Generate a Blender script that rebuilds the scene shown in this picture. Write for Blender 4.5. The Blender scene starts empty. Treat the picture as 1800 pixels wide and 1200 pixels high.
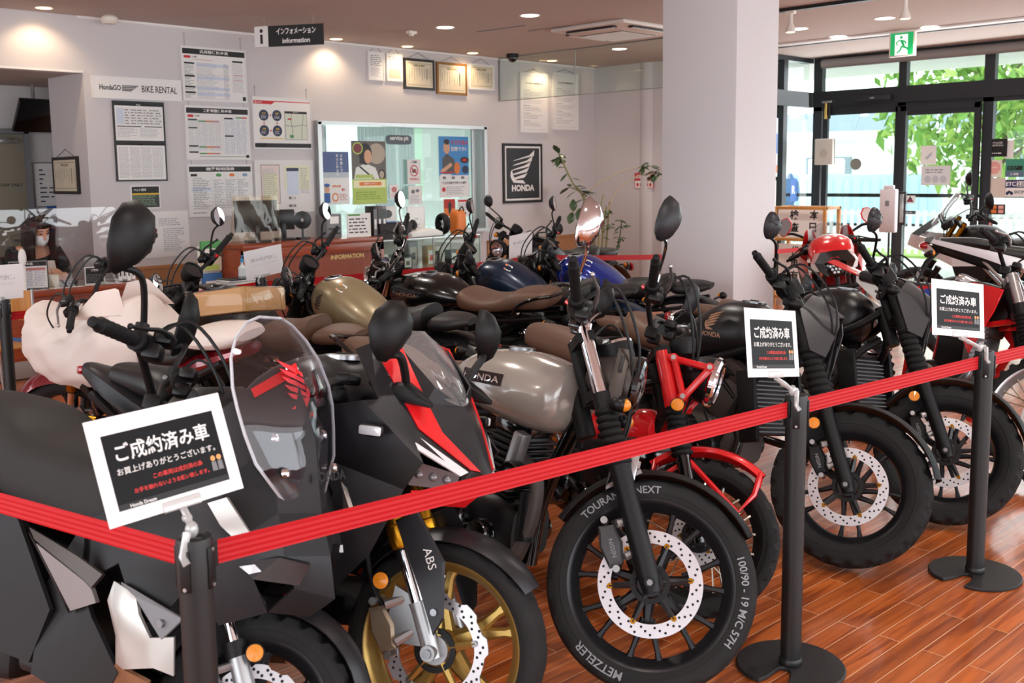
import bpy, bmesh, math, random
from math import sin, cos, pi, radians as rad, atan2, sqrt
from mathutils import Matrix, Vector, Euler
random.seed(7)
S = bpy.context.scene
COL = S.collection
D = bpy.data

# ------------------------------------------------------------------ camera
def hexlin(h):
    h = h.lstrip('#')
    c = [int(h[i:i + 2], 16) / 255 for i in (0, 2, 4)]
    return tuple((x / 12.92 if x <= 0.04045 else ((x + 0.055) / 1.055) ** 2.4) for x in c) + (1.0,)

cam = D.objects.new('camera', D.cameras.new('camera'))
COL.objects.link(cam)
S.camera = cam
cam.data.sensor_width = 36
cam.data.lens = 36.0
cam.data.shift_y = -70 / 1800
yaw, pitch, roll = rad(44.56), rad(7.07), rad(0.70)
F = Vector((cos(yaw) * cos(pitch), sin(yaw) * cos(pitch), -sin(pitch)))
R0 = Vector((sin(yaw), -cos(yaw), 0)); D0 = F.cross(R0)
Rr = R0 * cos(roll) + D0 * sin(roll); Dd = -R0 * sin(roll) + D0 * cos(roll)
M = Matrix((Rr, -Dd, -F)).transposed().to_4x4(); M.translation = (0, 0, 1.62)
cam.matrix_world = M
cam.data.clip_end = 300
cam.data.dof.use_dof = True
cam.data.dof.focus_distance = 4.2
cam.data.dof.aperture_fstop = 6.3

S.view_settings.view_transform = 'Standard'
S.view_settings.look = 'None'
S.view_settings.gamma = 1
S.view_settings.exposure = 0.0
S.view_settings.use_curve_mapping = False

S.cycles.transparent_max_bounces = 24
# ------------------------------------------------------------------ daylight
W = D.worlds.new('world'); S.world = W; W.use_nodes = True
bg = W.node_tree.nodes['Background']
bg.inputs[0].default_value = (0.86, 0.93, 1.0, 1); bg.inputs[1].default_value = 3.2

def area(name, loc, target, sx, sy, watt, col=(1, 1, 1), spread=pi):
    l = D.lights.new(name, 'AREA'); l.shape = 'RECTANGLE'; l.size = sx; l.size_y = sy
    l.energy = watt; l.color = col; l.spread = spread
    o = D.objects.new(name, l); COL.objects.link(o); o.location = loc
    o.rotation_euler = (Vector(target) - Vector(loc)).to_track_quat('-Z', 'Y').to_euler()
    return o
sun = D.lights.new('sun', 'SUN'); sun.energy = 3.0; sun.angle = 0.2; sun.color = (1, .97, .92)
so = D.objects.new('sun', sun); COL.objects.link(so); so.rotation_euler = (rad(38), rad(12), rad(-20))
# daylight arriving through the glass front, and through the street windows behind the viewer
area('daylight_front', (12.5, 3.8, 1.7), (4, 4.5, 1.0), 7.0, 2.6, 170, (.95, .98, 1))
area('daylight_street', (4.2, -3.6, 1.75), (4.2, 4, 0.9), 11.0, 2.5, 190, (.97, .99, 1))
area('daylight_side', (-3.6, 3.2, 1.8), (4, 4, 0.9), 7.0, 2.4, 110, (1, 1, 1))
area('daylight_pit', (8.0, 12.3, 2.2), (7.9, 9.5, 1.5), 3.5, 2.0, 60, (.93, 1, .98))
# ------------------------------------------------------------------ materials
MATS = {}
def mat(name, col, rough=.5, metal=0., coat=0., emit=None, es=1., spec=.5, noise=0., alpha=1., bump=0., bscale=200.):
    if name in MATS: return MATS[name]
    m = D.materials.new(name); m.use_nodes = True; nt = m.node_tree
    b = nt.nodes['Principled BSDF']
    c = hexlin(col) if isinstance(col, str) else tuple(col) + ((1,) if len(col) == 3 else ())
    b.inputs['Base Color'].default_value = c
    b.inputs['Roughness'].default_value = rough; b.inputs['Metallic'].default_value = metal
    b.inputs['Coat Weight'].default_value = coat; b.inputs['Coat Roughness'].default_value = .04
    b.inputs['Specular IOR Level'].default_value = spec
    if emit:
        b.inputs['Emission Color'].default_value = hexlin(emit); b.inputs['Emission Strength'].default_value = es
    if noise or bump:
        tc = nt.nodes.new('ShaderNodeTexCoord'); n = nt.nodes.new('ShaderNodeTexNoise')
        n.inputs['Scale'].default_value = bscale; n.inputs['Detail'].default_value = 3
        nt.links.new(tc.outputs['Object'], n.inputs['Vector'])
        if noise:
            r = nt.nodes.new('ShaderNodeMapRange'); r.inputs[3].default_value = max(0, rough - noise); r.inputs[4].default_value = min(1, rough + noise)
            nt.links.new(n.outputs[0], r.inputs[0]); nt.links.new(r.outputs[0], b.inputs['Roughness'])
        if bump:
            bp = nt.nodes.new('ShaderNodeBump'); bp.inputs['Strength'].default_value = bump; bp.inputs['Distance'].default_value = .002
            nt.links.new(n.outputs[0], bp.inputs['Height']); nt.links.new(bp.outputs[0], b.inputs['Normal'])
    MATS[name] = m
    return m

def glassmat(name, tint='#ffffff', refl=.06, rough=.0, opac=0.):
    """thin clear sheet: mostly transparent, mirror-like at grazing angles"""
    if name in MATS: return MATS[name]
    m = D.materials.new(name); m.use_nodes = True; nt = m.node_tree; nt.nodes.clear()
    o = nt.nodes.new('ShaderNodeOutputMaterial'); t = nt.nodes.new('ShaderNodeBsdfTransparent'); g = nt.nodes.new('ShaderNodeBsdfGlossy')
    t.inputs[0].default_value = hexlin(tint); g.inputs['Roughness'].default_value = rough
    lw = nt.nodes.new('ShaderNodeFresnel'); ge = nt.nodes.new('ShaderNodeNewGeometry')
    io = nt.nodes.new('ShaderNodeMapRange'); io.inputs[3].default_value = 1.4; io.inputs[4].default_value = 1 / 1.4
    nt.links.new(ge.outputs['Backfacing'], io.inputs[0]); nt.links.new(io.outputs[0], lw.inputs[0])
    mr = nt.nodes.new('ShaderNodeMath'); mr.operation = 'ADD'; mr.inputs[1].default_value = refl - .05; mr.use_clamp = True
    nt.links.new(lw.outputs[0], mr.inputs[0])
    mx = nt.nodes.new('ShaderNodeMixShader'); nt.links.new(mr.outputs[0], mx.inputs[0])
    nt.links.new(t.outputs[0], mx.inputs[1]); nt.links.new(g.outputs[0], mx.inputs[2])
    last = mx
    if opac:
        d = nt.nodes.new('ShaderNodeBsdfDiffuse'); d.inputs[0].default_value = (.9, .9, .9, 1)
        m2 = nt.nodes.new('ShaderNodeMixShader'); m2.inputs[0].default_value = opac
        nt.links.new(mx.outputs[0], m2.inputs[1]); nt.links.new(d.outputs[0], m2.inputs[2]); last = m2
    nt.links.new(last.outputs[0], o.inputs[0]); MATS[name] = m
    return m

# ------------------------------------------------------------------ mesh builder
def vsub(a, b): return Vector(a) - Vector(b)
def frame(d):
    d = Vector(d).normalized(); u = Vector((0, 0, 1)) if abs(d.z) < .9 else Vector((1, 0, 0))
    x = u.cross(d).normalized(); y = d.cross(x); return x, y, d
def smooth(pts, k=6):
    """Catmull-Rom through the points"""
    P = [Vector(p) for p in pts]
    if len(P) < 3: return P
    out = []
    for i in range(len(P) - 1):
        p0 = P[i - 1] if i else P[0] * 2 - P[1]
        p1, p2 = P[i], P[i + 1]
        p3 = P[i + 2] if i + 2 < len(P) else P[-1] * 2 - P[-2]
        for j in range(k):
            t = j / k
            out.append(.5 * ((2 * p1) + (p2 - p0) * t + (2 * p0 - 5 * p1 + 4 * p2 - p3) * t * t + (3 * p1 - p0 - 3 * p2 + p3) * t ** 3))
    out.append(P[-1]); return out

class MB:
    def __init__(s, T=None):
        s.v = []; s.f = []; s.mi = []; s.mats = []; s.T = T or Matrix()
    def _m(s, m):
        if m not in s.mats: s.mats.append(m)
        return s.mats.index(m)
    def add(s, vs, fs, m, T=None):
        o = len(s.v); X = s.T @ T if T else s.T
        s.v += [X @ Vector(p) for p in vs]
        k = s._m(m)
        for f in fs: s.f.append([i + o for i in f]); s.mi.append(k)
        return s
    def box(s, c, d, m, bev=0., rot=None, T=None):
        x, y, z = d[0] / 2, d[1] / 2, d[2] / 2
        X = Matrix.Translation(c) @ (Euler([rad(a) for a in rot]).to_matrix().to_4x4() if rot else Matrix())
        if T: X = T @ X
        if bev <= 0:
            v = [(a * x, b * y, e * z) for a in (-1, 1) for b in (-1, 1) for e in (-1, 1)]
            return s.add(v, [(0, 1, 3, 2), (4, 6, 7, 5), (0, 4, 5, 1), (2, 3, 7, 6), (0, 2, 6, 4), (1, 5, 7, 3)], m, X)
        bm = bmesh.new(); bmesh.ops.create_cube(bm, size=1)
        for q in bm.verts: q.co = Vector((q.co.x * d[0], q.co.y * d[1], q.co.z * d[2]))
        bmesh.ops.bevel(bm, geom=bm.edges[:], offset=min(bev, x * .98, y * .98, z * .98), segments=2, profile=.5, affect='EDGES')
        bm.verts.index_update()
        v = [q.co.copy() for q in bm.verts]; f = [[q.index for q in g.verts] for g in bm.faces]; bm.free()
        return s.add(v, f, m, X)
    def cyl(s, p0, p1, r0, m, r1=None, n=12, caps=True):
        return s.tube([p0, p1], [r0, r0 if r1 is None else r1], m, n=n, caps=caps)
    def tube(s, pts, r, m, n=8, caps=True, k=0, closed=False):
        P = smooth(pts, k) if k else [Vector(p) for p in pts]
        if not isinstance(r, (list, tuple)): rr = [r] * len(P)
        elif len(r) == len(P): rr = list(r)
        else: rr = [r[0] + (r[-1] - r[0]) * i / (len(P) - 1) if len(r) == 2 else r[min(len(r) - 1, int(i * (len(r) - 1) / (len(P) - 1) + .5))] for i in range(len(P))]
        v = []; f = []; L = len(P); X = None
        for i, p in enumerate(P):
            if closed: d = P[(i + 1) % L] - P[i - 1]
            else: d = P[min(i + 1, L - 1)] - P[max(i - 1, 0)]
            if d.length < 1e-9: d = Vector((0, 0, 1))
            d.normalize()
            if X is None: X, Y, _ = frame(d)
            else:
                X = (X - d * X.dot(d)); X = X.normalized() if X.length > 1e-6 else frame(d)[0]
                Y = d.cross(X)
            for j in range(n):
                a = 2 * pi * j / n; v.append(p + (X * cos(a) + Y * sin(a)) * rr[i])
        for i in range(L if closed else L - 1):
            for j in range(n):
                a = i * n + j; b = i * n + (j + 1) % n; c = ((i + 1) % L) * n + (j + 1) % n; e = ((i + 1) % L) * n + j
                f.append((a, b, c, e))
        if caps and not closed: f.append(tuple(range(n - 1, -1, -1))); f.append(tuple((L - 1) * n + j for j in range(n)))
        return s.add(v, f, m)
    def lathe(s, prof, o, ax, m, n=24, a0=0., a1=2 * pi, up=None):
        """profile of (radius, height along axis)"""
        ax = Vector(ax).normalized(); x, y, _ = frame(ax)
        if up is not None:
            y = Vector(up) - ax * Vector(up).dot(ax); y.normalize(); x = y.cross(ax)
        full = abs(a1 - a0 - 2 * pi) < 1e-6; N = n if full else n + 1
        v = []; f = []; o = Vector(o); P = len(prof)
        for j in range(N):
            a = a0 + (a1 - a0) * j / n; e = x * cos(a) + y * sin(a)
            for r, h in prof: v.append(o + e * r + ax * h)
        for j in range(n):
            k = (j + 1) % N
            for i in range(P - 1): f.append((j * P + i, k * P + i, k * P + i + 1, j * P + i + 1))
        return s.add(v, f, m)
    def disc(s, c, ax, r, m, n=16):
        x, y, _ = frame(ax); c = Vector(c)
        return s.add([c + (x * cos(2 * pi * j / n) + y * sin(2 * pi * j / n)) * r for j in range(n)], [tuple(range(n))], m)
    def ell(s, c, r, m, nu=16, nv=10, rot=None, T=None):
        v = []; f = []
        X = Matrix.Translation(c) @ (Euler([rad(a) for a in rot]).to_matrix().to_4x4() if rot else Matrix())
        if T: X = T @ X
        for i in range(nv + 1):
            t = pi * i / nv
            for j in range(nu):
                p = 2 * pi * j / nu; v.append((r[0] * sin(t) * cos(p), r[1] * sin(t) * sin(p), r[2] * cos(t)))
        for i in range(nv):
            for j in range(nu):
                a = i * nu + j; b = i * nu + (j + 1) % nu; f.append((a, a + nu, b + nu, b))
        return s.add(v, f, m, X)
    def loft(s, rings, m, caps=True, closed=True):
        n = len(rings[0]); v = [p for r in rings for p in r]; f = []
        for i in range(len(rings) - 1):
            for j in range(n if closed else n - 1):
                f.append((i * n + j, i * n + (j + 1) % n, (i + 1) * n + (j + 1) % n, (i + 1) * n + j))
        if caps: f.append(tuple(range(n - 1, -1, -1))); f.append(tuple((len(rings) - 1) * n + j for j in range(n)))
        return s.add(v, f, m)
    def body(s, secs, m, n=20, k=4, e=2.4, caps=True, ay=0.):
        """loft along x: each section (x, zbottom, ztop, halfwidth, zwidest[0..1]); smooth between sections"""
        Q = smooth([Vector((a, 0, 0)) for a in range(2)], 1) if 0 else None
        pts = [Vector(q[:3]) for q in secs]; ext = [Vector((q[3], q[4] if len(q) > 4 else .45, q[5] if len(q) > 5 else 0)) for q in secs]
        P = smooth(pts, k) if k > 1 else pts; E = smooth(ext, k) if k > 1 else ext
        rings = []
        for p, w in zip(P, E):
            zc = p.y + (p.z - p.y) * w.y; ring = []
            for j in range(n):
                a = 2 * pi * j / n; c, q = cos(a), sin(a)
                yy = max(w.x, .001) * (abs(c) ** (2 / e)) * (1 if c >= 0 else -1)
                hh = (p.z - zc) if q >= 0 else (zc - p.y)
                ring.append((p.x, ay + w.z + yy, zc + hh * (abs(q) ** (2 / e)) * (1 if q >= 0 else -1)))
            rings.append(ring)
        return s.loft(rings, m, caps)
    def prism(s, poly, y0, y1, m, bev=0., ax='y', T=None):
        """polygon in (x,z) extruded along y (or 'z': polygon in (x,y) along z; 'x': (y,z) along x)"""
        n = len(poly); area2 = sum(poly[i][0] * poly[(i + 1) % n][1] - poly[(i + 1) % n][0] * poly[i][1] for i in range(n))
        P = list(poly) if area2 > 0 else list(poly)[::-1]
        def inset(d):
            out = []
            for i in range(n):
                a, b, c = Vector(P[i - 1]), Vector(P[i]), Vector(P[(i + 1) % n])
                e1 = (b - a); e2 = (c - b)
                if e1.length < 1e-9 or e2.length < 1e-9: out.append(b); continue
                e1.normalize(); e2.normalize()
                n1 = Vector((-e1.y, e1.x)); n2 = Vector((-e2.y, e2.x)); mm = n1 + n2
                if mm.length < 1e-6: out.append(b); continue
                mm.normalize(); q = d / max(.35, mm.dot(n1)); out.append(b + mm * q)
            return out
        lv = [(P, y0), (P, y1)] if bev <= 0 else [(inset(bev), y0), (P, y0 + (bev if y1 > y0 else -bev)), (P, y1 - (bev if y1 > y0 else -bev)), (inset(bev), y1)]
        mk = {'y': lambda p, t: (p[0], t, p[1]), 'z': lambda p, t: (p[0], p[1], t), 'x': lambda p, t: (t, p[0], p[1])}[ax]
        v = [mk(p, t) for L, t in lv for p in L]; f = []
        for i in range(len(lv) - 1):
            for j in range(n): f.append((i * n + j, i * n + (j + 1) % n, (i + 1) * n + (j + 1) % n, (i + 1) * n + j))
        f.append(tuple(range(n - 1, -1, -1))); f.append(tuple((len(lv) - 1) * n + j for j in range(n)))
        return s.add(v, f, m, T)
    def shell(s, grid, th, m):
        """thick sheet from a grid of points (rows of equal length)"""
        R, C = len(grid), len(grid[0]); G = [[Vector(p) for p in r] for r in grid]
        N = []
        for i in range(R):
            for j in range(C):
                a = G[min(i + 1, R - 1)][j] - G[max(i - 1, 0)][j]; b = G[i][min(j + 1, C - 1)] - G[i][max(j - 1, 0)]
                q = a.cross(b); N.append(q.normalized() if q.length > 1e-12 else Vector((0, 0, 1)))
        v = [p for r in G for p in r]; v += [p - q * th for p, q in zip(v[:], N)]
        K = R * C; f = []
        for i in range(R - 1):
            for j in range(C - 1):
                a, b, c, e = i * C + j, i * C + j + 1, (i + 1) * C + j + 1, (i + 1) * C + j
                f += [(a, e, c, b), (a + K, b + K, c + K, e + K)]
        edge = [j for j in range(C)] + [i * C + C - 1 for i in range(1, R)] + [(R - 1) * C + j for j in range(C - 2, -1, -1)] + [i * C for i in range(R - 2, 0, -1)]
        for i in range(len(edge)):
            a, b = edge[i], edge[(i + 1) % len(edge)]; f.append((a, b, b + K, a + K))
        return s.add(v, f, m)
    def quad(s, a, b, c, d, m): return s.add([a, b, c, d], [(0, 1, 2, 3)], m)
    def build(s, name, parent=None, loc=None, ang=38, flat=False):
        me = D.meshes.new(name); me.from_pydata([tuple(p) for p in s.v], [], s.f)
        for m in s.mats: me.materials.append(m)
        me.polygons.foreach_set('material_index', s.mi)
        bm = bmesh.new(); bm.from_mesh(me); bmesh.ops.recalc_face_normals(bm, faces=bm.faces[:]); bm.to_mesh(me); bm.free()
        if not flat:
            me.polygons.foreach_set('use_smooth', [True] * len(me.polygons)); me.set_sharp_from_angle(angle=rad(ang))
        me.update()
        o = D.objects.new(name, me); COL.objects.link(o)
        if parent: o.parent = parent
        if loc: o.location = loc
        return o

def tag(o, label=None, cat=None, group=None, kind=None):
    if label: o['label'] = label
    if cat: o['category'] = cat
    if group: o['group'] = group
    if kind: o['kind'] = kind
    return o
def empty(name, loc=(0, 0, 0), rot=(0, 0, 0), label=None, cat=None, group=None):
    o = D.objects.new(name, None); COL.objects.link(o); o.location = loc; o.rotation_euler = [rad(a) for a in rot]
    o.empty_display_size = .1
    return tag(o, label, cat, group)
def dup(o, parent=None):
    c = o.copy(); COL.objects.link(c)
    if parent: c.parent = parent
    for ch in o.children: dup(ch, c)
    return c

# lettering: the glyph outlines of the default font as plain mesh, lower left at 0,0 in the x-y plane
TXT = {}
def glyphs(body, bold=0.):
    if (body, bold) in TXT: return TXT[(body, bold)]
    cu = D.curves.new('lettering', 'FONT'); cu.body = body; cu.size = 1; cu.resolution_u = 3; cu.offset = bold
    ob = D.objects.new('lettering', cu); COL.objects.link(ob)
    dg = bpy.context.evaluated_depsgraph_get(); dg.update()
    me = ob.evaluated_get(dg).to_mesh()
    v = [p.co.copy() for p in me.vertices]; f = [list(p.vertices) for p in me.polygons]
    ob.evaluated_get(dg).to_mesh_clear(); D.objects.remove(ob); D.curves.remove(cu)
    if v:
        x0 = min(p.x for p in v); y0 = min(p.y for p in v); x1 = max(p.x for p in v); y1 = max(p.y for p in v)
        v = [Vector((p.x - x0, p.y - y0, 0)) for p in v]
    else: x0 = y0 = x1 = y1 = 0
    TXT[(body, bold)] = (v, f, max(x1 - x0, 1e-6), max(y1 - y0, 1e-6)); return TXT[(body, bold)]
def text(mb, body, m, O, X, Y, w=None, h=None, off=.0015, bold=0., align='l', fit=False):
    """write body with its lower-left at O; X, Y unit directions; given width and/or height"""
    v, f, tw, th = glyphs(body, bold)
    X = Vector(X); Y = Vector(Y); N = X.cross(Y).normalized(); O = Vector(O)
    sx = (w / tw) if w else (h / th); sy = (h / th) if h else sx
    if align == 'c': O = O - X * (tw * sx / 2)
    if align == 'r': O = O - X * (tw * sx)
    mb.add([O + X * (p.x * sx) + Y * (p.y * sy) + N * off for p in v], f, m)
def rect(mb, O, X, Y, x0, y0, x1, y1, m, off=.001):
    X = Vector(X); Y = Vector(Y); N = X.cross(Y).normalized(); O = Vector(O) + N * off
    mb.add([O + X * x0 + Y * y0, O + X * x1 + Y * y0, O + X * x1 + Y * y1, O + X * x0 + Y * y1], [(0, 1, 2, 3)], m)
def poly(mb, O, X, Y, pts, m, off=.001):
    X = Vector(X); Y = Vector(Y); N = X.cross(Y).normalized(); O = Vector(O) + N * off
    mb.add([O + X * a + Y * b for a, b in pts], [tuple(range(len(pts)))], m)
def blob(mb, O, X, Y, cx, cy, rx, ry, m, off=.001, n=18):
    poly(mb, O, X, Y, [(cx + rx * cos(2 * pi * i / n), cy + ry * sin(2 * pi * i / n)) for i in range(n)], m, off)

# common materials
WHITE = mat('white_paper', '#e9e8e6', .6); INK = mat('black_ink', '#101012', .5); GREY = mat('grey_ink', '#77787c', .6)
RED = mat('red_ink', '#c81f26', .5); SILV = mat('satin_metal', '#b9b9bb', .3, .9); CHROME = mat('chrome', '#e6e6ea', .08, 1.)
BLK = mat('black_plastic', '#0c0c0e', .4, spec=.35, noise=.06); BLKM = mat('matt_black', '#0d0d0f', .5, spec=.3, noise=.08)
BLKG = mat('gloss_black', '#08080a', .12, coat=.5); RUB = mat('rubber', '#101012', .65, spec=.25, bump=.15, bscale=90)
DGREY = mat('dark_grey_plastic', '#242428', .45, spec=.35); STEEL = mat('steel', '#8f9094', .35, 1.)
AMBER = mat('amber_reflector', '#e88a10', .2, coat=.6, bump=.5, bscale=500); REDP = mat('red_paint', '#d51a1f', .2, coat=.6)
FR = (1, 0, 0); UP = (0, 0, 1)
# ------------------------------------------------------------------ the room
WALLC = mat('wall_paint', '#cfcbcc', .75, spec=.25, bump=.05, bscale=300)
CEILC = mat('ceiling_paint', '#bfb2ab', .85, spec=.2)
COLC = mat('column_paint', '#dcd8da', .7, spec=.25, bump=.04, bscale=120)
ALU = mat('dark_aluminium', '#2d3034', .4, .3)
ALUL = mat('light_aluminium', '#b6b8b8', .35, .7)
WOODP = mat('light_wood_panel', '#b9855a', .5)
CLEAR = glassmat('clear_glass', '#f4faf7', .05)
ACRY = glassmat('acrylic_sheet', '#ffffff', .07)

def wood(name, c1, c2, seam, pw, pl, rough, gloss, ang=0., scale=1., seamw=.02):
    m = D.materials.new(name); m.use_nodes = True; nt = m.node_tree; L = nt.links; N = nt.nodes.new
    b = nt.nodes['Principled BSDF']
    tc = N('ShaderNodeTexCoord'); mp = N('ShaderNodeMapping'); mp.inputs['Rotation'].default_value = (0, 0, rad(ang)); L.new(tc.outputs['Object'], mp.inputs[0])
    br = N('ShaderNodeTexBrick'); br.inputs['Scale'].default_value = 1.; br.inputs['Brick Width'].default_value = pl; br.inputs['Row Height'].default_value = pw
    br.inputs['Mortar Size'].default_value = seamw * pw; br.inputs['Mortar Smooth'].default_value = .1; br.offset = .37
    br.inputs['Color1'].default_value = (.1, .1, .1, 1); br.inputs['Color2'].default_value = (.9, .9, .9, 1); br.inputs['Mortar'].default_value = (.5, .5, .5, 1)
    L.new(mp.outputs[0], br.inputs[0])
    # grain: stretched noise shifted per plank
    sc = N('ShaderNodeVectorMath'); sc.operation = 'MULTIPLY'; sc.inputs[1].default_value = (1.6 * scale, 26 * scale, 1); L.new(mp.outputs[0], sc.inputs[0])
    sh = N('ShaderNodeVectorMath'); sh.operation = 'ADD'; L.new(sc.outputs[0], sh.inputs[0])
    mul = N('ShaderNodeVectorMath'); mul.operation = 'SCALE'; mul.inputs[3].default_value = 37.; L.new(br.outputs[0], mul.inputs[0]); L.new(mul.outputs[0], sh.inputs[1])
    ns = N('ShaderNodeTexNoise'); ns.inputs['Scale'].default_value = 1.; ns.inputs['Detail'].default_value = 5; ns.inputs['Distortion'].default_value = 1.3; L.new(sh.outputs[0], ns.inputs[0])
    cr = N('ShaderNodeValToRGB'); e = cr.color_ramp.elements
    e[0].position = .3; e[0].color = hexlin(c2); e[1].position = .62; e[1].color = hexlin(c1); L.new(ns.outputs[0], cr.inputs[0])
    hv = N('ShaderNodeHueSaturation'); mr = N('ShaderNodeMapRange'); mr.inputs[3].default_value = .78; mr.inputs[4].default_value = 1.2
    L.new(br.outputs[0], mr.inputs[0]); L.new(mr.outputs[0], hv.inputs['Value']); L.new(cr.outputs[0], hv.inputs['Color'])
    mx = N('ShaderNodeMix'); mx.data_type = 'RGBA'; L.new(br.outputs['Fac'], mx.inputs[0]); L.new(hv.outputs[0], mx.inputs[6]); mx.inputs[7].default_value = hexlin(seam)
    L.new(mx.outputs[2], b.inputs['Base Color']); b.inputs['Roughness'].default_value = rough
    b.inputs['Coat Weight'].default_value = gloss; b.inputs['Coat Roughness'].default_value = .12
    bp = N('ShaderNodeBump'); bp.inputs['Strength'].default_value = .25; bp.inputs['Distance'].default_value = .002; bp.invert = True
    L.new(br.outputs['Fac'], bp.inputs['Height']); L.new(bp.outputs[0], b.inputs['Normal'])
    return m
FLOORM = wood('floor_planks', '#c4682f', '#7d3718', '#e3b48c', .078, .9, .28, .5, ang=2.5)  # pale seam colour paints the glint along the plank bevels
WOODC = mat('counter_wood', '#7c3a22', .35, coat=.2)
def grain(name, c1, c2, rough=.4, axis=0, coat=.15):
    m = D.materials.new(name); m.use_nodes = True; nt = m.node_tree; L = nt.links; N = nt.nodes.new; b = nt.nodes['Principled BSDF']
    tc = N('ShaderNodeTexCoord'); sc = N('ShaderNodeVectorMath'); sc.operation = 'MULTIPLY'
    v = [14, 14, 14]; v[axis] = 1.2; sc.inputs[1].default_value = v; L.new(tc.outputs['Object'], sc.inputs[0])
    ns = N('ShaderNodeTexNoise'); ns.inputs['Scale'].default_value = 2.; ns.inputs['Detail'].default_value = 5; ns.inputs['Distortion'].default_value = .6; L.new(sc.outputs[0], ns.inputs[0])
    cr = N('ShaderNodeValToRGB'); e = cr.color_ramp.elements; e[0].position = .3; e[0].color = hexlin(c2); e[1].position = .7; e[1].color = hexlin(c1)
    L.new(ns.outputs[0], cr.inputs[0]); L.new(cr.outputs[0], b.inputs['Base Color']); b.inputs['Roughness'].default_value = rough; b.inputs['Coat Weight'].default_value = coat
    return m
CHERRY = grain('cherry_wood', '#a14a28', '#7c3118', .38, 0)
PINE = grain('pine_wood', '#c98f4a', '#a96f30', .5, 2)
WW, CH = 9.5, 3.1          # poster wall, ceiling height
GX = 12.8                  # glass front
def struct(mb, name, **k):
    o = mb.build(name, **k); o['kind'] = 'structure'; return o
def slab(name, c, d, m, bev=0.):
    return struct(MB().box(c, d, m, bev), name)
slab('floor', (4.4, 3.75, -.05), (17.4, 15.5, .1), FLOORM)
slab('ceiling', (4.4, 2.75, CH + .05), (16.8, 13.5, .1), CEILC)
# poster wall with the service window
mb = MB()
for x0, x1, z0, z1 in ((4.08, 6.6, 0, CH), (9.15, 11.35, 0, CH), (6.6, 9.15, 0, .92), (6.6, 9.15, 2.22, CH)):
    mb.box(((x0 + x1) / 2, WW + .07, (z0 + z1) / 2), (x1 - x0, .14, z1 - z0), WALLC)
struct(mb, 'wall_back')
mb = MB(); mb.box((0.04, WW + .07, (CH + 2.59) / 2), (8.08, .14, CH - 2.59), WALLC); struct(mb, 'wall_bulkhead')
slab('wall_recess_side', (4.15, 9.97, 1.3), (.14, .66, 2.6), WALLC)
slab('wall_recess_back', (3.0, 11.37, 1.3), (10, .14, 2.62), WALLC)
slab('ceiling_recess', (3.0, 10.48, 2.64), (10, 1.9, .08), CEILC)
slab('wall_recess_left', (-1.9, 10.4, 1.3), (.1, 1.9, 2.6), WALLC)
slab('wall_far', (11.42, 9.1, CH / 2), (.14, .94, CH), WALLC)
mb = MB(); mb.cyl((11.45, 8.6, 0), (11.45, 8.6, CH), .13, WALLC, n=24); struct(mb, 'wall_far_pilaster')
slab('wall_far_return', (11.45, 7.75, CH / 2), (.14, 1.6, CH), WALLC)
# walls behind the viewer, with their windows
mb = MB()
mb.box((-4.05, 2.6, .3), (.1, 13.8, .6), WALLC); mb.box((-4.05, 2.6, 2.98), (.1, 13.8, .24), WALLC)
for y in (-3.9, 8.3): mb.box((-4.05, y, 1.6), (.1, 2.4 if y > 0 else .6, 2), WALLC)
struct(mb, 'wall_left')
mb = MB(); mb.box((4.4, -4.05, .2), (17, .1, .4), WALLC); mb.box((4.4, -4.05, 3.0), (17, .1, .2), WALLC)
for x in (-3, 1.2, 6.6, 11.8): mb.box((x, -4.05, 1.6), (.5, .1, 2.6), WALLC)
struct(mb, 'wall_street')
# square column
mb = MB(); mb.box((7.06, 4.61, CH / 2), (.60, .68, CH), COLC, .006); struct(mb, 'column')
# wood dado along the poster wall
mb = MB()
for x0, x1 in ((4.09, 6.6), (9.2, 11.34)): mb.box(((x0 + x1) / 2, WW - .012, .38), (x1 - x0, .024, .76), WOODP); mb.box(((x0 + x1) / 2, WW - .018, .765), (x1 - x0, .036, .03), WOODP)
struct(mb, 'trim_1')
mb = MB(); mb.box((7.7, WW - .01, CH - .012), (7.3, .02, .024), WHITE); struct(mb, 'trim_2')
mb = MB(); mb.box((0.04, WW - .005, 2.6), (8.08, .012, .02), WHITE); struct(mb, 'trim_3')
# service window: frame, two sliding panes
mb = MB(); fz = (.92, 2.22)
for x in (6.61, 9.13): mb.box((x, WW + .02, 1.57), (.05, .2, 1.3), ALUL)
mb.box((7.87, WW + .02, 2.21), (2.56, .2, .04), ALUL); mb.box((7.87, WW + .0, .93), (2.56, .24, .04), ALUL); mb.box((9.03, WW + .05, 1.57), (.06, .03, 1.26), ALUL)
f = struct(mb, 'window_1')
mb = MB(); mb.box((7.22, WW + .06, 1.57), (1.2, .008, 1.26), CLEAR); mb.build('glass', f)
mb = MB(); mb.box((8.45, WW + .09, 1.57), (1.3, .008, 1.26), CLEAR); mb.build('glass', f)
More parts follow.
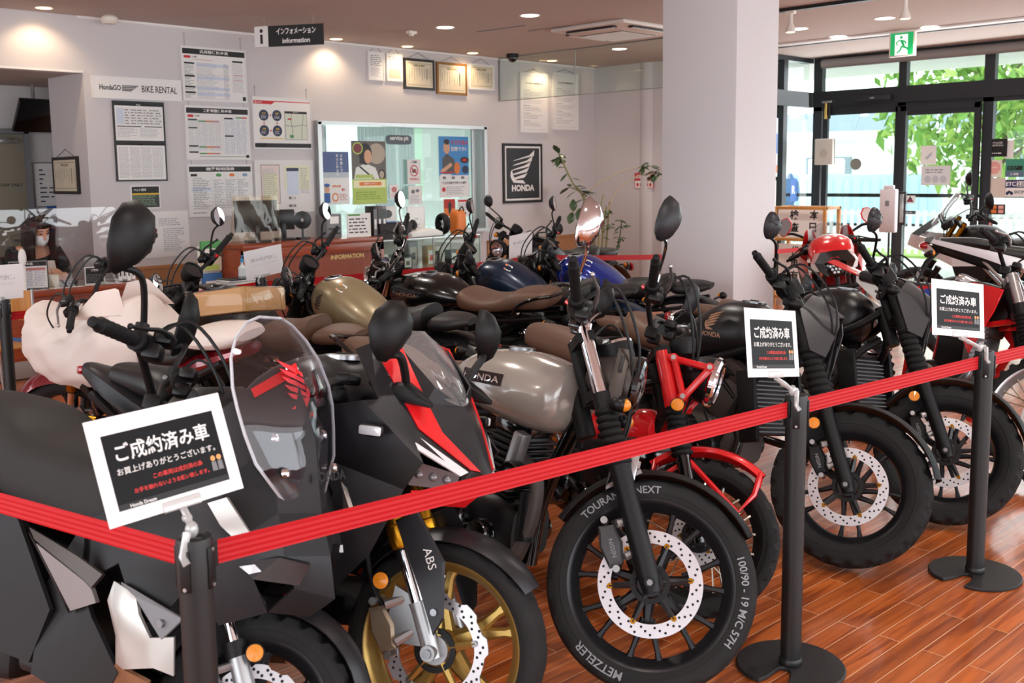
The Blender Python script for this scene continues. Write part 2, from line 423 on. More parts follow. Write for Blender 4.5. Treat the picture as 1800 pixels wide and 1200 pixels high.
# the workshop behind it
PITW = mat('pit_wall', '#dfe8e2', .8); PITG = mat('pit_grey', '#6f7b80', .6)
mb = MB(); mb.box((8.6, 13.2, 1.6), (7.4, .1, 3.2), PITW); mb.box((12.2, 11.4, 1.6), (.1, 3.6, 3.2), PITW); mb.box((5.0, 12.2, 1.6), (.1, 2, 3.2), PITW)
for x, w in ((6.9, .14), (8.25, .16), (9.0, .5), (10.4, .3)): mb.box((x, 13.08, 1.5), (w, .12, 3), PITG)
mb.box((7.4, 13.1, 2.55), (3.2, .1, .16), PITG)
struct(mb, 'wall_pit')
mb = MB(); mb.box((8.6, 11.5, 3.15), (7.4, 3.6, .08), PITW); struct(mb, 'ceiling_pit')
SKYP = mat('bright_pane', '#dff2f6', .4, emit='#e4f6fa', es=1.1); GRNP = mat('green_pane', '#8fb49a', .4, emit='#a8cfb0', es=.6)
mb = MB()
for x, w, mm in ((7.35, .6, SKYP), (7.9, .35, GRNP), (9.7, .9, SKYP), (10.9, .6, GRNP)): mb.box((x, 13.1, 1.85), (w, .06, 1.1), mm)
struct(mb, 'window_2')
mb = MB()
for i in range(16): mb.box((9.55 + i * .07, 12.6, 1.9), (.045, .03, 1.3), mat('blind_slat', '#93a5a2', .5))
tag(mb.build('vertical_blind'), 'grey green vertical slat blind beyond the service window', 'blind')

# ---------------- glass front
mb = MB()
def post(x, y, w=.1, d=.1, z0=0, z1=CH): mb.box((x, y, (z0 + z1) / 2), (d, w, z1 - z0), ALU)
mb.box((GX, 1.4, 2.56), (.16, 10.9, .2), ALU)
mb.box((GX, 1.4, 2.44), (.10, 10.9, .06), ALU)
for y, w in ((6.8, .12), (5.65, .1), (4.6, .12), (2.3, .12), (0, .12), (-2.2, .12)): post(GX, y, w)
mb.box((GX, 1.4, CH - .03), (.12, 10.9, .06), ALU)
mb.box((GX, 1.4, .04), (.12, 3.0, .08), ALU)
struct(mb, 'window_3')
# swing/sliding door leaves
def leaf(n, y0, y1, x, hdl=None):
    mb = MB()
    for y in (y0 + .035, y1 - .035): mb.box((x, y, 1.21), (.05, .07, 2.4), ALU)
    mb.box((x, (y0 + y1) / 2, 2.38), (.05, y1 - y0, .07), ALU); mb.box((x, (y0 + y1) / 2, .05), (.05, y1 - y0, .1), ALU)
    o = struct(mb, 'door_%d' % n)
    mb = MB(); mb.box((x, (y0 + y1) / 2, 1.21), (.008, y1 - y0 - .14, 2.28), CLEAR); mb.build('glass', o)
    if hdl:
        mb = MB(); mb.box((x - .05, hdl, 1.14), (.03, .05, .36), SILV, .008); mb.box((x - .03, hdl, 1.14), (.04, .09, .42), ALU, .005); mb.build('handle', o)
    return o
leaf(1, 5.66, 6.72, GX - .02, 5.72)
leaf(2, 4.66, 5.63, GX - .1, 5.56)
mb = MB(); mb.box((GX - .1, 5.1, 2.34), (.03, .9, .1), mat('door_sign_black', '#20242a', .4)); struct(mb, 'trim_4')  # black strip stands for the hanging sign's reflection in the door glass
mb = MB(); mb.box((GX, 1.0, 1.3), (.008, 7.1, 2.3), CLEAR)
mb.box((GX, 2.9, 2.86), (.008, 7.8, .42), CLEAR); struct(mb, 'window_4')
# return of glass beside the entrance (left of the doors)
mb = MB()
for x in (11.55, 12.1): mb.box((x, 6.95, CH / 2), (.1, .1, CH), ALU)
mb.box((12.15, 6.95, 2.56), (1.3, .12, .2), ALU); mb.box((12.15, 6.95, CH - .03), (1.3, .12, .06), ALU); mb.box((12.15, 6.95, .04), (1.3, .1, .08), ALU)
struct(mb, 'window_5')
mb = MB(); mb.box((12.15, 6.96, 1.55), (1.3, .008, 3.0), CLEAR); struct(mb, 'window_6')
mb = MB(); mb.cyl((GX - .12, -3.8, CH - .09), (GX - .12, 6.7, CH - .09), .06, mat('roller_blind', '#8c8a88', .6), n=12)
tag(mb.build('roller_blind'), 'grey rolled up blind under the ceiling above the entrance glass', 'blind')
mb = MB(); mb.box((GX - .12, 6.0, 2.53), (.1, .5, .07), ALU, .01); mb.box((GX - .18, 5.98, 2.53), (.01, .06, .02), SILV)
tag(mb.build('door_sensor'), 'long black motion sensor on the beam above the glass doors', 'sensor')
# tracks in the ceiling
for n, x in ((5, 8.65), (6, 11.1)):
    mb = MB(); mb.box((x, 1.5, CH - .015), (.06, 10.5 if n == 6 else 7.8, .03), INK); struct(mb, 'trim_%d' % n)
mb = MB(); mb.box((10.99, 1.55, CH - .012), (.16, 10.5, .02), WHITE); struct(mb, 'trim_7')
# access hatch outlines
mb = MB()
for (x0, y0, x1, y1) in ((7.55, 7.9, 7.6, 7.25), (7.9, 7.5, 7.95, 6.95)):
    mb.tube([(x0, y0, CH - .002), (x1, y1, CH - .002)], .006, GREY, n=6)
struct(mb, 'trim_8')

# ---------------- outside
ASPH = mat('pale_paving', '#d9d8d4', .8); GRASS = mat('lawn', '#8fae5a', .9)
slab('ground', (33, 8, -.13), (40, 60, .1), ASPH)
slab('lawn', (20.3, 8, -.06), (1.6, 40, .06), GRASS)
slab('soffit', (15.3, 4, 3.35), (4.8, 22, .12), mat('soffit_white', '#e9e8e6', .8))
FW = mat('fence_white', '#eeeeec', .6)
mb = MB()
for z in (.18, .78): mb.box((19.2, 8, z), (.04, 22, .07), FW)
for i in range(150): mb.box((19.17, -2.9 + i * .145, .45), (.02, .07, .82), FW)
tag(mb.build('picket_fence'), 'low white picket fence across the forecourt outside', 'fence')
mb = MB(); mb.tube([(13.9, -3, 1.27), (13.9, 9, 1.27)], .025, INK)
for y in (-3, 0, 3, 6.2, 9): mb.cyl((13.9, y, -.08), (13.9, y, 1.27), .02, INK)
tag(mb.build('handrail'), 'thin black handrail standing just outside the glass front', 'railing')
BLU = mat('pale_blue_wall', '#a9c4d2', .8); BW = mat('pale_wall', '#efefec', .8)
r = empty('building', (40, 21, 0), (0, 0, 20), 'pale low building with tilted solar panels on its roof, outside the left door', 'building')
mb = MB(); mb.box((0, 0, 1.35), (12, 26, 2.7), BW); mb.build('wall', r)
mb = MB(); mb.box((0, 0, 2.85), (13, 28, .3), BW); mb.build('roof', r)
SOLP = mat('solar_panel', '#65798a', .3)
for j in range(2):
    for i in range(9):
        mb = MB(); mb.box((-4 + j * 3.2, -11 + i * 2.6, 3.4), (2.2, 2.3, .06), SOLP, rot=(0, -22, 0)); mb.build('solar_panel', r)
for y in (-8, -1, 7): mb = MB(); mb.box((-6.05, y, 1.6), (.1, 1.6, 1.0), mat('far_glass', '#8d9aa3', .2)); mb.build('window', r)
r = empty('storage_container', (31, 15.5, 0), (0, 0, 16), 'pale blue container standing outside behind the picket fence', 'container'); mb = MB(); mb.box((0, 0, .75), (2.4, 5.6, 1.5), BLU, .03)
for i in range(10): mb.box((-1.22, -2.5 + i * .55, .75), (.04, .2, 1.3), BLU)
mb.build('body', r); mb = MB(); mb.box((0, .6, 1.75), (.8, 1.0, .5), BW, .05); mb.build('roof_unit', r)
LEAFA = mat('tree_leaf', '#6d9a3e', .6); LEAFB = mat('tree_leaf_light', '#9dbb5c', .6); BARK = mat('bark', '#6b5a48', .9)
def tree(x, y, h, cr, label, seed, n=900, lm=LEAFA, z0=.42):
    R_ = random.Random(seed); r = empty('tree', (x, y, 0), (0, 0, 0), label, 'tree', 'trees outside'); mb = MB()
    mb.tube([(0, 0, 0), (.06, .05, h * .25), (-.05, .08, h * .5), (.05, 0, h * .8)], [.16, .12, .09, .03], BARK, n=8, k=3)
    for i in range(9):
        a = R_.uniform(0, 6.28); z = h * R_.uniform(.3, .7); L = cr * R_.uniform(.5, .9); mb.tube([(0, 0, z), (cos(a) * L * .5, sin(a) * L * .5, z + L * .35), (cos(a) * L, sin(a) * L, z + L * .6)], [.05, .03, .012], BARK, n=6)
    mb.build('trunk', r); mb = MB()
    for i in range(n):
        a = R_.uniform(0, 6.28); q = R_.random() ** .4; ph = math.acos(R_.uniform(-1, 1)); c = Vector((cos(a) * sin(ph) * cr * q, sin(a) * sin(ph) * cr * q, h * (z0 + (1 - z0) / 2) + cos(ph) * q * h * (1 - z0) / 2)); s = R_.uniform(.10, .24)
        e = Euler((R_.uniform(0, 6.28), R_.uniform(0, 6.28), R_.uniform(0, 6.28))).to_matrix(); mb.add([c + e @ Vector(p) for p in ((-s, 0, 0), (-s * .2, s * .45, .02), (s, 0, 0), (-s * .2, -s * .45, .02))], [(0, 1, 2, 3)], lm if R_.random() < .6 else LEAFB)
    o = mb.build('foliage', r, flat=True); o['kind'] = 'stuff'; return r
tree(24, 8.6, 5.2, 2.5, 'leafy green tree outside, seen through the right door leaf', 1, 1900, LEAFA, .18); tree(25, 5.4, 6.2, 2.8, 'broad leafy tree outside at the right edge of the glass front', 2, 1900, LEAFA, .2)
tree(30, 20.5, 6.2, 2.6, 'yellow green tree outside, seen through the narrow pane beside the doors', 3, 900, LEAFB); tree(31, 9.5, 7.0, 2.6, 'distant pale green tree behind the container', 4, 900, LEAFB); tree(23, 0.5, 6.0, 2.4, 'leafy tree outside beyond the right edge', 5, 900)
mb = MB(); mb.tube([(12.9, -3.8, 3.28), (17.6, -3.8, 3.28)], .02, INK); 
# ------------------------------------------------------------------ motorcycle kit
# bike space: x forward, y left, z up, origin where the front tyre meets the floor
TIRE = mat('tyre_rubber', '#1d1c1d', .75, spec=.3, bump=.1, bscale=400); TIREW = mat('tyre_lettering', '#8d8e92', .7)
RIMB = mat('rim_black', '#262629', .34, .45); GOLD = mat('gold_paint', '#a88a4c', .35, .75); GOLDF = mat('gold_anodised', '#b07a18', .25, .9)
DISC = mat('brake_steel', '#d2d0d4', .33, .75); HOLE = mat('drill_hole', '#17171a', .8); ALUM = mat('cast_aluminium', '#a5a5a6', .38, .85)
ENGB = mat('engine_black', '#121214', .4, .3, bump=.1, bscale=250); CAST = mat('engine_brown_cast', '#4a4340', .45, .5)
BROWN = mat('brown_leather', '#5e4334', .5, bump=.25, bscale=260); SEATB = mat('black_leather', '#131213', .45, bump=.2, bscale=260)
PIPE = mat('exhaust_steel', '#3b3736', .3, .8); LENS = mat('lamp_lens', '#cfd4da', .05, coat=1., spec=.8); REDL = mat('red_lens', '#9a0d14', .12, coat=.8)
LENSC = glassmat('lamp_clear', '#f0f2f5', .12); MIRR = mat('mirror_glass', '#f2f2f4', .02, 1.); WIRE = mat('spoke_steel', '#d8cfc0', .25, .9)
REDF = mat('red_fork_paint', '#d0141a', .25, coat=.5)
def steer(R, rake, d, xo=0.):
    r = rad(rake); u = Vector((-sin(r), 0, cos(r))); c = Vector((xo, 0, R))
    return Matrix.Translation(c) @ Matrix.Rotation(rad(d), 4, u) @ Matrix.Translation(-c)
class Fork:
    """fork space (s along the fork from the axle, f forward, y left) -> bike space"""
    def __init__(k, R, rake): r = rad(rake); k.R = R; k.u = Vector((-sin(r), 0, cos(r))); k.n = Vector((cos(r), 0, sin(r)))
    def __call__(k, s, f, y): return Vector((0, y, k.R)) + k.u * s + k.n * f

def tire_mb(mb, c, R, w, rr, blocks=72, depth=.006, style=0):
    c = Vector(c); h = R - rr; N = blocks * 2
    prof = [(rr, .40), (rr + .10 * h, .46), (rr + .45 * h, .5), (R - .34 * h, .485), (R - .16 * h, .44), (R - .07 * h, .33), (R - .02 * h, .17), (R, 0)]
    pr = [(r, y * w) for r, y in prof] + [(r, -y * w) for r, y in prof[-2::-1]]; P = len(pr); v = []; f = []
    for j in range(N):
        a = 2 * pi * j / N; e = Vector((cos(a), 0, sin(a)))
        for i, (r, y) in enumerate(pr):
            d = 0; q = abs(i - P // 2)
            if style == 0 and 1 <= q <= 4: d = depth if (j + q * 2) % 8 < 2 else 0
            if style == 1 and q <= 4: d = depth * 2. if (j + (q // 2) * 2 + (2 if y > 0 else 0)) % 6 < 2 else 0
            if style == 2 and q <= 4: d = .016 if (j % 4 < 2) or q == 2 else 0
            v.append(c + e * (r - d) + Vector((0, y, 0)))
    for j in range(N):
        for i in range(P - 1): f.append((j * P + i, ((j + 1) % N) * P + i, ((j + 1) % N) * P + i + 1, j * P + i + 1))
    mb.add(v, f, TIRE)
    for sd in (-1, 1):
        mb.lathe([(rr + .3 * h, sd * w * .487), (rr + .34 * h, sd * w * .503), (rr + .38 * h, sd * w * .498)], c, (0, 1, 0), TIRE, n=48)
def arc_text(mb, body, c, r, side, a_mid, hgt, m, y):
    """lettering round a tyre wall, read from the given side (-1 = right)"""
    v, f, tw, th = glyphs(body, .012); k = hgt / th; c = Vector(c); out = []
    for p in v:
        a = rad(a_mid) - (p.x - tw / 2) * k / r * (1 if side < 0 else -1); q = r + (p.y - th / 2) * k
        out.append(c + Vector((cos(a) * q, y, sin(a) * q)))
    mb.add(out, f, m)
def wheel(root, name, x, R, w, rr, T, style='cast10', rim=None, disc=None, side=-1, tread=0, wave=False, txt=None, lw=1.):
    c = Vector((x, 0, R)); rim = rim or RIMB; mb = MB(T)
    hw = w * .36
    mb.lathe([(rr + .004, hw + .008), (rr + .012, hw + .006), (rr + .006, hw - .004), (rr - .018, hw - .014), (rr - .028, 0), (rr - .018, -hw + .014), (rr + .006, -hw + .004), (rr + .012, -hw - .006), (rr + .004, -hw - .008)], c, (0, 1, 0), rim, n=56)
    mb.lathe([(rr + .004, -hw - .008), (rr - .006, -hw - .004), (rr - .012, -hw + .006), (rr - .026, -hw + .02), (rr - .034, 0), (rr - .026, hw - .02), (rr - .012, hw - .006), (rr - .006, hw + .004), (rr + .004, hw + .008)], c, (0, 1, 0), rim, n=56)
    hr = .05
    mb.lathe([(.0, -.055), (hr * .75, -.055), (hr, -.045), (hr, .045), (hr * .75, .055), (0, .055)], c, (0, 1, 0), rim, n=24)
    def spoke(a0, r0, a1, r1, t, d, bow=0):
        p0 = c + Vector((cos(a0) * r0, 0, sin(a0) * r0)); p1 = c + Vector((cos(a1) * r1, 0, sin(a1) * r1)); q = (p1 - p0).normalized(); s = q.cross(Vector((0, 1, 0)))
        rings = []
        for k in range(5):
            t_ = k / 4; o = p0.lerp(p1, t_) + s * bow * sin(pi * t_); tt = t * (1.25 - .6 * t_ + (.7 if k == 4 else 0)); dd = d * (1.1 - .3 * t_)
            rings.append([o + s * tt + Vector((0, dd * .5, 0)), o + s * tt * .5 + Vector((0, dd, 0)), o - s * tt * .5 + Vector((0, dd, 0)), o - s * tt + Vector((0, dd * .5, 0)), o - s * tt + Vector((0, -dd * .5, 0)), o - s * tt * .5 + Vector((0, -dd, 0)), o + s * tt * .5 + Vector((0, -dd, 0)), o + s * tt + Vector((0, -dd * .5, 0))])
        mb.loft(rings, rim)
    if style == 'y7':
        for i in range(7):
            a = 2 * pi * i / 7 + .35; spoke(a, .04, a, .125, .017, .022)
            for q in (-1, 1): spoke(a + q * .10, .105, a + q * .205, rr - .02, .0105, .014)
    elif style == 'swirl':
        for i in range(10):
            a = 2 * pi * i / 10; spoke(a, .045, a + (.35 if i % 2 else .1), rr - .022, .009, .014, .006)
    elif style == 'y5':
        for i in range(5):
            a = 2 * pi * i / 5 + .5; spoke(a, .04, a, .13, .024, .026)
            for q in (-1, 1): spoke(a + q * .06, .115, a + q * .17, rr - .022, .016, .018)
    elif style == 'cast10':
        for i in range(10): a = 2 * pi * i / 10; spoke(a, .045, a, rr - .022, .009, .015)
    elif style == 'wire':
        for i in range(36):
            a = 2 * pi * i / 36; q = (1 if (i // 2) % 2 else -1); yy = .035 if i % 2 else -.035
            p0 = c + Vector((cos(a + q * .9) * .045, yy, sin(a + q * .9) * .045)); p1 = c + Vector((cos(a) * (rr - .025), yy * .25, sin(a) * (rr - .025)))
            mb.tube([p0, p1], .0021 * lw, WIRE, n=5, caps=False); mb.tube([p1 + (p0 - p1) * .07, p1], .0036 * lw, WIRE, n=5)
    o = mb.build(name, root)
    mb = MB(T); tire_mb(mb, c, R, w, rr, style=tread)
    if txt:
        for body, am, hh in txt: arc_text(mb, body, c, rr + .46 * (R - rr), -1, am, hh, TIREW, -w * .5 - .0015)
    mb.build('tire', o)
    if disc:
        r1, r0, arms = disc; y = side * (w * .5 + .012) if w < .12 else side * .07
        mb = MB(T); n = 72; v = []; cy = c + Vector((0, y, 0))
        for j in range(n):
            a = 2 * pi * j / n; k = 1 + (.035 * (1 if sin(a * 9) > 0 else -1) if wave else 0)
            for r, yy in ((r0, -.0025), (r1 * k, -.0025), (r1 * k, .0025), (r0, .0025)): v.append(cy + Vector((cos(a) * r, yy, sin(a) * r)))
        mb.add(v, [(j * 4 + i, ((j + 1) % n) * 4 + i, ((j + 1) % n) * 4 + (i + 1) % 4, j * 4 + (i + 1) % 4) for j in range(n) for i in range(4)], DISC)
        rows = 3
        for i in range(rows):
            rr_ = r0 + (r1 - r0) * (.25 + .25 * i); K = 20
            for j in range(K):
                a = 2 * pi * (j + i * .33) / K; mb.disc(cy + Vector((cos(a) * rr_, side * .0031, sin(a) * rr_)), (0, side, 0), .0042, HOLE, 8)
        bm_ = rim if wave else RIMB
        for j in range(arms):
            a = 2 * pi * j / arms + .3; e = Vector((cos(a), 0, sin(a)))
            mb.tube([cy + e * .04, cy + e * (r0 + .006)], [.014, .009], bm_, n=6)
            mb.cyl(cy + e * (r0 + .003) + Vector((0, -side * .006, 0)), cy + e * (r0 + .003) + Vector((0, side * .008, 0)), .009, GOLDF if not wave else STEEL, n=10)
        # sensor ring
        mb.lathe([(.046, side * .004), (.046, side * .012), (.062, side * .012), (.062, side * .004)], cy, (0, 1, 0), BLKM, n=40)
        mb.lathe([(.0, side * .014), (.04, side * .014), (.044, side * .0)], cy, (0, 1, 0), ALUM if wave else RIMB, n=24)
        mb.build('brake_disc', o)
    return o

def caliper(root, T, FK, s, f, y, col, txt=None, sc=1.):
    mb = MB(T)
    P = lambda a, b, d=0: FK(s + a * sc, f + b * sc, y + d)
    rings = []
    for d, k in ((-.03, .8), (-.022, 1), (.022, 1), (.03, .8)):
        rings.append([P(.055 * k, -.02 * k, d), P(.05 * k, .022 * k, d), P(.0, .034 * k, d), P(-.055 * k, .022 * k, d), P(-.06 * k, -.018 * k, d), P(0, -.03 * k, d)])
    mb.loft(rings, col)
    for q in (-.065, .068): mb.cyl(P(q, 0, -.035), P(q, 0, .03), .010 * sc, ALUM, n=10)
    mb.cyl(P(.05, .03, -.03), P(.05, .075, -.01), .012 * sc, ALUM, n=8); mb.cyl(P(-.04, .03, -.03), P(-.03, .075, -.01), .012 * sc, ALUM, n=8)
    if txt: text(mb, txt, TIREW, P(-.035, .010, -.0318), FK.u, -FK.n, h=.014, off=.0)
    return mb.build('brake_caliper', root)

def mirror(root, base, tip, r, back, T=None, shape='round', facing=(-1, 0, .1), glass=MIRR, stalk=None, tall=1.25, sr=.006):
    mb = MB(T); base, tip = Vector(base), Vector(tip); st = stalk or BLKM
    mid = base.lerp(tip, .5) + Vector((.02, (tip.y - base.y) * .15, .015)); end = tip - Vector((0, 0, r * (tall if shape != 'round' else 1) * .8))
    mb.tube([base, base + Vector((0, 0, .03)), mid, end], sr, st, n=8, k=5)
    mb.cyl(base - Vector((0, 0, .012)), base + Vector((0, 0, .02)), sr * 2, st, n=10)
    n = Vector(facing).normalized(); x, y, _ = frame(n)
    o = mb.build('mirror', root)
    mb = MB(T)
    if shape == 'round':
        mb.lathe([(0, -.04), (r * .45, -.037), (r * .8, -.024), (r, -.004), (r, .003), (r * .93, .006)], tip, n, back, n=28)
        for i in range(6):
            a = 2 * pi * i / 6; e = x * cos(a) + y * sin(a); mb.tube([tip + e * r * .42 - n * .037, tip + e * r * .93 - n * .014], .004, back, n=5)
        g = MB(T); g.lathe([(0, .0065), (r * .93, .0045)], tip, n, glass, n=28)
    else:
        H = {'oval': [(0, 1), (.5, .92), (.86, .6), (1, .1), (.9, -.5), (.6, -.88), (.1, -1), (-.4, -.92), (-.8, -.6), (-1, 0), (-.85, .55), (-.5, .9)],
             'blade': [(-.55, 1), (.1, .98), (.72, .62), (1, .1), (.82, -.6), (.45, -1), (.1, -1.05), (-.4, -.7), (-.95, -.1), (-1, .45)]}[shape]
        x2 = Vector((0, 0, 1)).cross(n).normalized(); y2 = n.cross(x2); sg = 1 if tip.y > 0 else -1
        ring = lambda k, d: [tip + x2 * a * r * k * -sg + y2 * b * r * tall * k - n * d for a, b in H]
        mb.loft([ring(.35, .055), ring(.8, .035), ring(1, .008), ring(1, 0), ring(.93, -.004)], back, caps=True)
        g = MB(T); g.add(ring(.9, -.0055), [tuple(range(len(H)))], glass)
    mb.build('mirror_housing', o); g.build('mirror_glass', o)
    return o

def controls(root, FK, T, bar, grip0, grip1, col=BLKM, levers=True, barcol=None, lev=BLKM, mirrors=None, cables=True, gripr=.0175, redkill=True):
    """bar: list of (s,f,y) for the LEFT half from the clamp outward; mirrored"""
    bc = barcol or BLKM
    mb = MB(T); L = [FK(*p) for p in bar]; Rr_ = [Vector((p.x, -p.y, p.z)) for p in L][::-1]
    mb.tube(Rr_ + L, .0115, bc, n=10, k=4); c = FK(*bar[0])
    for y in (-.04, .04): mb.box((c.x, y, c.z), (.05, .03, .045), bc, .008)
    h = mb.build('handlebar', root)
    for sd in (1, -1):
        g0 = FK(grip0[0], grip0[1], sd * grip0[2]); g1 = FK(grip1[0], grip1[1], sd * grip1[2]); d = (g1 - g0).normalized(); Lg = (g1 - g0).length
        mb = MB(T); prof = [(.012, 0), (gripr * 1.45, .0), (gripr * 1.45, .012), (gripr, .016)]
        for i in range(6): q = .03 + (Lg - .06) * i / 5; prof += [(gripr, q - .004), (gripr * 1.06, q), (gripr, q + .004)]
        prof += [(gripr * 1.08, Lg - .012), (gripr * .75, Lg - .004), (gripr * .72, Lg + .018), (gripr * .4, Lg + .022), (0, Lg + .022)]
        mb.lathe(prof, g0, d, RUB, n=16); mb.build('grip', h)
        mb = MB(T); q = g0 - d * .035
        up = FK.u; fw = FK.n
        mb.tube([q - d * .028, q + d * .03], [.026, .029], BLK, n=10)
        mb.box(q - up * .028 + fw * .012, (.05, .06, .042), BLK, .01)
        mb.box(q + fw * .035 - d * .03 + up * .008, (.05, .075, .035), BLK, .01)
        mb.cyl(q + up * .02 - fw * .022, q + up * .03 - fw * .03, .008, REDP if (sd < 0 and redkill) else GREY, n=8)
        mb.build('switch_box', h)
        if levers:
            mb = MB(T); a = q + fw * .05 - d * .03
            mb.tube([a, a + d * .03 + fw * .012, a + d * .09 + fw * .022, a + d * .15 + fw * .012 - up * .008, a + d * .2 + fw * .004 - up * .012], [.009, .009, .0065, .0055, .005], lev, n=8, k=4)
            mb.ell(a + d * .2 + fw * .004 - up * .012, (.008, .008, .008), lev, 10, 6); mb.build('brake_lever' if sd < 0 else 'clutch_lever', h)
    if cables:
        for sd, k in ((1, 0), (-1, 0), (-1, 1)):
            q = FK(grip0[0], grip0[1], sd * (grip0[2] - .05)); mb = MB(T)
            mb.tube([q, q + FK.n * (.09 + .03 * k) + Vector((0, -sd * .02, .035)), FK(grip0[0] - .16, .13 + .03 * k, sd * .13), FK(grip0[0] - .36, .07, sd * .05), FK(grip0[0] - .5, -.03, sd * .05)], .0048, BLK, n=6, k=6)
            mb.build('cable', root)
    return h

def fork(root, FK, T, y, s, lower, upper, clampc, r=(.03, .024), gaiter=True, low0=None, gm=None):
    """s: (gaiter start, gaiter end, lower clamp, upper clamp, top)"""
    mb = MB(T)
    for q, o_ in ((s[2], -.012), (s[3], .024)):
        rings = []
        for z in (-.016, .016): rings.append([FK(q + z, a, b) for a, b in ((-.03, -y - o_ * .8), (.03 if o_ > 0 else .01, -y - o_), (.03 if o_ > 0 else .01, y + o_), (-.03, y + o_ * .8), (-.06, .03), (-.06, -.03))])
        mb.loft(rings, clampc)
    mb.cyl(FK(s[2] - .02, -.045, 0), FK(s[3] + .02, -.045, 0), .024, BLKM, n=14); mb.cyl(FK(s[3] + .012, -.045, 0), FK(s[3] + .03, -.045, 0), .016, CHROME, n=8)
    o = mb.build('fork', root)
    for sd in (1, -1):
        mb = MB(T)
        mb.tube([FK(-.03, .0, sd * y), FK(.02, .0, sd * y), FK(s[0] - .02, 0, sd * y), FK(s[0] + .01, 0, sd * y)], [r[0] * .8, r[0], r[0], r[0] * 1.12], lower, n=16)
        mb.cyl(FK(0, 0, sd * (y + r[0] + .012)), FK(0, 0, sd * (y - r[0])), .017, lower, n=14); mb.cyl(FK(0, 0, sd * (y + r[0] + .016)), FK(0, 0, sd * (y + r[0])), .010, STEEL, n=6)
        mb.tube([FK(s[1] - .05, 0, sd * y), FK(s[4], 0, sd * y)], r[1], upper, n=16); mb.cyl(FK(s[4], 0, sd * y), FK(s[4] + .008, 0, sd * y), r[1] * .8, CHROME if upper is CHROME else BLKM, n=12)
        mb.cyl(FK(s[1] - .012, 0, sd * y), FK(s[1] + .05, 0, sd * y), r[1] * 1.3, BLKM, n=16)
        mb.build('fork_leg', o)
        if gaiter:
            mb = MB(T); prof = []; K = 8; L = s[1] - s[0]
            for i in range(K):
                k = r[1] + .02 - .008 * i / K; t = s[0] + L * i / K
                prof += [(k - .009, t), (k - .002, t + L / K * .2), (k, t + L / K * .45), (k - .002, t + L / K * .7), (k - .009, t + L / K * .98)]
            mb.lathe(prof, FK(0, 0, sd * y), FK.u, gm or RUB, n=18); mb.build('gaiter', o)
    return o
def reflector(root, FK, T, s, f, y, sd, r=.024):
    mb = MB(T); p = FK(s, f, sd * y); mb.cyl(p, p + Vector((0, sd * .010, 0)), r, BLK, n=20); mb.lathe([(r * .9, 0), (r * .85, .004), (0, .006)], p + Vector((0, sd * .010, 0)), (0, sd, 0), AMBER, n=20)
    return tag(mb.build('reflector', root), 'round amber reflector')
def fender(root, name, c, R, a0, a1, w, m, T=None, th=.004, drop=.35, n=18, taper=.8, flare=0):
    g = []; c = Vector(c)
    for i in range(n + 1):
        t = i / n; a = rad(a0 + (a1 - a0) * t); k = 1 - (1 - taper) * abs(2 * t - 1) ** 3
        row = []
        for j in range(9):
            q = (j / 4 - 1); yy = q * w / 2 * k; rr_ = R - drop * w * .5 * abs(q) ** 2.4 + flare * (abs(2 * t - 1) ** 6)
            row.append(c + Vector((cos(a) * rr_, yy, sin(a) * rr_)))
        g.append(row)
    mb = MB(T); mb.shell(g, th, m); return mb.build(name, root, ang=50)
def headlamp(root, FK, T, s, f, r, shell, rim=CHROME, depth=.1, stay=None, fy=.12, tilt=0):
    mb = MB(T); p = FK(s, f, 0); ax = Vector((1, 0, -.05 + tilt))
    mb.lathe([(.0, -depth), (r * .35, -depth * .97), (r * .68, -depth * .8), (r * .92, -depth * .45), (r, -.02), (r, .0)], p, ax, shell, n=32); o = mb.build('headlight', root)
    mb = MB(T); mb.lathe([(r + .001, -.012), (r + .007, -.004), (r + .005, .012), (r - .006, .02), (r - .012, .012)], p, ax, rim, n=32); mb.build('headlight_rim', o)
    mb = MB(T); mb.lathe([(r - .012, .008), (r * .8, .018), (r * .4, .027), (0, .03)], p, ax, LENSC, n=28); mb.build('lens', o)
    mb = MB(T); mb.lathe([(r - .012, .004), (r * .6, -.03), (r * .2, -.05), (0, -.05)], p, ax, CHROME, n=28); mb.build('reflector_bowl', o)
    if stay:
        mb = MB(T)
        for sd in (1, -1):
            mb.tube([FK(s + .02, -.01, sd * fy), FK(s + .01, f * .6, sd * (r + .008)), p + Vector((-.02, sd * (r + .008), 0))], .012, stay, n=8); mb.cyl(p + Vector((-.02, sd * (r - .005), 0)), p + Vector((-.02, sd * (r + .02), 0)), .014, SILV, n=8)
        mb.build('headlight_stay', o)
    return o
def meter(root, p, ax, r, d, T, rim=BLKM, face=None, shell=BLKM):
    mb = MB(T); mb.lathe([(0, -d), (r * .75, -d), (r * .95, -d * .6), (r, -.01), (r * 1.06, 0), (r * 1.04, .01)], p, ax, shell, n=28); o = mb.build('meter', root)
    mb = MB(T); mb.lathe([(r * 1.05, .004), (r * 1.05, .014), (r * .9, .012), (r * .86, .004)], p, ax, rim, n=28); mb.build('meter_rim', o)
    mb = MB(T); mb.lathe([(r * .88, .005), (0, .006)], p, ax, face or mat('meter_face', '#26272a', .12, coat=.8), n=24); mb.build('meter_face', o)
    return o
def cap(parent, p, ax, r, ring=STEEL, core=BLKM):
    mb = MB(); mb.lathe([(r, -.01), (r, .004), (r * .72, .007), (r * .68, .003)], p, ax, ring, n=28); mb.lathe([(r * .68, .003), (r * .3, .005), (0, .005)], p, ax, core, n=20); mb.box(Vector(p) + Vector((0, 0, .008)), (r * .8, r * .3, .008), core, .003)
    return mb.build('fuel_cap', parent)
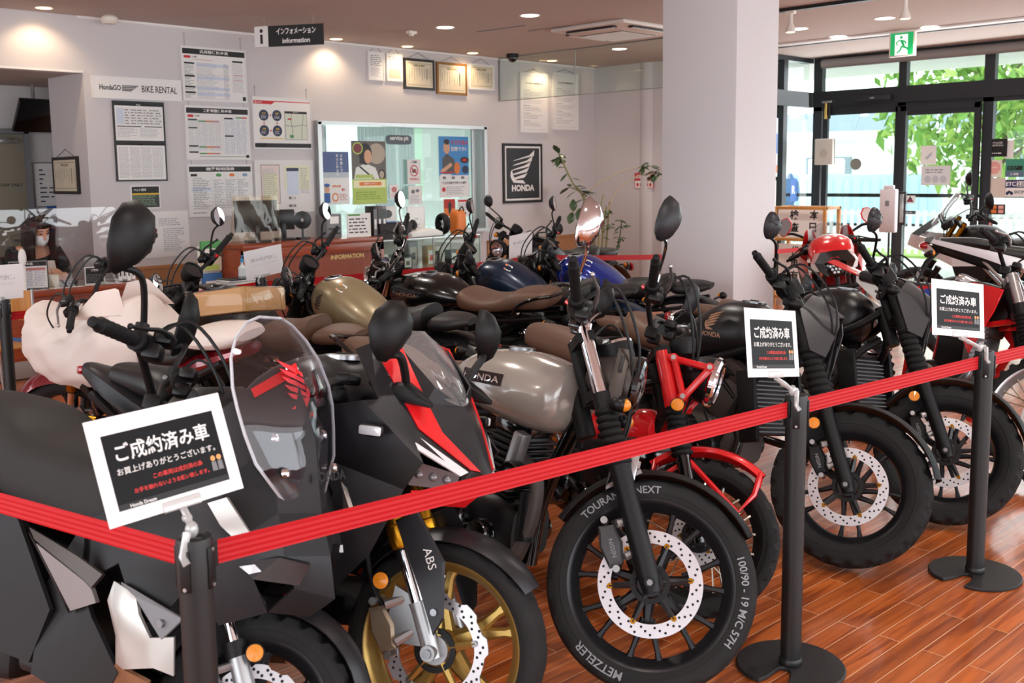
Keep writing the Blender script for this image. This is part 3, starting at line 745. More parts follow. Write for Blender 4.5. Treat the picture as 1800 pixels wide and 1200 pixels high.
def engine(root, c, w=.36, col=ENGB, fins=False, cyl_tilt=20, cover=None, hgt=.4):
    x, z = c; mb = MB()
    mb.body([(x + .2, z - .12, z + .06, w * .28), (x + .12, z - .16, z + .1, w * .4), (x - .08, z - .17, z + .1, w * .44), (x - .24, z - .13, z + .06, w * .36), (x - .3, z - .06, z + .02, w * .2)], col, n=16, k=3, e=4)
    o = mb.build('engine', root)
    for sd in (-1, 1):
        mb = MB(); y = sd * w * .42
        mb.lathe([(.105, 0), (.105, .035), (.095, .05), (.06, .056), (.055, .05), (.0, .052)], (x - .07, y, z - .03), (0, sd, 0), cover or col, n=28)
        for i in range(8): a = i * pi / 4; mb.cyl((x - .07 + cos(a) * .1, y, z - .03 + sin(a) * .1), (x - .07 + cos(a) * .1, y + sd * .045, z - .03 + sin(a) * .1), .008, STEEL, n=6)
        mb.lathe([(.055, 0), (.055, .035), (.048, .045), (0, .047)], (x + .1, y * .9, z - .05), (0, sd, 0), cover or col, n=20)
        mb.build('engine_cover', o)
    mb = MB(); R_ = Matrix.Translation((x + .08, 0, z + .08)) @ Matrix.Rotation(rad(cyl_tilt), 4, 'Y')
    if fins:
        for i in range(9): mb.box((0, 0, .02 + i * .024), (.2 - abs(i - 5) * .006, .2, .011), col, .004, T=R_)
        mb.box((0, 0, .11), (.14, .15, .24), col, .01, T=R_); mb.box((0, 0, .26), (.16, .17, .07), cover or col, .02, T=R_)
    else:
        mb.box((0, 0, .1), (.19, .27, .2), col, .015, T=R_); mb.box((0, 0, .235), (.21, .29, .09), col, .02, T=R_); mb.box((.02, 0, .275), (.15, .24, .03), BLKG, .01, T=R_)
        for i in range(4): mb.box((-.105, -.09 + i * .06, .12), (.02, .03, .12), col, .006, T=R_)
    mb.build('cylinder_head' , o)
    for i in range(7):
        a, b = random.uniform(-.2, .18), random.uniform(-.05, .3); sd = random.choice((-1, 1)); y = sd * w * .42; mb = MB()
        mb.tube([(x + a, y, z + b), (x + a + .07, y + sd * .03, z + b - .05), (x + a + .1, y, z + b - .14)], .006, random.choice((BLK, BLK, STEEL)), n=6, k=4); mb.build('hose', o)
    return o
def exhaust(root, pts, r, muf, rm, m=PIPE, mm=None, shield=None, sd=-1):
    mb = MB(); mb.tube(pts, r, m, n=12, k=6); o = mb.build('exhaust_pipe', root)
    a, b = Vector(muf[0]), Vector(muf[1]); mb = MB(); d = (b - a); L = d.length
    mb.lathe([(r, 0), (rm * .8, .03), (rm, .07), (rm, L - .05), (rm * .85, L - .02), (rm * .6, L), (rm * .5, L - .03)], a, d, mm or m, n=24); mb.build('muffler', o)
    if shield:
        mb = MB(); mid = a.lerp(b, .45); mb.lathe([(rm + .006, -.12), (rm + .012, -.11), (rm + .012, .11), (rm + .006, .12)], mid, d, shield, n=16, a0=-.9, a1=.9, up=(0, sd, .25)); mb.build('heat_shield', o)
    return o
def shock(root, p0, p1, m=RUB, spring=BLKM, r=.026):
    p0, p1 = Vector(p0), Vector(p1); d = p1 - p0; L = d.length; x, y, _ = frame(d); d.normalize(); mb = MB()
    mb.cyl(p0, p1, .012, CHROME); pts = []; n = 8; 
    for i in range(n * 10 + 1): a = 2 * pi * i / 10; pts.append(p0 + d * (L * .12 + L * .62 * i / (n * 10)) + (x * cos(a) + y * sin(a)) * r)
    mb.tube(pts, .0055, spring, n=6)
    for p in (p0, p1): mb.cyl(p - Vector((0, .015, 0)), p + Vector((0, .015, 0)), .02, CHROME, n=14)
    mb.cyl(p0.lerp(p1, .72), p0.lerp(p1, .9), r * .8, BLKM, n=14); return mb.build('shock_absorber', root)
def swing(root, x0, z0, x1, z1, y, m=BLKM, r=.022):
    mb = MB()
    for sd in (1, -1): mb.tube([(x0, sd * y * .7, z0), (x1 - .05, sd * y, z1), (x1 + (-.08 if x1 < x0 else .0), sd * y, z1)], r, m, n=10)
    mb.tube([(x0 - .1, -y * .8, z0), (x0 - .1, y * .8, z0)], r, m, n=10); return mb.build('swingarm', root)
def stand(root, x, z, lean):
    mb = MB(); y = .30; mb.tube([(x, .12, z), (x - .04, y, y * sin(rad(lean)) / cos(rad(lean)) + .012)], .011, BLKM, n=8); mb.box((x - .04, y + .01, y * sin(rad(lean)) / cos(rad(lean)) + .008), (.06, .05, .01), BLKM, .003); return mb.build('sidestand', root)
def indicator(root, p, q, T=None, lens=AMBER):
    mb = MB(T); p, q = Vector(p), Vector(q); mb.tube([p, q], .008, BLK, n=8); o = mb.build('indicator', root)
    mb = MB(T); mb.ell(q, (.032, .026, .026), BLK, 14, 8); mb.build('indicator_housing', o); mb = MB(T); mb.ell(q + Vector((.014, 0, 0)), (.024, .022, .022), lens, 14, 8); mb.build('indicator_lens', o)
def cylseat(secs, m, root, name, e=2.8, quilt=False, k=5):
    mb = MB(); mb.body(secs, m, n=24, k=k, e=e); o = mb.build(name, root)
    return o

def wing(mb, O, X, Y, h, m, off=.002, flip=False):
    """a feathered wing: five stacked feathers fanning from a root"""
    k = -1 if flip else 1
    for i in range(5):
        y0 = .12 + i * .155; L = 1.0 - .0 * i
        a = [(.10 + .02 * i, y0), (.62 - .02 * i + i * .07, y0 + .13 + .03 * i), (.78 + i * .06, y0 + .26 + .035 * i), (.40 + i * .05, y0 + .20 + .02 * i), (.12 + .02 * i, y0 + .10)]
        poly(mb, O, X, Y, [(p[0] * h * k, p[1] * h) for p in (a if not flip else a[::-1])], m, off)
    a = [(.0, .38), (.06, .2), (.2, .0), (.7, .0), (.5, .1), (.25, .16), (.12, .3), (.13, .45), (.06, .5)]
    poly(mb, O, X, Y, [(p[0] * h * k, p[1] * h) for p in (a if not flip else a[::-1])], m, off)
from mathutils.bvhtree import BVHTree
def project(mb, obj, d, off=.002):
    """press flat lettering onto an object's surface along d"""
    me = obj.data; t = BVHTree.FromPolygons([v.co.copy() for v in me.vertices], [list(p.vertices) for p in me.polygons]); d = Vector(d).normalized()
    last = None
    for i, p in enumerate(mb.v):
        h = t.ray_cast(p - d * .3, d)
        if h[0] is not None: mb.v[i] = h[0] - d * off; last = (mb.v[i] - p).dot(d)
        elif last is not None: mb.v[i] = p + d * last
    return mb
def bike(name, P, head, lean, label, cat='motorcycle', group=None):
    return empty(name, (P[0], P[1], 0), (-lean, 0, head), label, cat, group)

TANSAND = mat('tan_tank', '#8d7d5f', .34, .25, coat=.25); DBLUE = mat('dark_blue_matt', '#1c2a40', .3, .3, coat=.2); BBLUE = mat('bright_blue', '#0c2a86', .16, .3, coat=1.)
MBLK = mat('matt_black_tank', '#19181a', .34, .25); SMBLK = mat('satin_black_tank', '#0d0c0c', .22, .1, coat=.5); GREYT = mat('grey_tank', '#a09a93', .2, .15, coat=1.)
BADGE = mat('copper_badge', '#a98369', .4, .5); BADGED = mat('dark_badge', '#191715', .4)

COWLG = mat('cowl_grey', '#3b3b3e', .4, .2)
def cruiser(P, head, lean, dl, label, tank=MBLK, seat=BROWN, cowl=False, badge='r', mir=True, hi=1., rear_seat=True, group=None, sticker=True, fend=MBLK):
    B = bike('motorcycle', P, head, lean, label, group=group)
    R, w = .322, .135; FK = Fork(R, 28); T = steer(R, 28, dl)
    wheel(B, 'front_wheel', 0, R, w, .231, T, 'swirl', RIMB, (.158, .118, 5), -1, 1)
    wheel(B, 'rear_wheel', -1.49, .318, .16, .2, None, 'swirl', RIMB, (.12, .09, 5), -1, 1)
    fork(B, FK, T, .105, (.36, .60, .66, .80, .83), BLKM, BLKM, BLKM, (.03, .027))
    caliper(B, T, FK, .13, -.085, -.085, BLKM, 'NISSIN', 1.05); reflector(B, FK, T, .27, -.055, .135, -1, .026)
    fender(B, 'front_fender', (0, 0, R), R + .03, 20, 150, .17, BLKM, T, drop=.25)
    controls(B, FK, T, [(.84, -.03, 0), (.88, -.04, .09), (.89, -.05, .16), (.905, -.055, .29)], (.895, -.05, .26), (.94, -.07, .44), cables=True)
    meter(B, T @ FK(.91, -.02, 0), T.to_3x3() @ Vector((-.75, 0, .66)), .055, .065, None)
    if mir:
        for sd in (1, -1):
            b = FK(.92, -.045, sd * .225)
            mirror(B, b, FK(1.05, .015, sd * .43), .058, DGREY, T, facing=(-1, -sd * .12, .05))
    headlamp(B, FK, T, .64, .07 if cowl else .12, .07 if cowl else .088, BLKM, BLKM, .1, fy=.105)
    if cowl:
        q = lambda s, f, y: tuple(FK(s, f, y))
        tp, rt, r2, bt, bl, lf = q(.83, .075, -.06), q(.70, .155, -.055), q(.655, .145, -.065), q(.53, .06, -.12), q(.57, .01, -.155), q(.755, .015, -.152)
        both_panel('headlight_cowl', B, [([tp, rt, r2, bt, bl, lf], COWLG), ([tp, rt, q(.71, .175, 0), q(.83, .10, 0)], COWLG)], .006, 50, T)
    for sd in (1, -1): indicator(B, FK(.76, .0, sd * .1), FK(.78, .0, sd * .17), T, BLKM if cowl else AMBER)
    mb = MB(); mb.body([(-.49, .87, .95, .05), (-.53, .80, 1.0, .11), (-.60, .76, 1.035, .15), (-.74, .73, 1.03, .172), (-.88, .71, .955, .165), (-.99, .69, .87, .13), (-1.09, .68, .77, .075)], tank, n=28, k=6, e=2.3)
    t = mb.build('fuel_tank', B, ang=60); cap(t, (-.635, 0, 1.036), (.03, 0, 1), .055)
    for sd in ((-1,) if badge == 'r' else (1,) if badge == 'l' else ()):
        mb = MB(); X = Vector((-sd * 1, 0, 0)) if sd < 0 else Vector((-1, 0, 0)); X = Vector((1, 0, 0)) if sd < 0 else Vector((-1, 0, 0))
        O = Vector((-.78 if sd < 0 else -.60, sd * .3, .875)); bc = BADGE if sd < 0 else BADGED
        if sd < 0:
            text(mb, 'HONDA', bc, O, X, UP, w=.115, bold=.02); wing(mb, O + Vector((.012, 0, .032)), X, UP, .085, bc)
        else: wing(mb, O + Vector((-.0, 0, .03)), X, UP, .085, bc)
        project(mb, t, (0, -sd, -.15)); mb.build('badge', t)
    if sticker:
        mb = MB(); rect(mb, Vector((-.8, .05, 1.2)), (1, 0, 0), (0, 1, 0), 0, 0, .05, .055, WHITE); rect(mb, Vector((-.8, .05, 1.201)), (1, 0, 0), (0, 1, 0), .036, .0, .05, .055, mat('sticker_orange', '#d98a63', .6)); project(mb, t, (0, 0, -1)); mb.build('label_sticker', t)
    cylseat([(-1.0, .78, .83, .07), (-1.05, .74, .87, .12), (-1.18, .73, .875, .15), (-1.32, .76, .91, .15), (-1.385, .80, .92, .10)], seat, B, 'seat', 2.6)
    if rear_seat: cylseat([(-1.40, .80, .84, .07), (-1.45, .79, .87, .11), (-1.58, .80, .875, .10), (-1.68, .83, .865, .05)], SEATB if seat is not BROWN else BROWN, B, 'rear_seat', 2.8)
    fender(B, 'rear_fender', (-1.49, 0, .318), .45, 12, 165, .21, fend, None, drop=.3, flare=.02)
    mb = MB()
    for sd in (1, -1):
        mb.tube([(-.42, sd * .03, .93), (-.52, sd * .11, .84), (-.75, sd * .155, .74), (-1.0, sd * .13, .66), (-1.12, sd * .12, .62)], .019, BLKM, n=10, k=5)
        mb.tube([(-.40, sd * .03, .80), (-.47, sd * .12, .70), (-.60, sd * .14, .45), (-.68, sd * .13, .25)], .018, BLKM, n=10, k=5)
        mb.tube([(-.50, sd * .12, .72), (-.78, sd * .15, .66), (-1.02, sd * .13, .66)], .013, BLKM, n=8, k=4); mb.tube([(-.72, sd * .15, .73), (-.56, sd * .13, .60)], .012, BLKM, n=8)
        mb.tube([(-1.0, sd * .13, .66), (-1.05, sd * .12, .42), (-.98, sd * .12, .3)], .018, BLKM, n=8, k=4); mb.tube([(-1.05, sd * .11, .66), (-1.4, sd * .13, .70), (-1.62, sd * .1, .74)], .014, BLKM, n=8, k=4)
    mb.cyl((-.345, 0, .78), (-.43, 0, .96), .035, BLKM, n=14); o = mb.build('frame', B)
    for sd in (1, -1):
        mb = MB(); y = sd * .142; mb.prism([(-.56, .70), (-.92, .645), (-.83, .735), (-.66, .755)], y, y + sd * .012, BLKM, .008); mb.prism([(-.64, .695), (-.82, .668), (-.76, .722), (-.68, .735)], y + sd * .011, y + sd * .018, BLKM, .005); mb.build('side_panel', o)
    engine(B, (-.76, .42), .36, CAST if badge == 'r' else ENGB, False, 22, ENGB)
    mb = MB(); mb.box((-.47, 0, .58), (.05, .28, .26), BLKM, .008, rot=(0, -14, 0)); 
    for sd in (1, -1): mb.box((-.46, sd * .155, .58), (.10, .025, .32), BLKM, .008, rot=(0, -14, 0))
    o = mb.build('radiator', B); mb = MB()
    for i in range(13): mb.box((-.442 , 0, .475 + i * .018), (.004, .27, .006), GREY, rot=(0, -14, 0), T=Matrix.Translation((.0 + (i - 6) * .0045 * -1, 0, 0)))
    mb.build('radiator_grille', o)
    exhaust(B, [(-.60, -.08, .50), (-.53, -.1, .40), (-.62, -.14, .22), (-.95, -.17, .22), (-1.08, -.18, .26)], .022, ((-1.06, -.18, .26), (-1.55, -.2, .33)), .055, PIPE, BLKM)
    swing(B, -1.02, .34, -1.49, .318, .12)
    for sd in (1, -1): shock(B, (-1.44, sd * .15, .38), (-1.22, sd * .14, .66))
    stand(B, -.95, .2, lean); indicator(B, (-1.66, .1, .72), (-1.7, .16, .73)); indicator(B, (-1.66, -.1, .72), (-1.7, -.16, .73))
    mb = MB(); mb.lathe([(0, 0), (.04, 0), (.045, .02), (0, .03)], (-1.88, 0, .66), (-1, 0, .1), REDL, n=20); mb.box((-1.84, 0, .66), (.07, .05, .05), BLK, .01); mb.build('tail_light', B)
    mb = MB(); mb.lathe([(0, 0), (.05, 0), (.052, .05), (.04, .07), (0, .072)], (-.99, -.16, .69), (.4, -.9, .1), BLK, n=22); mb.build('air_box', B)
    return B

def retro(P, head, lean, dl, label, tank=GREYT, seat=BROWN, chrome_mirror=True, front=True, badge=True, rear_detail=False):
    B = bike('motorcycle', P, head, lean, label); R, w = .331, .105; FK = Fork(R, 27); T = steer(R, 27, dl)
    tx = [('TOURANCE NEXT', 122, .024), ('100/90 - 19 M/C 57H', 2, .024), ('METZELER', -112, .026)] if front else None
    wheel(B, 'front_wheel', 0, R, w, .258, T, 'y7', RIMB, (.163, .122, 6), -1, 0, txt=tx)
    wheel(B, 'rear_wheel', -1.44, .315, .14, .222, None, 'y7', RIMB, (.12, .09, 5), -1, 0)
    fork(B, FK, T, .1, (.37, .565, .62, .81, .84), BLKM, CHROME, BLKM, (.034, .024))
    caliper(B, T, FK, .14, -.09, -.07, mat('caliper_grey', '#3a3b3e', .5), 'NISSIN', 1.15); reflector(B, FK, T, .34, .05, .13, 1)
    fender(B, 'front_fender', (0, 0, R), R + .026, 38, 158, .14, BLKM, T, drop=.3, taper=.75)
    for sd in (1, -1):
        mb = MB(T)
        mb.tube([FK(.36, -.03, sd * .075), FK(.32, -.06, sd * .07), Vector((-.10, sd * .065, R + .335))], .01, STEEL if sd < 0 else BLKM, n=8); mb.box(FK(.36, .04, sd * .08), (.03, .012, .09), SILV, .003)
        mb.build('fender_stay', B)
    controls(B, FK, T, [(.89, -.02, 0), (.92, -.03, .09), (.93, -.02, .17), (.89, .0, .29)], (.885, .0, .28), (.945, .02, .47), levers=True, lev=SILV, barcol=BLKG if not chrome_mirror else BLKG)
    for sd in (1, -1):
        b = FK(.945, .015, sd * .27)
        mirror(B, b, FK(1.09, .085, sd * .40), .062, CHROME if chrome_mirror and sd < 0 else BLKM, T, facing=(-1, -sd * .15, .05), stalk=CHROME, shape='round' if not chrome_mirror else 'oval', tall=1.35)
    headlamp(B, FK, T, .63, .12, .097, SMBLK if not front else CAST, CHROME if not front else BLKG, .175 if front else .13, stay=None)
    if front:
        p = FK(.63, .12, -.001)
        for sd in (1, -1):
            mb = MB(T)
            mb.box(p + Vector((-.055, sd * .097, .0)), (.045, .008, .2), CAST, .003, rot=(sd * 8, 0, 0)); 
            for z in (-.05, .045): mb.box(p + Vector((-.055, sd * .102, z)), (.014, .006, .055), INK, .002, rot=(sd * 8, 0, 0))
            mb.cyl(p + Vector((-.055, sd * .098, -.085)), p + Vector((-.055, sd * .108, -.085)), .009, STEEL, n=10); mb.tube([FK(.62, .0, sd * .1), p + Vector((-.06, sd * .1, -.1))], .01, STEEL, n=6)
            mb.build('headlight_stay', B)
    meter(B, T @ FK(.78, .085, .02), T.to_3x3() @ Vector((-.5, 0, .85)), .062, .075, None, rim=CHROME if front else SILV, face=mat('meter_face_black', '#121214', .08, coat=1.))
    for sd in (1, -1): indicator(B, FK(.56, .04, sd * .10), FK(.555, .05, sd * .145), T, AMBER) if front else indicator(B, FK(.70, .06, sd * .12), FK(.70, .08, sd * .20), T, BLKM)
    mb = MB(); mb.body([(-.375, .83, .93, .06), (-.40, .765, .965, .115), (-.47, .73, .985, .15), (-.62, .735, 1.005, .172), (-.80, .77, .99, .16), (-.92, .80, .935, .115), (-.985, .815, .88, .07)], tank, n=28, k=6, e=2.25)
    t = mb.build('fuel_tank', B, ang=60); cap(t, (-.68, 0, 1.006), (-.02, 0, 1), .05)
    for sd in (-1, 1):
        mb = MB(); X = Vector((1, 0, 0)) if sd < 0 else Vector((-1, 0, 0)); O = Vector((-.80 if sd < 0 else -.50, sd * .4, .885))
        if front: [rect(mb, O, X, UP, -.012 + .0143 * i, -.010, -.012 + .0143 * (i + 1), .033, BLKG) for i in range(15)]
        text(mb, 'HONDA', CHROME if front else BADGE, O + Vector((0, sd * .0003, 0)), X, UP, w=.19, h=.023, bold=.025, off=.0012); rr_ = len(mb.v)
        v0 = [v.y for v in mb.v]; project(mb, t, (0, -sd, 0), .003)
        for v, y_ in zip(mb.v, v0): v.y += (y_ - sd * .4)
        mb.build('badge', t)
    if not front: 
        mb = MB(); rect(mb, Vector((-.58, .02, 1.2)), (0, 1, 0), (-1, 0, 0), 0, 0, .05, .04, WHITE); project(mb, t, (0, 0, -1)); mb.build('label_sticker', t)
    mb = MB(); mb.body([(-.95, .84, .90, .07), (-.99, .80, .925, .125), (-1.15, .80, .885, .145), (-1.30, .81, .90, .145), (-1.42, .825, .945, .135), (-1.60, .84, .955, .125), (-1.66, .88, .94, .07)], seat, n=24, k=5, e=3); so_ = mb.build('seat', B, ang=60)
    mb = MB()
    for sd in (1, -1): mb.tube([(-1.42, sd * .14, .82), (-1.48, sd * .16, .88), (-1.6, sd * .16, .93), (-1.7, sd * .12, .94)], .010, BLKG, n=8, k=4)
    mb.tube([(-1.7, .12, .94), (-1.73, 0, .94), (-1.7, -.12, .94)], .010, BLKG, n=8, k=4); mb.build('grab_rail', B)
    fender(B, 'rear_fender', (-1.44, 0, .315), .43, 5, 150, .19, BLKM, None, drop=.3)
    mb = MB()
    for sd in (1, -1):
        mb.tube([(-.40, sd * .03, .88), (-.55, sd * .06, .80), (-.95, sd * .09, .74), (-1.3, sd * .12, .76), (-1.62, sd * .1, .80)], .017, BLKM, n=10, k=5); mb.tube([(-.98, sd * .1, .74), (-1.04, sd * .11, .5), (-.96, sd * .1, .28)], .02, BLKM, n=10, k=4)
        mb.tube([(-1.0, sd * .11, .5), (-1.3, sd * .13, .74)], .013, BLKM, n=8)
    mb.tube([(-.37, 0, .80), (-.50, 0, .50), (-.53, 0, .26)], .03, BLKG, n=12, k=4); mb.cyl((-.33, 0, .74), (-.43, 0, .95), .034, BLKM, n=14); mb.build('frame', B)
    engine(B, (-.74, .40), .34, ENGB, True, 8, BLKG)
    mb = MB(); mb.box((-.56, -.10, .62), (.05, .05, .22), ALUM, .01, rot=(0, 15, 0)); mb.cyl((-.52, -.12, .58), (-.52, -.16, .58), .05, BLKM, n=20); mb.lathe([(.05, 0), (.045, .006), (.02, .004), (0, .01)], (-.52, -.16, .58), (0, -1, 0), BLKG, n=20); mb.build('horn', B)
    mb = MB(); mb.tube([(-.56, -.05, .62), (-.47, -.07, .56), (-.46, -.1, .40), (-.55, -.13, .24), (-.9, -.15, .2)], .026, mat('wrapped_pipe', '#4c4543', .55), n=12, k=6); mb.tube([(-.49, -.075, .52), (-.47, -.1, .36)], .036, BLKM, n=12); mb.build('exhaust_pipe', B)
    exhaust(B, [(-.85, -.15, .2), (-1.0, -.16, .22)], .024, ((-1.0, -.16, .22), (-1.6, -.2, .36)), .05, PIPE, CHROME)
    swing(B, -1.0, .33, -1.44, .315, .11)
    for sd in (1, -1): shock(B, (-1.36, sd * .14, .36), (-1.24, sd * .135, .72), spring=CHROME if rear_detail else BLKM)
    stand(B, -.9, .2, lean); indicator(B, (-1.66, .1, .78), (-1.7, .17, .79)); indicator(B, (-1.66, -.1, .78), (-1.7, -.17, .79))
    mb = MB(); mb.lathe([(0, 0), (.045, 0), (.05, .03), (0, .045)], (-1.77, 0, .76), (-1, 0, .2), REDL, n=20); mb.box((-1.73, 0, .76), (.07, .07, .07), BLKM, .02); mb.build('tail_light', B)
    return B
# ------------------------------------------------------------------ more machines
CBRG = mat('matt_graphite', '#232327', .36, .3); CBRK = mat('fairing_black', '#121214', .42)
SHADE = glassmat('screen_reflection_haze', '#f4f4f6', .13, opac=.07); SCREENT = glassmat('screen_tint', '#f2f1f4', .07)  # white haze mixed into SHADE stands for bright reflections on the screen
def both(mb, pts, m):
    mb.add(pts, [tuple(range(len(pts)))], m); mb.add([(x, -y, z) for x, y, z in pts][::-1], [tuple(range(len(pts)))], m)
SPLIT = {'fork_guard', 'accent_panel', 'leg_panel', 'leg_fairing', 'headlight', 'running_light', 'side_panel', 'shroud', 'shroud_graphic', 'side_cover', 'tail_fin', 'red_stripe', 'headlight_cowl'}
def both_panel(name, root, items, th=.006, ang=24, T=None, sides=(1, -1)):
    if name in SPLIT and len(sides) == 2:
        both_panel(name, root, items, th, ang, T, (1,)); return both_panel(name, root, items, th, ang, T, (-1,))
    """mirrored sheet panels: faces meeting at an edge are welded, then given thickness"""
    bm = bmesh.new(); mats = []; c0 = Vector((-.3, 0, .72))
    for pts, m in items:
        if m not in mats: mats.append(m)
        for sg in sides:
            P = [Vector((x, y * sg, z)) for x, y, z in pts]; P = [p for i, p in enumerate(P) if (p - P[i - 1]).length > 1e-4]
            if sg < 0 and len(sides) == 2 and all(abs(p.y) < 1e-4 for p in P): continue
            c = sum(P, Vector()) / len(P); n = (P[1] - P[0]).cross(P[2] - P[1])
            if n.dot(c - c0) < 0: P = P[::-1]
            try: f = bm.faces.new([bm.verts.new(p) for p in P])
            except ValueError: continue
            f.material_index = mats.index(m)
    bmesh.ops.remove_doubles(bm, verts=bm.verts[:], dist=2e-4)
    bmesh.ops.triangulate(bm, faces=[f for f in bm.faces if len(f.verts) > 3], quad_method='BEAUTY')
    bm.normal_update(); v0 = bm.verts[:]; N = {v: v.normal.copy() for v in v0}
    dupv = {v: bm.verts.new(v.co - N[v] * th) for v in v0}
    faces = bm.faces[:]; edges = [e for e in bm.edges if len(e.link_faces) == 1]
    rim = []
    for e in edges:
        l = e.link_loops[0]; rim.append((l.vert, l.link_loop_next.vert, e.link_faces[0].material_index))
    for f in faces:
        try: g = bm.faces.new([dupv[v] for v in reversed(f.verts)]); g.material_index = f.material_index
        except ValueError: pass
    for a_, b_, k in rim:
        try: g = bm.faces.new([b_, a_, dupv[a_], dupv[b_]]); g.material_index = k
        except ValueError: pass
    if T:
        for v in bm.verts: v.co = T @ v.co
    me = D.meshes.new(name); bm.to_mesh(me); bm.free()
    for m in mats: me.materials.append(m)
    me.polygons.foreach_set('use_smooth', [True] * len(me.polygons)); me.set_sharp_from_angle(angle=rad(ang)); me.update()
    o = D.objects.new(name, me); COL.objects.link(o); o.parent = root
    return o
def usd_fork(root, FK, T, y, outer, s=(.14, .36, .66)):
    mb = MB(T)
    for q in (s[2] - .1, s[2]): mb.loft([[FK(q + z, a, b) for a, b in ((-.03, -y - .03), (.03, -y - .03), (.03, y + .03), (-.03, y + .03), (-.06, 0))] for z in (-.015, .015)], BLKM)
    o = mb.build('fork', root)
    for sd in (1, -1):
        mb = MB(T); mb.cyl(FK(.05, 0, sd * y), FK(s[1], 0, sd * y), .0205, CHROME, n=18); mb.tube([FK(s[1] - .07, 0, sd * y), FK(s[1] - .06, 0, sd * y), FK(s[1] - .005, 0, sd * y), FK(s[1], 0, sd * y), FK(s[2], 0, sd * y)], [.026, .032, .032, .028, .027], outer, n=18)
        mb.cyl(FK(s[1] - .075, 0, sd * y), FK(s[1] - .065, 0, sd * y), .027, BLK, n=16)
        mb.tube([FK(-.02, 0, sd * y), FK(.03, 0, sd * y), FK(.12, .0, sd * y), FK(s[0], 0, sd * y)], [.024, .027, .026, .028], ALUM, n=14)
        mb.cyl(FK(0, 0, sd * (y - .03)), FK(0, 0, sd * (y + .035)), .022, ALUM, n=14); mb.cyl(FK(0, 0, sd * (y + .03)), FK(0, 0, sd * (y + .042)), .013, STEEL, n=8)
        mb.loft([[FK(a, b, sd * (y + z)) for a, b in ((.02, -.02), (.05, -.09), (.12, -.10), (.2, -.05), (.16, -.01))] for z in (-.008, .008)], ALUM)
        mb.build('fork_leg', o)
    return o

def tail_unit(B):
    mb = MB(); mb.loft([[(-1.56 + .02 * k, y * q, .90 + z * q) for y, z in ((-.09, .03), (-.05, .06), (.05, .06), (.09, .03), (.06, -.05), (0, -.075), (-.06, -.05))] for k, q in ((0, .75), (.6, 1), (3, 1.05))], BLKG); o = mb.build('tail_light', B)
    mb = MB()
    for y, z in ((-.05, .02), (-.017, .028), (.017, .028), (.05, .02), (-.034, -.01), (0, -.008), (.034, -.01), (-.017, -.04), (.017, -.04)): mb.ell((-1.562, y * .8, .90 + z * .8), (.006, .011, .011), LENS, 10, 6)
    mb.build('tail_lamp_element', o)
    both_panel('tail_panel', B, [([(-1.5, 0, 1.03), (-1.46, -.10, 1.02), (-1.54, -.15, .95), (-1.58, -.08, .945), (-1.58, 0, .97)], BLKG), ([(-1.46, -.10, 1.02), (-1.2, -.14, 1.0), (-1.25, -.18, .92), (-1.54, -.15, .95)], REDP), ([(-1.54, -.15, .95), (-1.25, -.18, .92), (-1.2, -.17, .86), (-1.5, -.12, .88)], WHITE), ([(-1.54, -.15, .95), (-1.5, -.12, .88), (-1.56, -.06, .84), (-1.58, -.08, .945)], BLKG)], .008, 30)
    mb = MB(); mb.box((-1.60, 0, .74), (.02, .14, .03), BLKM, .006); mb.tube([(-1.50, 0, .86), (-1.6, 0, .75), (-1.62, 0, .62)], .018, BLKM, n=8); mb.tube([(-1.6, -.15, .76), (-1.6, .15, .76)], .014, BLKM, n=8); mb.box((-1.64, 0, .68), (.02, .16, .06), mat('red_reflector', '#c33a24', .2, coat=.5), .006); mb.build('plate_holder', B)
    for sd in (1, -1): indicator(B, (-1.6, sd * .13, .76), (-1.6, sd * .2, .76))
    both_panel('tail_fin', B, [([(-1.25, -.2, .8), (-1.42, -.19, .86), (-1.5, -.18, .72), (-1.36, -.19, .62)], REDP)], .01, 20)
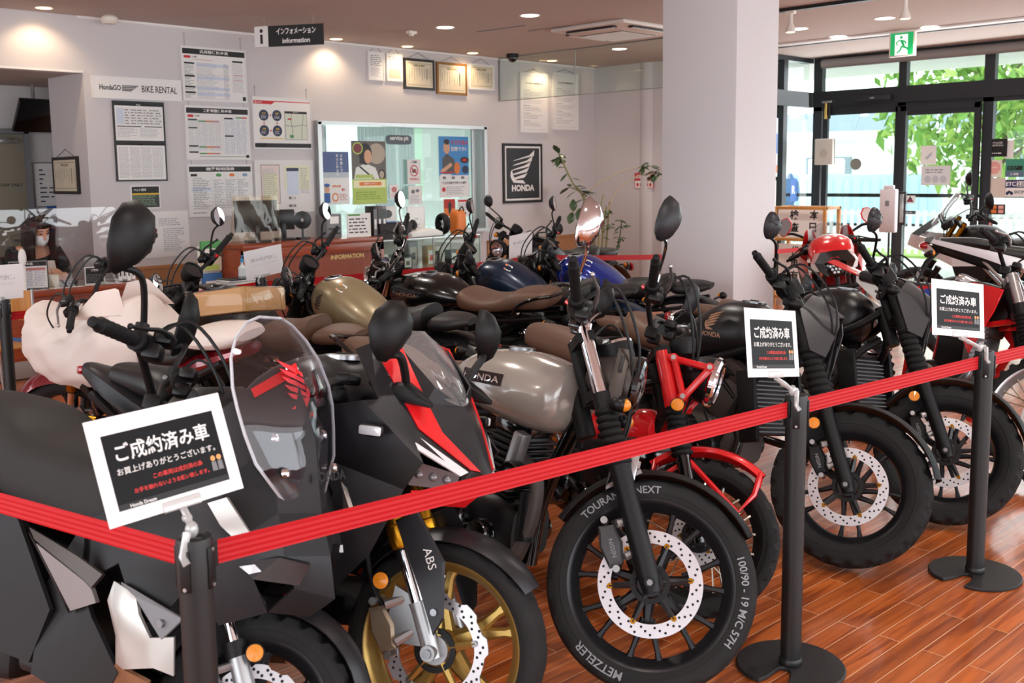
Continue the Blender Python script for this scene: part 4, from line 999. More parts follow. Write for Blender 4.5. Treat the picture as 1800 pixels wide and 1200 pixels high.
def sportbike(P, head, lean, dl, label, CBRG=CBRG, GOLD=GOLD, GOLDF=GOLDF, MIRB=BLKM, rear=False, REDP=REDP):
    B = bike('motorcycle', P, head, lean, label); R, w = .296, .115; FK = Fork(R, 24.5); T = steer(R, 24.5, dl)
    wheel(B, 'front_wheel', 0, R, w, .236, T, 'y5', GOLD, (.150, .115, 5), -1, 0, wave=True)
    wheel(B, 'rear_wheel', -1.39, .31, .15, .225, None, 'y5', GOLD, (.11, .08, 5), -1, 0)
    usd_fork(B, FK, T, .098, GOLDF)
    caliper(B, T, FK, .10, -.125, -.085, mat('caliper_bronze', '#8d7c68', .4, .6), None, 1.15); reflector(B, FK, T, .225, -.075, .125, -1, .026)
    mb = MB(T); mb.tube([FK(.5, -.05, -.09), FK(.33, -.1, -.11), FK(.22, -.12, -.1), FK(.15, -.11, -.09)], .008, RUB, n=8, k=5); mb.build('brake_hose', B)
    fender(B, 'front_fender', (0, 0, R), R + .03, 38, 150, .15, CBRG, T, drop=.4, taper=.5)
    for sd in (1, -1):
        mb = MB(T)
        F2 = lambda a, b, d: FK(a, b, sd * d)
        ring = [(.37, .015), (.375, .09), (.22, .125), (.075, .075), (.04, .03), (.17, .028)]
        mb.loft([[F2(a, b, .128) for a, b in ring], [F2(a * .97 + .006, b * .9 + .006, .136) for a, b in ring]], CBRG)
        mb.cyl(F2(.10, .055, .13), F2(.10, .055, .142), .010, STEEL, n=10)
        o = mb.build('fork_guard', B, ang=25)
    mb = MB(T); text(mb, 'ABS', WHITE, FK(.27, .075, -.1375), -FK.u, FK.n, w=.06, off=.0); mb.build('lettering', o)
    # nose fairing
    S, Md, N = (.0, 0, .975), (.05, 0, .89), (.105, 0, .785)
    k1, k2, k3, k4 = (-.14, -.125, 1.13), (-.045, -.125, .985), (.005, -.112, .905), (.092, -.035, .80)
    c1, c2, c3, c4 = (-.215, -.172, 1.14), (-.085, -.178, .985), (-.035, -.172, .915), (.075, -.06, .805)
    a1 = (-.035, -.10, 1.03)
    hood = [([S, a1, k2, k3, Md], CBRG), ([Md, k3, k4, N], CBRG), ([a1, k1, k2], CBRG)]
    red = [([k1, c1, c2, k2], REDP), ([k2, c2, c3, k3], REDP), ([k3, c3, c4, k4], REDP)]
    e1, e2, e3, e4 = (-.25, -.195, 1.12), (-.13, -.235, .99), (-.105, -.245, .93), (-.025, -.2, .885)
    cheek = [([c1, e1, e2, c2], CBRG), ([c2, e2, e3, e4, c3], CBRG), ([c3, e4, (.068, -.085, .80), c4], CBRK)]
    f1, f2, f3 = (-.16, -.268, .985), (.015, -.212, .832), (-.27, -.29, .82)
    side = [([e2, f1, f2, e4, e3], CBRG), ([f1, (-.42, -.26, .93), f3, f2], CBRG), ([f3, f2, (-.045, -.205, .752), (-.22, -.285, .725)], CBRK),
            ([(-.42, -.26, .93), (-.68, -.2, .88), (-.62, -.24, .72), f3], CBRG), ([f3, (-.62, -.24, .72), (-.5, -.26, .6), (-.22, -.285, .725)], CBRK),
            ([(-.045, -.205, .752), (-.22, -.285, .725), (-.50, -.25, .36), (-.36, -.20, .34), (-.14, -.21, .56)], CBRG), ([(-.22, -.285, .725), (-.62, -.24, .62), (-.75, -.22, .38), (-.50, -.25, .36)], CBRK),
            ([(-.36, -.20, .34), (-.50, -.25, .36), (-.95, -.2, .30), (-.9, -.12, .2), (-.42, -.12, .24)], CBRG), ([(-.36, -.20, .40), (-.40, -.238, .42), (-.52, -.255, .375), (-.42, -.232, .355)], REDP)]
    both_panel('fairing', B, hood + cheek + side); both_panel('red_stripe', B, [([tuple(Vector(p) + Vector((.004, -.002, .003))) for p in q], m) for q, m in red])
    both_panel('lower_nose', B, [([N, k4, c4, (.068, -.085, .80), (.05, -.09, .745), (.08, 0, .735)], CBRK), ([(.08, 0, .735), (.05, -.09, .745), (-.03, -.19, .745), (-.06, -.12, .70), (.03, 0, .69)], REDP)])
    DRL = mat('running_light', '#e5e6ea', .15, coat=.6)
    both_panel('running_light', B, [([(-.032, -.186, .902), (-.018, -.205, .868), (.068, -.098, .793), (.078, -.074, .803)], DRL)], ang=10)
    both_panel('headlight', B, [([(-.035, -.205, .835), (.062, -.092, .795), (.052, -.098, .752), (-.035, -.198, .765)], mat('lamp_dark', '#3a2a2c', .08, .5, coat=1.))], ang=10)
    mb = MB()
    for sd in (1, -1):
        for i in range(3): t = .2 + .28 * i; p = Vector((-.035, -.203, .80)).lerp(Vector((.058, -.094, .775)), t); mb.ell((p.x + .003, p.y * sd - .003 * sd, p.z), (.013, .010, .012), mat('lamp_core', '#77747a', .1, .4, coat=1.), 10, 6)
    mb.build('lamp_element', B)
    g = []
    for i in range(7):
        t = i / 6; hw = .085 + .06 * sin(pi * min(1, t * .62 + .12)) - .065 * t ** 4; cx = .0 - .16 * t; cz = .975 + .225 * t - .02 * t * t
        g.append([(cx - .075 * abs(q) ** 2.2 * (1 - .3 * t), hw * q, cz + .052 * abs(q) ** 2 * (1 - t)) for q in [j / 5 - 1 for j in range(11)]])
    mb = MB(); mb.shell(g, .003, SHADE); mb.build('windscreen', B, ang=80)
    mb = MB(); mb.box((-.2, 0, 1.0), (.16, .2, .05), BLKM, .02, rot=(0, 30, 0)); mb.box((-.19, 0, 1.035), (.10, .15, .02), mat('dash_glass', '#2a2a30', .1, coat=.6), .006, rot=(0, 30, 0)); mb.build('dashboard', B)
    for sd in (1, -1):
        mirror(B, Vector((-.09, sd * .165, 1.01)), Vector((-.10, sd * (.36 if rear else .255), 1.18)), .072, MIRB, facing=(-1, sd * .5, .15) if rear else (-1, -sd * .25, 0), shape='blade', tall=1.15, sr=.012)
        mb = MB(); mb.body([(-.16, .985, 1.03, .018), (-.08, .98, 1.04, .028), (.0, .975, .99, .008)], BLKM, n=10, k=2, ay=sd * .165); mb.build('mirror_base', B)
        mb = MB(); p = Vector((-.11, sd * .285, .91)); mb.cyl((-.11, sd * .25, .905), p, .012, BLK, n=8); mb.box(p, (.075, .028, .034), BLK, .012); o = mb.build('indicator', B)
        mb = MB(); mb.box(p + Vector((.004, sd * .012, 0)), (.07, .012, .026), LENS, .008); mb.build('indicator_lens', o)
    controls(B, FK, T, [(.78, -.06, 0), (.78, -.04, .10), (.78, -.05, .2), (.77, -.08, .3)], (.775, -.045, .235), (.765, -.11, .385), cables=False)
    mb = MB(); mb.body([(-.30, .86, .98, .10), (-.36, .82, 1.06, .16), (-.50, .82, 1.09, .19), (-.66, .82, 1.03, .175), (-.78, .80, .90, .12)], CBRG, n=24, k=5, e=2.6); t = mb.build('fuel_tank', B, ang=40); cap(t, (-.44, 0, 1.088), (-.02, 0, 1), .058, SILV)
    mb = MB(); rect(mb, Vector((-.53, -.06, 1.3)), (1, 0, 0), (0, 1, 0), 0, 0, .05, .12, WHITE); 
    cylseat([(-.76, .80, .86, .08), (-.84, .78, .875, .13), (-1.0, .79, .88, .15), (-1.10, .82, .92, .12)], SEATB, B, 'seat'); cylseat([(-1.08, .86, .93, .08), (-1.18, .88, .99, .11), (-1.36, .92, 1.0, .09)], SEATB, B, 'rear_seat')
    mb = MB(); mb.body([(-.9, .70, .80, .10), (-1.15, .78, .88, .12), (-1.4, .86, .96, .09), (-1.56, .93, .985, .04)], CBRG, n=16, k=4, e=3.2); mb.build('tail_fairing', B, ang=30)
    tail_unit(B) if rear else MB().box((-1.57, 0, .955), (.03, .09, .03), REDL, .008).build('tail_light', B)
    engine(B, (-.68, .42), .38, ENGB, False, 30)
    mb = MB(); 
    for sd in (1, -1): mb.tube([(-.28, sd * .05, .84), (-.5, sd * .16, .76), (-.9, sd * .14, .6), (-.98, sd * .13, .38)], .026, BLKM, n=8, k=4)
    mb.tube([(-.9, .11, .62), (-1.45, .08, .88)], .016, BLKM, n=8); mb.tube([(-.9, -.11, .62), (-1.45, -.08, .88)], .016, BLKM, n=8); mb.build('frame', B)
    exhaust(B, [(-.55, -.08, .4), (-.5, -.08, .26), (-.7, -.1, .17), (-1.0, -.14, .2)], .024, ((-1.0, -.14, .22), (-1.42, -.2, .38)), .055)
    swing(B, -.98, .36, -1.39, .31, .11); shock(B, (-1.08, 0, .36), (-.98, 0, .66), spring=REDP)
    fender(B, 'rear_fender', (-1.39, 0, .31), .35, 60, 150, .17, BLKM); stand(B, -.85, .2, lean)
    return B

def trailbike(P, head, lean, dl, label, big=False, S=1.):
    """small round-lamp trail machine (red fork covers) or, with big, a tall dirt bike"""
    B = bike('motorcycle', P, head, lean, label)
    R, w, rr = (.345, .085, .285) if big else (.288, .085, .226); rk = 27; FK = Fork(R, rk); T = steer(R, rk, dl)
    wheel(B, 'front_wheel', 0, R, w, rr, T, 'wire', BLKM if not big else SILV, (.11 if not big else .128, .06, 6), -1, 2 if big else 1, lw=1.6)
    xr = -1.44 if big else -1.26; Rr_ = .315 if big else .288
    wheel(B, 'rear_wheel', xr, Rr_, .11, Rr_ - .07, None, 'wire', BLKM if not big else SILV, (.11, .06, 6), -1, 2 if big else 1, lw=1.3)
    if not big:
        fork(B, FK, T, .085, (.29, .47, .48, .70, .72), BLKG, BLKM, BLKM, (.026, .022))
        for sd in (1, -1): mb = MB(T); mb.cyl(FK(.48, 0, sd * .085), FK(.70, 0, sd * .085), .031, REDF, n=18); mb.build('fork_cover', B)
        for sd in (1, -1):
            mb = MB(T)
            y0 = sd * .105
            # three bars of the triangle
            for a, b in (((.66, .04), (.595, .165)), ((.595, .165), (.505, .045)), ((.505, .045), (.66, .04))):
                mb.tube([FK(a[0], a[1], y0), FK(b[0], b[1], y0)], .014, REDF, n=8)
            for a in ((.66, .04), (.595, .165), (.505, .045)): mb.cyl(FK(a[0], a[1], y0 - sd * .012), FK(a[0], a[1], y0 + sd * .018), .017, REDF, n=12); mb.cyl(FK(a[0], a[1], y0 + sd * .018), FK(a[0], a[1], y0 + sd * .022), .010, SILV, n=8)
            mb.build('headlight_bracket', B)
        reflector(B, FK, T, .475, .02, .12, -1, .027)
        headlamp(B, FK, T, .565, .165, .094, BLKM, CHROME, .14)
        fender(B, 'front_fender', (0, 0, R), R + .045, 60, 140, .12, REDF, T, drop=.45, taper=.6)
        for sd in (1, -1): mb = MB(T); mb.tube([FK(.27, .02, sd * .07), Vector((.11, sd * .065, R + .12)), Vector((.15, sd * .055, R + .2)), Vector((.15, sd * .03, R + .285))], .011, REDF, n=8, k=0); mb.tube([FK(.27, .0, sd * .07), Vector((-.22, sd * .065, R + .13)), Vector((-.235, sd * .04, R + .22))], .010, REDF, n=8); mb.build('fender_stay', B)
        bar = [(.80, -.03, 0), (.88, -.02, .09), (.92, .0, .2), (.915, .02, .3)]; g0, g1 = (.90, .02, .28), (.935, .06, .45); mr = (1.08, .12, .46); mbk = (.93, .04, .26)
        mb = MB(); mb.body([(-.30, .58, .68, .05), (-.38, .52, .70, .08), (-.6, .48, .64, .09), (-.8, .5, .64, .08)], REDP, n=18, k=4); mb.build('body_cover', B)
        cylseat([(-.60, .80, .88, .07), (-.68, .79, .92, .11), (-.9, .81, .95, .12), (-1.12, .83, .96, .11), (-1.18, .86, .94, .06)], BROWN, B, 'seat')
        mb = MB(); mb.tube([(-1.1, .12, .76), (-1.55, .13, .80), (-1.55, -.13, .80), (-1.1, -.12, .76)], .010, BLKM, n=8); 
        for i in range(4): mb.tube([(-1.2 - i * .1, .125, .775), (-1.2 - i * .1, -.125, .775)], .008, BLKM, n=8)
        mb.build('luggage_rack', B)
        meter(B, T @ FK(.74, .08, 0), T.to_3x3() @ Vector((-.4, 0, .9)), .05, .05, None)
        mb = MB(); mb.box((-.62, .12, .30), (.30, .06, .2), ENGB, .02)
        mb.build('engine_guard', B)
        engine(B, (-.66, .36), .26, ENGB, False, 80, BLKG)
        exhaust(B, [(-.45, -.06, .36), (-.5, -.12, .30), (-.8, -.14, .42)], .018, ((-.8, -.14, .44), (-1.3, -.17, .66)), .045, BLKM, BLKM, SILV)
        # round filter box on the side near the headlight
        mb = MB(); mb.lathe([(0, 0), (.06, 0), (.062, .03), (.05, .04), (0, .042)], (-.35, -.10, .78), (0, -1, 0), BLKM, n=22); mb.build('horn', B)
        fender(B, 'rear_fender', (xr, 0, Rr_), Rr_ + .05, 40, 175, .14, REDP, None, drop=.4); indicator(B, FK(.6, .05, .1), FK(.6, .07, .17), T)
        mir = True; lev = SILV
    else:
        fork(B, FK, T, .10, (.38, .56, .57, .75, .78), SILV, SILV, SILV, (.027, .027), True)
        mb = MB(T); g = []
        for i in range(9):
            t = i / 8; x = .32 - .62 * t; z = R + .40 + .10 * sin(pi * min(1, t * .8 + .1)) ; hw = .03 + .05 * sin(pi * min(1, t + .15)) if t < .85 else .05
            g.append([(x, hw * q, z - .03 * q * q) for q in (-1, -.5, 0, .5, 1)])
        mb.shell(g, .005, REDP); mb.build('front_fender', B)
        mb = MB(T); mb.body([(-.16, .84, 1.10, .085), (-.08, .80, 1.08, .12), (.02, .82, .98, .07)], REDP, n=14, k=3, e=3); o = mb.build('headlight_shroud', B); mb = MB(T); mb.box((.02, 0, .90), (.03, .10, .10), LENS, .02); mb.build('headlight', B)
        bar = [(.83, -.03, 0), (.89, -.03, .10), (.92, -.02, .22), (.92, -.03, .3)]; g0, g1 = (.92, -.03, .28), (.93, -.06, .43); lev = SILV
        items = [([(-.30, -.13, .98), (-.28, -.20, .86), (-.40, -.20, .62), (-.62, -.14, .84), (-.50, -.12, 1.0)], REDP), ([(-.50, -.12, 1.0), (-.62, -.14, .84), (-1.0, -.11, .86), (-1.0, -.1, .93)], REDP)]
        both_panel('shroud', B, items, .008, 40)
        both_panel('shroud_graphic', B, [([(-.52, -.132, .97), (-.60, -.146, .86), (-.88, -.124, .88), (-.85, -.118, .93)], mat('graphic_blue', '#3346a8', .3)), ([(-.56, -.140, .965), (-.62, -.147, .91), (-.78, -.134, .91), (-.70, -.128, .96)], WHITE)], .010, 40)
        mb = MB(); mb.body([(-.42, .80, .99, .08), (-.6, .80, 1.01, .11), (-.8, .80, .95, .08)], BLKM, n=14, k=4); mb.build('fuel_tank', B)
        cylseat([(-.66, .88, .985, .06), (-.8, .87, .97, .085), (-1.1, .88, .97, .10), (-1.45, .92, 1.0, .08)], SEATB, B, 'seat')
        both_panel('side_cover', B, [([(-.95, -.11, .86), (-1.5, -.06, .98), (-1.5, -.05, .92), (-1.0, -.12, .7)], WHITE)], .008, 40)
        mb = MB(); g = [[(-1.3 - .5 * i / 5, .07 * q * (1 - .3 * i / 5), .94 + .10 * i / 5 - .02 * q * q) for q in (-1, 0, 1)] for i in range(6)]; mb.shell(g, .006, REDP); mb.build('rear_fender', B)
        engine(B, (-.68, .44), .3, ENGB, False, 5, mat('magnesium', '#6a5f52', .4, .5))
        mb = MB(); mb.box((-.44, -.12, .66), (.05, .10, .26), SILV, .01); 
        for i in range(10): mb.box((-.41, -.12, .55 + i * .024), (.01, .10, .010), GREY)
        mb.build('radiator', B)
        exhaust(B, [(-.52, -.08, .62), (-.45, -.12, .5), (-.6, -.15, .42), (-.95, -.14, .62)], .022, ((-.95, -.14, .64), (-1.4, -.16, .82)), .06, STEEL, SILV); mir = False; mbk = None
    controls(B, FK, T, bar, g0, g1, lev=lev)
    if not big:
        for sd in (1, -1): mirror(B, FK(mbk[0], mbk[1], sd * mbk[2]), FK(mr[0], mr[1], sd * mr[2]), .066, DGREY, T, facing=(-1, -sd * .2, .05), shape='oval', tall=1.3, stalk=CHROME)
    mb = MB()
    for sd in (1, -1): mb.tube([(-.28, sd * .03, .82), (-.5, sd * .1, .76), (-.9, sd * .11, .70), (xr + .05, sd * .1, .78)], .016, BLKM if not big else REDP, n=8, k=4); mb.tube([(-.9, sd * .11, .70), (-.92, sd * .1, .3)], .018, BLKM if not big else REDP, n=8)
    mb.tube([(-.27, 0, .72), (-.40, 0, .45), (-.5, 0, .24)], .022, BLKM if not big else REDP, n=8, k=4); mb.cyl((-.24, 0, .68), (-.36, 0, .94), .03, BLKM, n=12); mb.build('frame', B)
    swing(B, -.9, .34, xr, Rr_, .09); 
    for sd in (1, -1): shock(B, (xr + .05, sd * .11, .34), (xr + .2, sd * .11, .70))
    stand(B, -.78, .2, lean); mb = MB(); mb.box((xr - .30, 0, .78), (.05, .1, .06), REDL, .012); mb.tube([(xr - .05, 0, .78), (xr - .29, 0, .78)], .02, BLKM, n=8); mb.build('tail_light', B)
    return B

def scooter(P, head, lean, dl, label):
    B = bike('scooter', P, head, lean, label, 'scooter'); R, w = .26, .11; FK = Fork(R, 26.5); T = steer(R, 26.5, dl)
    SG = mat('scooter_grey', '#2b2b2e', .42, .1, spec=.3); SB = mat('scooter_black', '#19191b', .5, spec=.3); SS = mat('scooter_silver', '#b5b1ac', .3, .55, coat=.3)
    wheel(B, 'front_wheel', 0, R, w, .18, T, 'y5', RIMB, (.12, .09, 4), -1, 1, wave=True); wheel(B, 'rear_wheel', -1.32, .255, .13, .165, None, 'y5', RIMB, (.11, .08, 4), -1, 1)
    mb = MB(T)
    for sd in (1, -1): 
        mb.cyl(FK(.16, 0, sd * .085), FK(.45, 0, sd * .085), .0165, CHROME, n=16); mb.tube([FK(-.02, 0, sd * .085), FK(.05, 0, sd * .085), FK(.17, 0, sd * .085)], [.02, .027, .024], ALUM, n=12); mb.cyl(FK(.15, 0, sd * .085), FK(.19, 0, sd * .085), .03, BLKM, n=14)
    mb.build('fork', B); reflector(B, FK, T, .145, .045, .105, -1, .024)
    caliper(B, T, FK, .09, -.08, -.075, GREY, None, .9)
    fender(B, 'front_fender', (0, 0, R), R + .035, 15, 165, .17, CBRG, T, drop=.45, taper=.55)
    # front body, right half mirrored
    a = lambda x, y, z: (x, -y, z)
    IT = [
     ([(.02, 0, 1.17), a(-.02, .11, 1.09), a(.07, .11, .97), (.12, 0, .98)], SG), ([(.12, 0, .98), a(.07, .11, .97), a(.10, .09, .80), (.16, 0, .80)], SG),
     ([a(-.02, .11, 1.09), a(-.10, .17, 1.0), a(.0, .19, .86), a(.07, .11, .97)], SG), ([a(.07, .11, .97), a(.0, .19, .86), a(.06, .19, .74), a(.10, .09, .80)], SB),
     ([(.16, 0, .80), a(.10, .09, .80), a(.13, .09, .70), (.20, 0, .70)], SB), ([a(.10, .09, .80), a(.06, .19, .74), a(.09, .175, .69), a(.13, .09, .70)], SG),
     ([(.20, 0, .70), a(.13, .09, .70), a(.145, .06, .62), (.225, 0, .60)], SG), ([a(.145, .06, .62), (.225, 0, .60), (.15, 0, .54), a(.10, .10, .56)], SB),
     ([a(.09, .175, .69), a(.10, .10, .56), a(.0, .16, .52), a(-.03, .22, .64)], SG),
     ([a(.0, .19, .86), a(-.06, .225, .83), a(-.04, .235, .70), a(.06, .19, .74)], SG), ([a(-.06, .225, .83), a(-.28, .20, .80), a(-.26, .255, .64), a(-.04, .235, .70)], SB),
     ([a(.06, .19, .74), a(-.04, .235, .70), a(-.03, .22, .64), a(.09, .175, .69)], SG),
     ([a(-.10, .17, 1.0), a(-.22, .12, .98), a(-.28, .20, .80), a(-.06, .225, .83), a(.0, .19, .86)], SB),
     ([a(-.26, .255, .64), a(-.04, .235, .70), a(-.03, .22, .64), a(-.12, .225, .53), a(-.18, .245, .50)], SB),
     ([a(-.28, .20, .80), a(-.26, .255, .64), a(-.45, .20, .55), a(-.5, .16, .70)], SB),
     ]
    both_panel('body_cover', B, IT, .01, 60)
    both_panel('leg_fairing', B, [([a(-.267, .258, .595), a(-.181, .262, .579), a(-.15, .275, .54), a(-.22, .285, .54), a(-.278, .264, .546)], SS), ([a(-.278, .264, .546), a(-.22, .285, .54), a(-.19, .288, .47), a(-.24, .262, .467)], SS), ([a(-.22, .285, .54), a(-.15, .275, .54), a(-.119, .262, .487), a(-.19, .288, .47)], SS), ([a(-.24, .262, .467), a(-.19, .288, .47), a(-.175, .286, .405), a(-.231, .262, .402)], SS), ([a(-.19, .288, .47), a(-.119, .262, .487), a(-.101, .26, .419), a(-.175, .286, .405)], SS),
      ([a(-.119, .262, .487), a(-.067, .235, .494), a(-.06, .232, .402), a(-.101, .26, .419)], SS), ([a(-.231, .262, .402), a(-.175, .286, .405), a(-.112, .262, .382), a(-.13, .25, .30), a(-.3, .25, .27)], mat('scooter_bronze', '#94694c', .35, .5))], .012, 60)
    both_panel('leg_panel', B, [([a(-.236, .262, .600), a(-.043, .235, .543), a(-.091, .252, .487), a(-.181, .266, .577)], GREY)], .01, 20)
    for sd in (1, -1): mb = MB(); mb.cyl((-.095, sd * .245, .525), (-.095, sd * .258, .525), .010, STEEL, n=12); mb.build('panel_screw', B)
    both_panel('headlight', B, [([a(.068, .182, .69), a(.137, .112, .702), a(.182, .052, .682), a(.160, .062, .630), a(.102, .162, .652)], mat('lamp_smoke', '#15151a', .15, coat=.6))], .02, 15)
    both_panel('running_light', B, [([a(.078, .186, .682), a(.105, .163, .688), a(.118, .152, .672), a(.098, .172, .665)], LENS)], .012, 15)
    both_panel('accent_panel', B, [([a(.0, .228, .825), a(.05, .218, .845), a(.115, .195, .765), a(.095, .206, .74), a(.05, .23, .78)], SS)], .012, 40)
    both_panel('side_panel', B, [([a(-.591, .255, .635), a(-.379, .258, .574), a(-.348, .258, .559), a(-.327, .258, .529), a(-.423, .258, .489)], mat('side_grey', '#8f8a8a', .3, .4)), ([a(-.63, .25, .655), a(-.591, .256, .637), a(-.423, .259, .491), a(-.435, .252, .48)], BLKG), ([a(-.63, .248, .668), a(-.424, .25, .628), a(-.32, .252, .60), a(-.348, .26, .563), a(-.379, .26, .578), a(-.591, .257, .643)], CAST),
        ([a(-.5, .16, .70), a(-.45, .20, .55), a(-.34, .245, .49), a(-.22, .25, .38), a(-.3, .24, .26), a(-.55, .25, .30), a(-.6, .2, .5)], SB),
        ([a(-.72, .22, .67), a(-.52, .245, .47), a(-.58, .25, .32), a(-1.0, .24, .32), a(-1.05, .22, .6), a(-1.2, .2, .78), a(-1.0, .19, .76)], SB), ([a(-1.0, .2, .76), a(-1.2, .2, .78), a(-1.6, .12, .88), a(-1.58, .1, .95), a(-1.2, .15, .88)], SG)], .012, 50)
    mb = MB(); mb.box((-.44, 0, .29), (.5, .42, .05), SB, .02); mb.body([(-.2, .3, .9, .10), (-.3, .28, .82, .13), (-.6, .28, .58, .14), (-1.1, .3, .72, .16), (-1.4, .55, .85, .12)], SB, n=14, k=3, e=3); mb.build('floorboard', B)
    mb = MB(); mb.box((-1.0, -.13, .3), (.5, .12, .2), ENGB, .04); mb.cyl((-1.32, -.06, .255), (-1.32, -.16, .255), .12, ENGB, n=20); mb.build('engine', B)
    cylseat([(-.42, .66, .80, .08), (-.46, .62, .85, .14), (-.62, .64, .875, .17), (-.85, .67, .90, .185), (-.97, .70, .955, .18), (-1.2, .75, .975, .17), (-1.5, .82, .96, .12)], mat('scooter_seat', '#2c2b2b', .6, spec=.3, bump=.25, bscale=200), B, 'seat', 3.2)
    # screen
    rows = [(.13, .79, .02, .01), (.125, .84, .085, .03), (.115, .92, .145, .05), (.10, .99, .165, .06), (.08, 1.05, .176, .06), (.06, 1.10, .178, .06), (.02, 1.17, .162, .05), (-.012, 1.22, .13, .04), (-.045, 1.258, .085, .02), (-.06, 1.275, .04, .005)]
    g = [[(x - d * abs(q) ** 2, hw * q, z) for q in [j / 5 - 1 for j in range(11)]] for i, (x, z, hw, d) in enumerate(rows)]
    mb = MB(); mb.shell(g, .004, SCREENT); ws = mb.build('windscreen', B, ang=80)
    mb = MB(); mb.tube([r_[0] for r_ in g] + g[-1][1:-1] + [r_[-1] for r_ in g[::-1]] + g[0][1:-1][::-1], .0042, mat('screen_edge_highlight', '#c4c7cd', .12, coat=.6), n=6, closed=True); mb.build('screen_edge', ws)  # opaque pale tube paints the highlight along the clear screen's rim
    mb = MB()
    for y in (-.09, .09):
        for z, x in ((.90, .112), (.98, .07)): mb.lathe([(0, .012), (.010, .009), (.014, 0)], (x, y, z), (1, 0, .3), CHROME, n=14)
    mb.build('screen_screw', ws)
    mb = MB(); RS = mat('wing_red', '#d3202c', .3)
    wing(mb, Vector((.16, -.005, 1.03)), (0, 1, 0), (-.25, 0, .97), .11, RS, flip=True); wing(mb, Vector((.165, .06, 1.025)), (0, -1, 0), (-.25, 0, .97), .0001, RS)
    text(mb, 'HONDA', RS, Vector((.155, -.065, 1.005)), (0, 1, 0), (-.25, 0, .97), w=.08, bold=.01)
    for i, v in enumerate(mb.v): mb.v[i] = Vector((v.x - .095 + .055 * 0, v.y + .045, v.z + .02))
    mb.build('badge', B)
    mb = MB(); text(mb, 'HONDA', INK, Vector((.139, -.02, .872)), (0, 1, 0), (-.2, 0, .98), w=.13, bold=.02); mb.build('lettering', ws)
    both_panel('red_accent', B, [([(.035, 0, 1.165), (-.01, -.105, 1.095), (.005, -.105, 1.075), (.05, 0, 1.14)], REDP)], .003, 30)
    controls(B, FK, T, [(.86, -.06, 0), (.93, -.05, .1), (.97, -.04, .2), (.97, -.05, .28)], (.97, -.03, .255), (.985, -.09, .42), cables=True, gripr=.019)
    for sd in (1, -1): mirror(B, FK(1.0, -.02, sd * .235), FK(1.20, .02, sd * .385), .095, BLKM, T, facing=(-1, -sd * .2, .03), shape='blade', tall=1.05, sr=.009)
    mb = MB(); mb.box((-.20, 0, 1.02), (.12, .2, .08), SB, .02, rot=(0, 35, 0)); mb.build('dashboard', B)
    stand(B, -.75, .2, lean); mb = MB(); mb.box((-1.6, 0, .90), (.05, .16, .05), REDL, .015); mb.build('tail_light', B)
    return B
WRAP = mat('wrap_sheet', '#efe7e3', .75, spec=.25); 
def wrapmat():
    m = D.materials.new('nonwoven_wrap'); m.use_nodes = True; nt = m.node_tree; b = nt.nodes['Principled BSDF']; N = nt.nodes.new; L = nt.links
    b.inputs['Base Color'].default_value = hexlin('#eee3dd'); b.inputs['Roughness'].default_value = .8
    tl = N('ShaderNodeBsdfTranslucent'); tl.inputs[0].default_value = hexlin('#f2dcd2'); mx = N('ShaderNodeMixShader'); mx.inputs[0].default_value = .25
    L.new(b.outputs[0], mx.inputs[1]); L.new(tl.outputs[0], mx.inputs[2]); L.new(mx.outputs[0], nt.nodes['Material Output'].inputs[0])
    tc = N('ShaderNodeTexCoord'); n = N('ShaderNodeTexNoise'); n.inputs['Scale'].default_value = 9; n.inputs['Detail'].default_value = 6; L.new(tc.outputs['Object'], n.inputs[0])
    bp = N('ShaderNodeBump'); bp.inputs['Strength'].default_value = .5; bp.inputs['Distance'].default_value = .02; L.new(n.outputs[0], bp.inputs['Height']); L.new(bp.outputs[0], b.inputs['Normal'])
    return m
WRAPM = wrapmat()
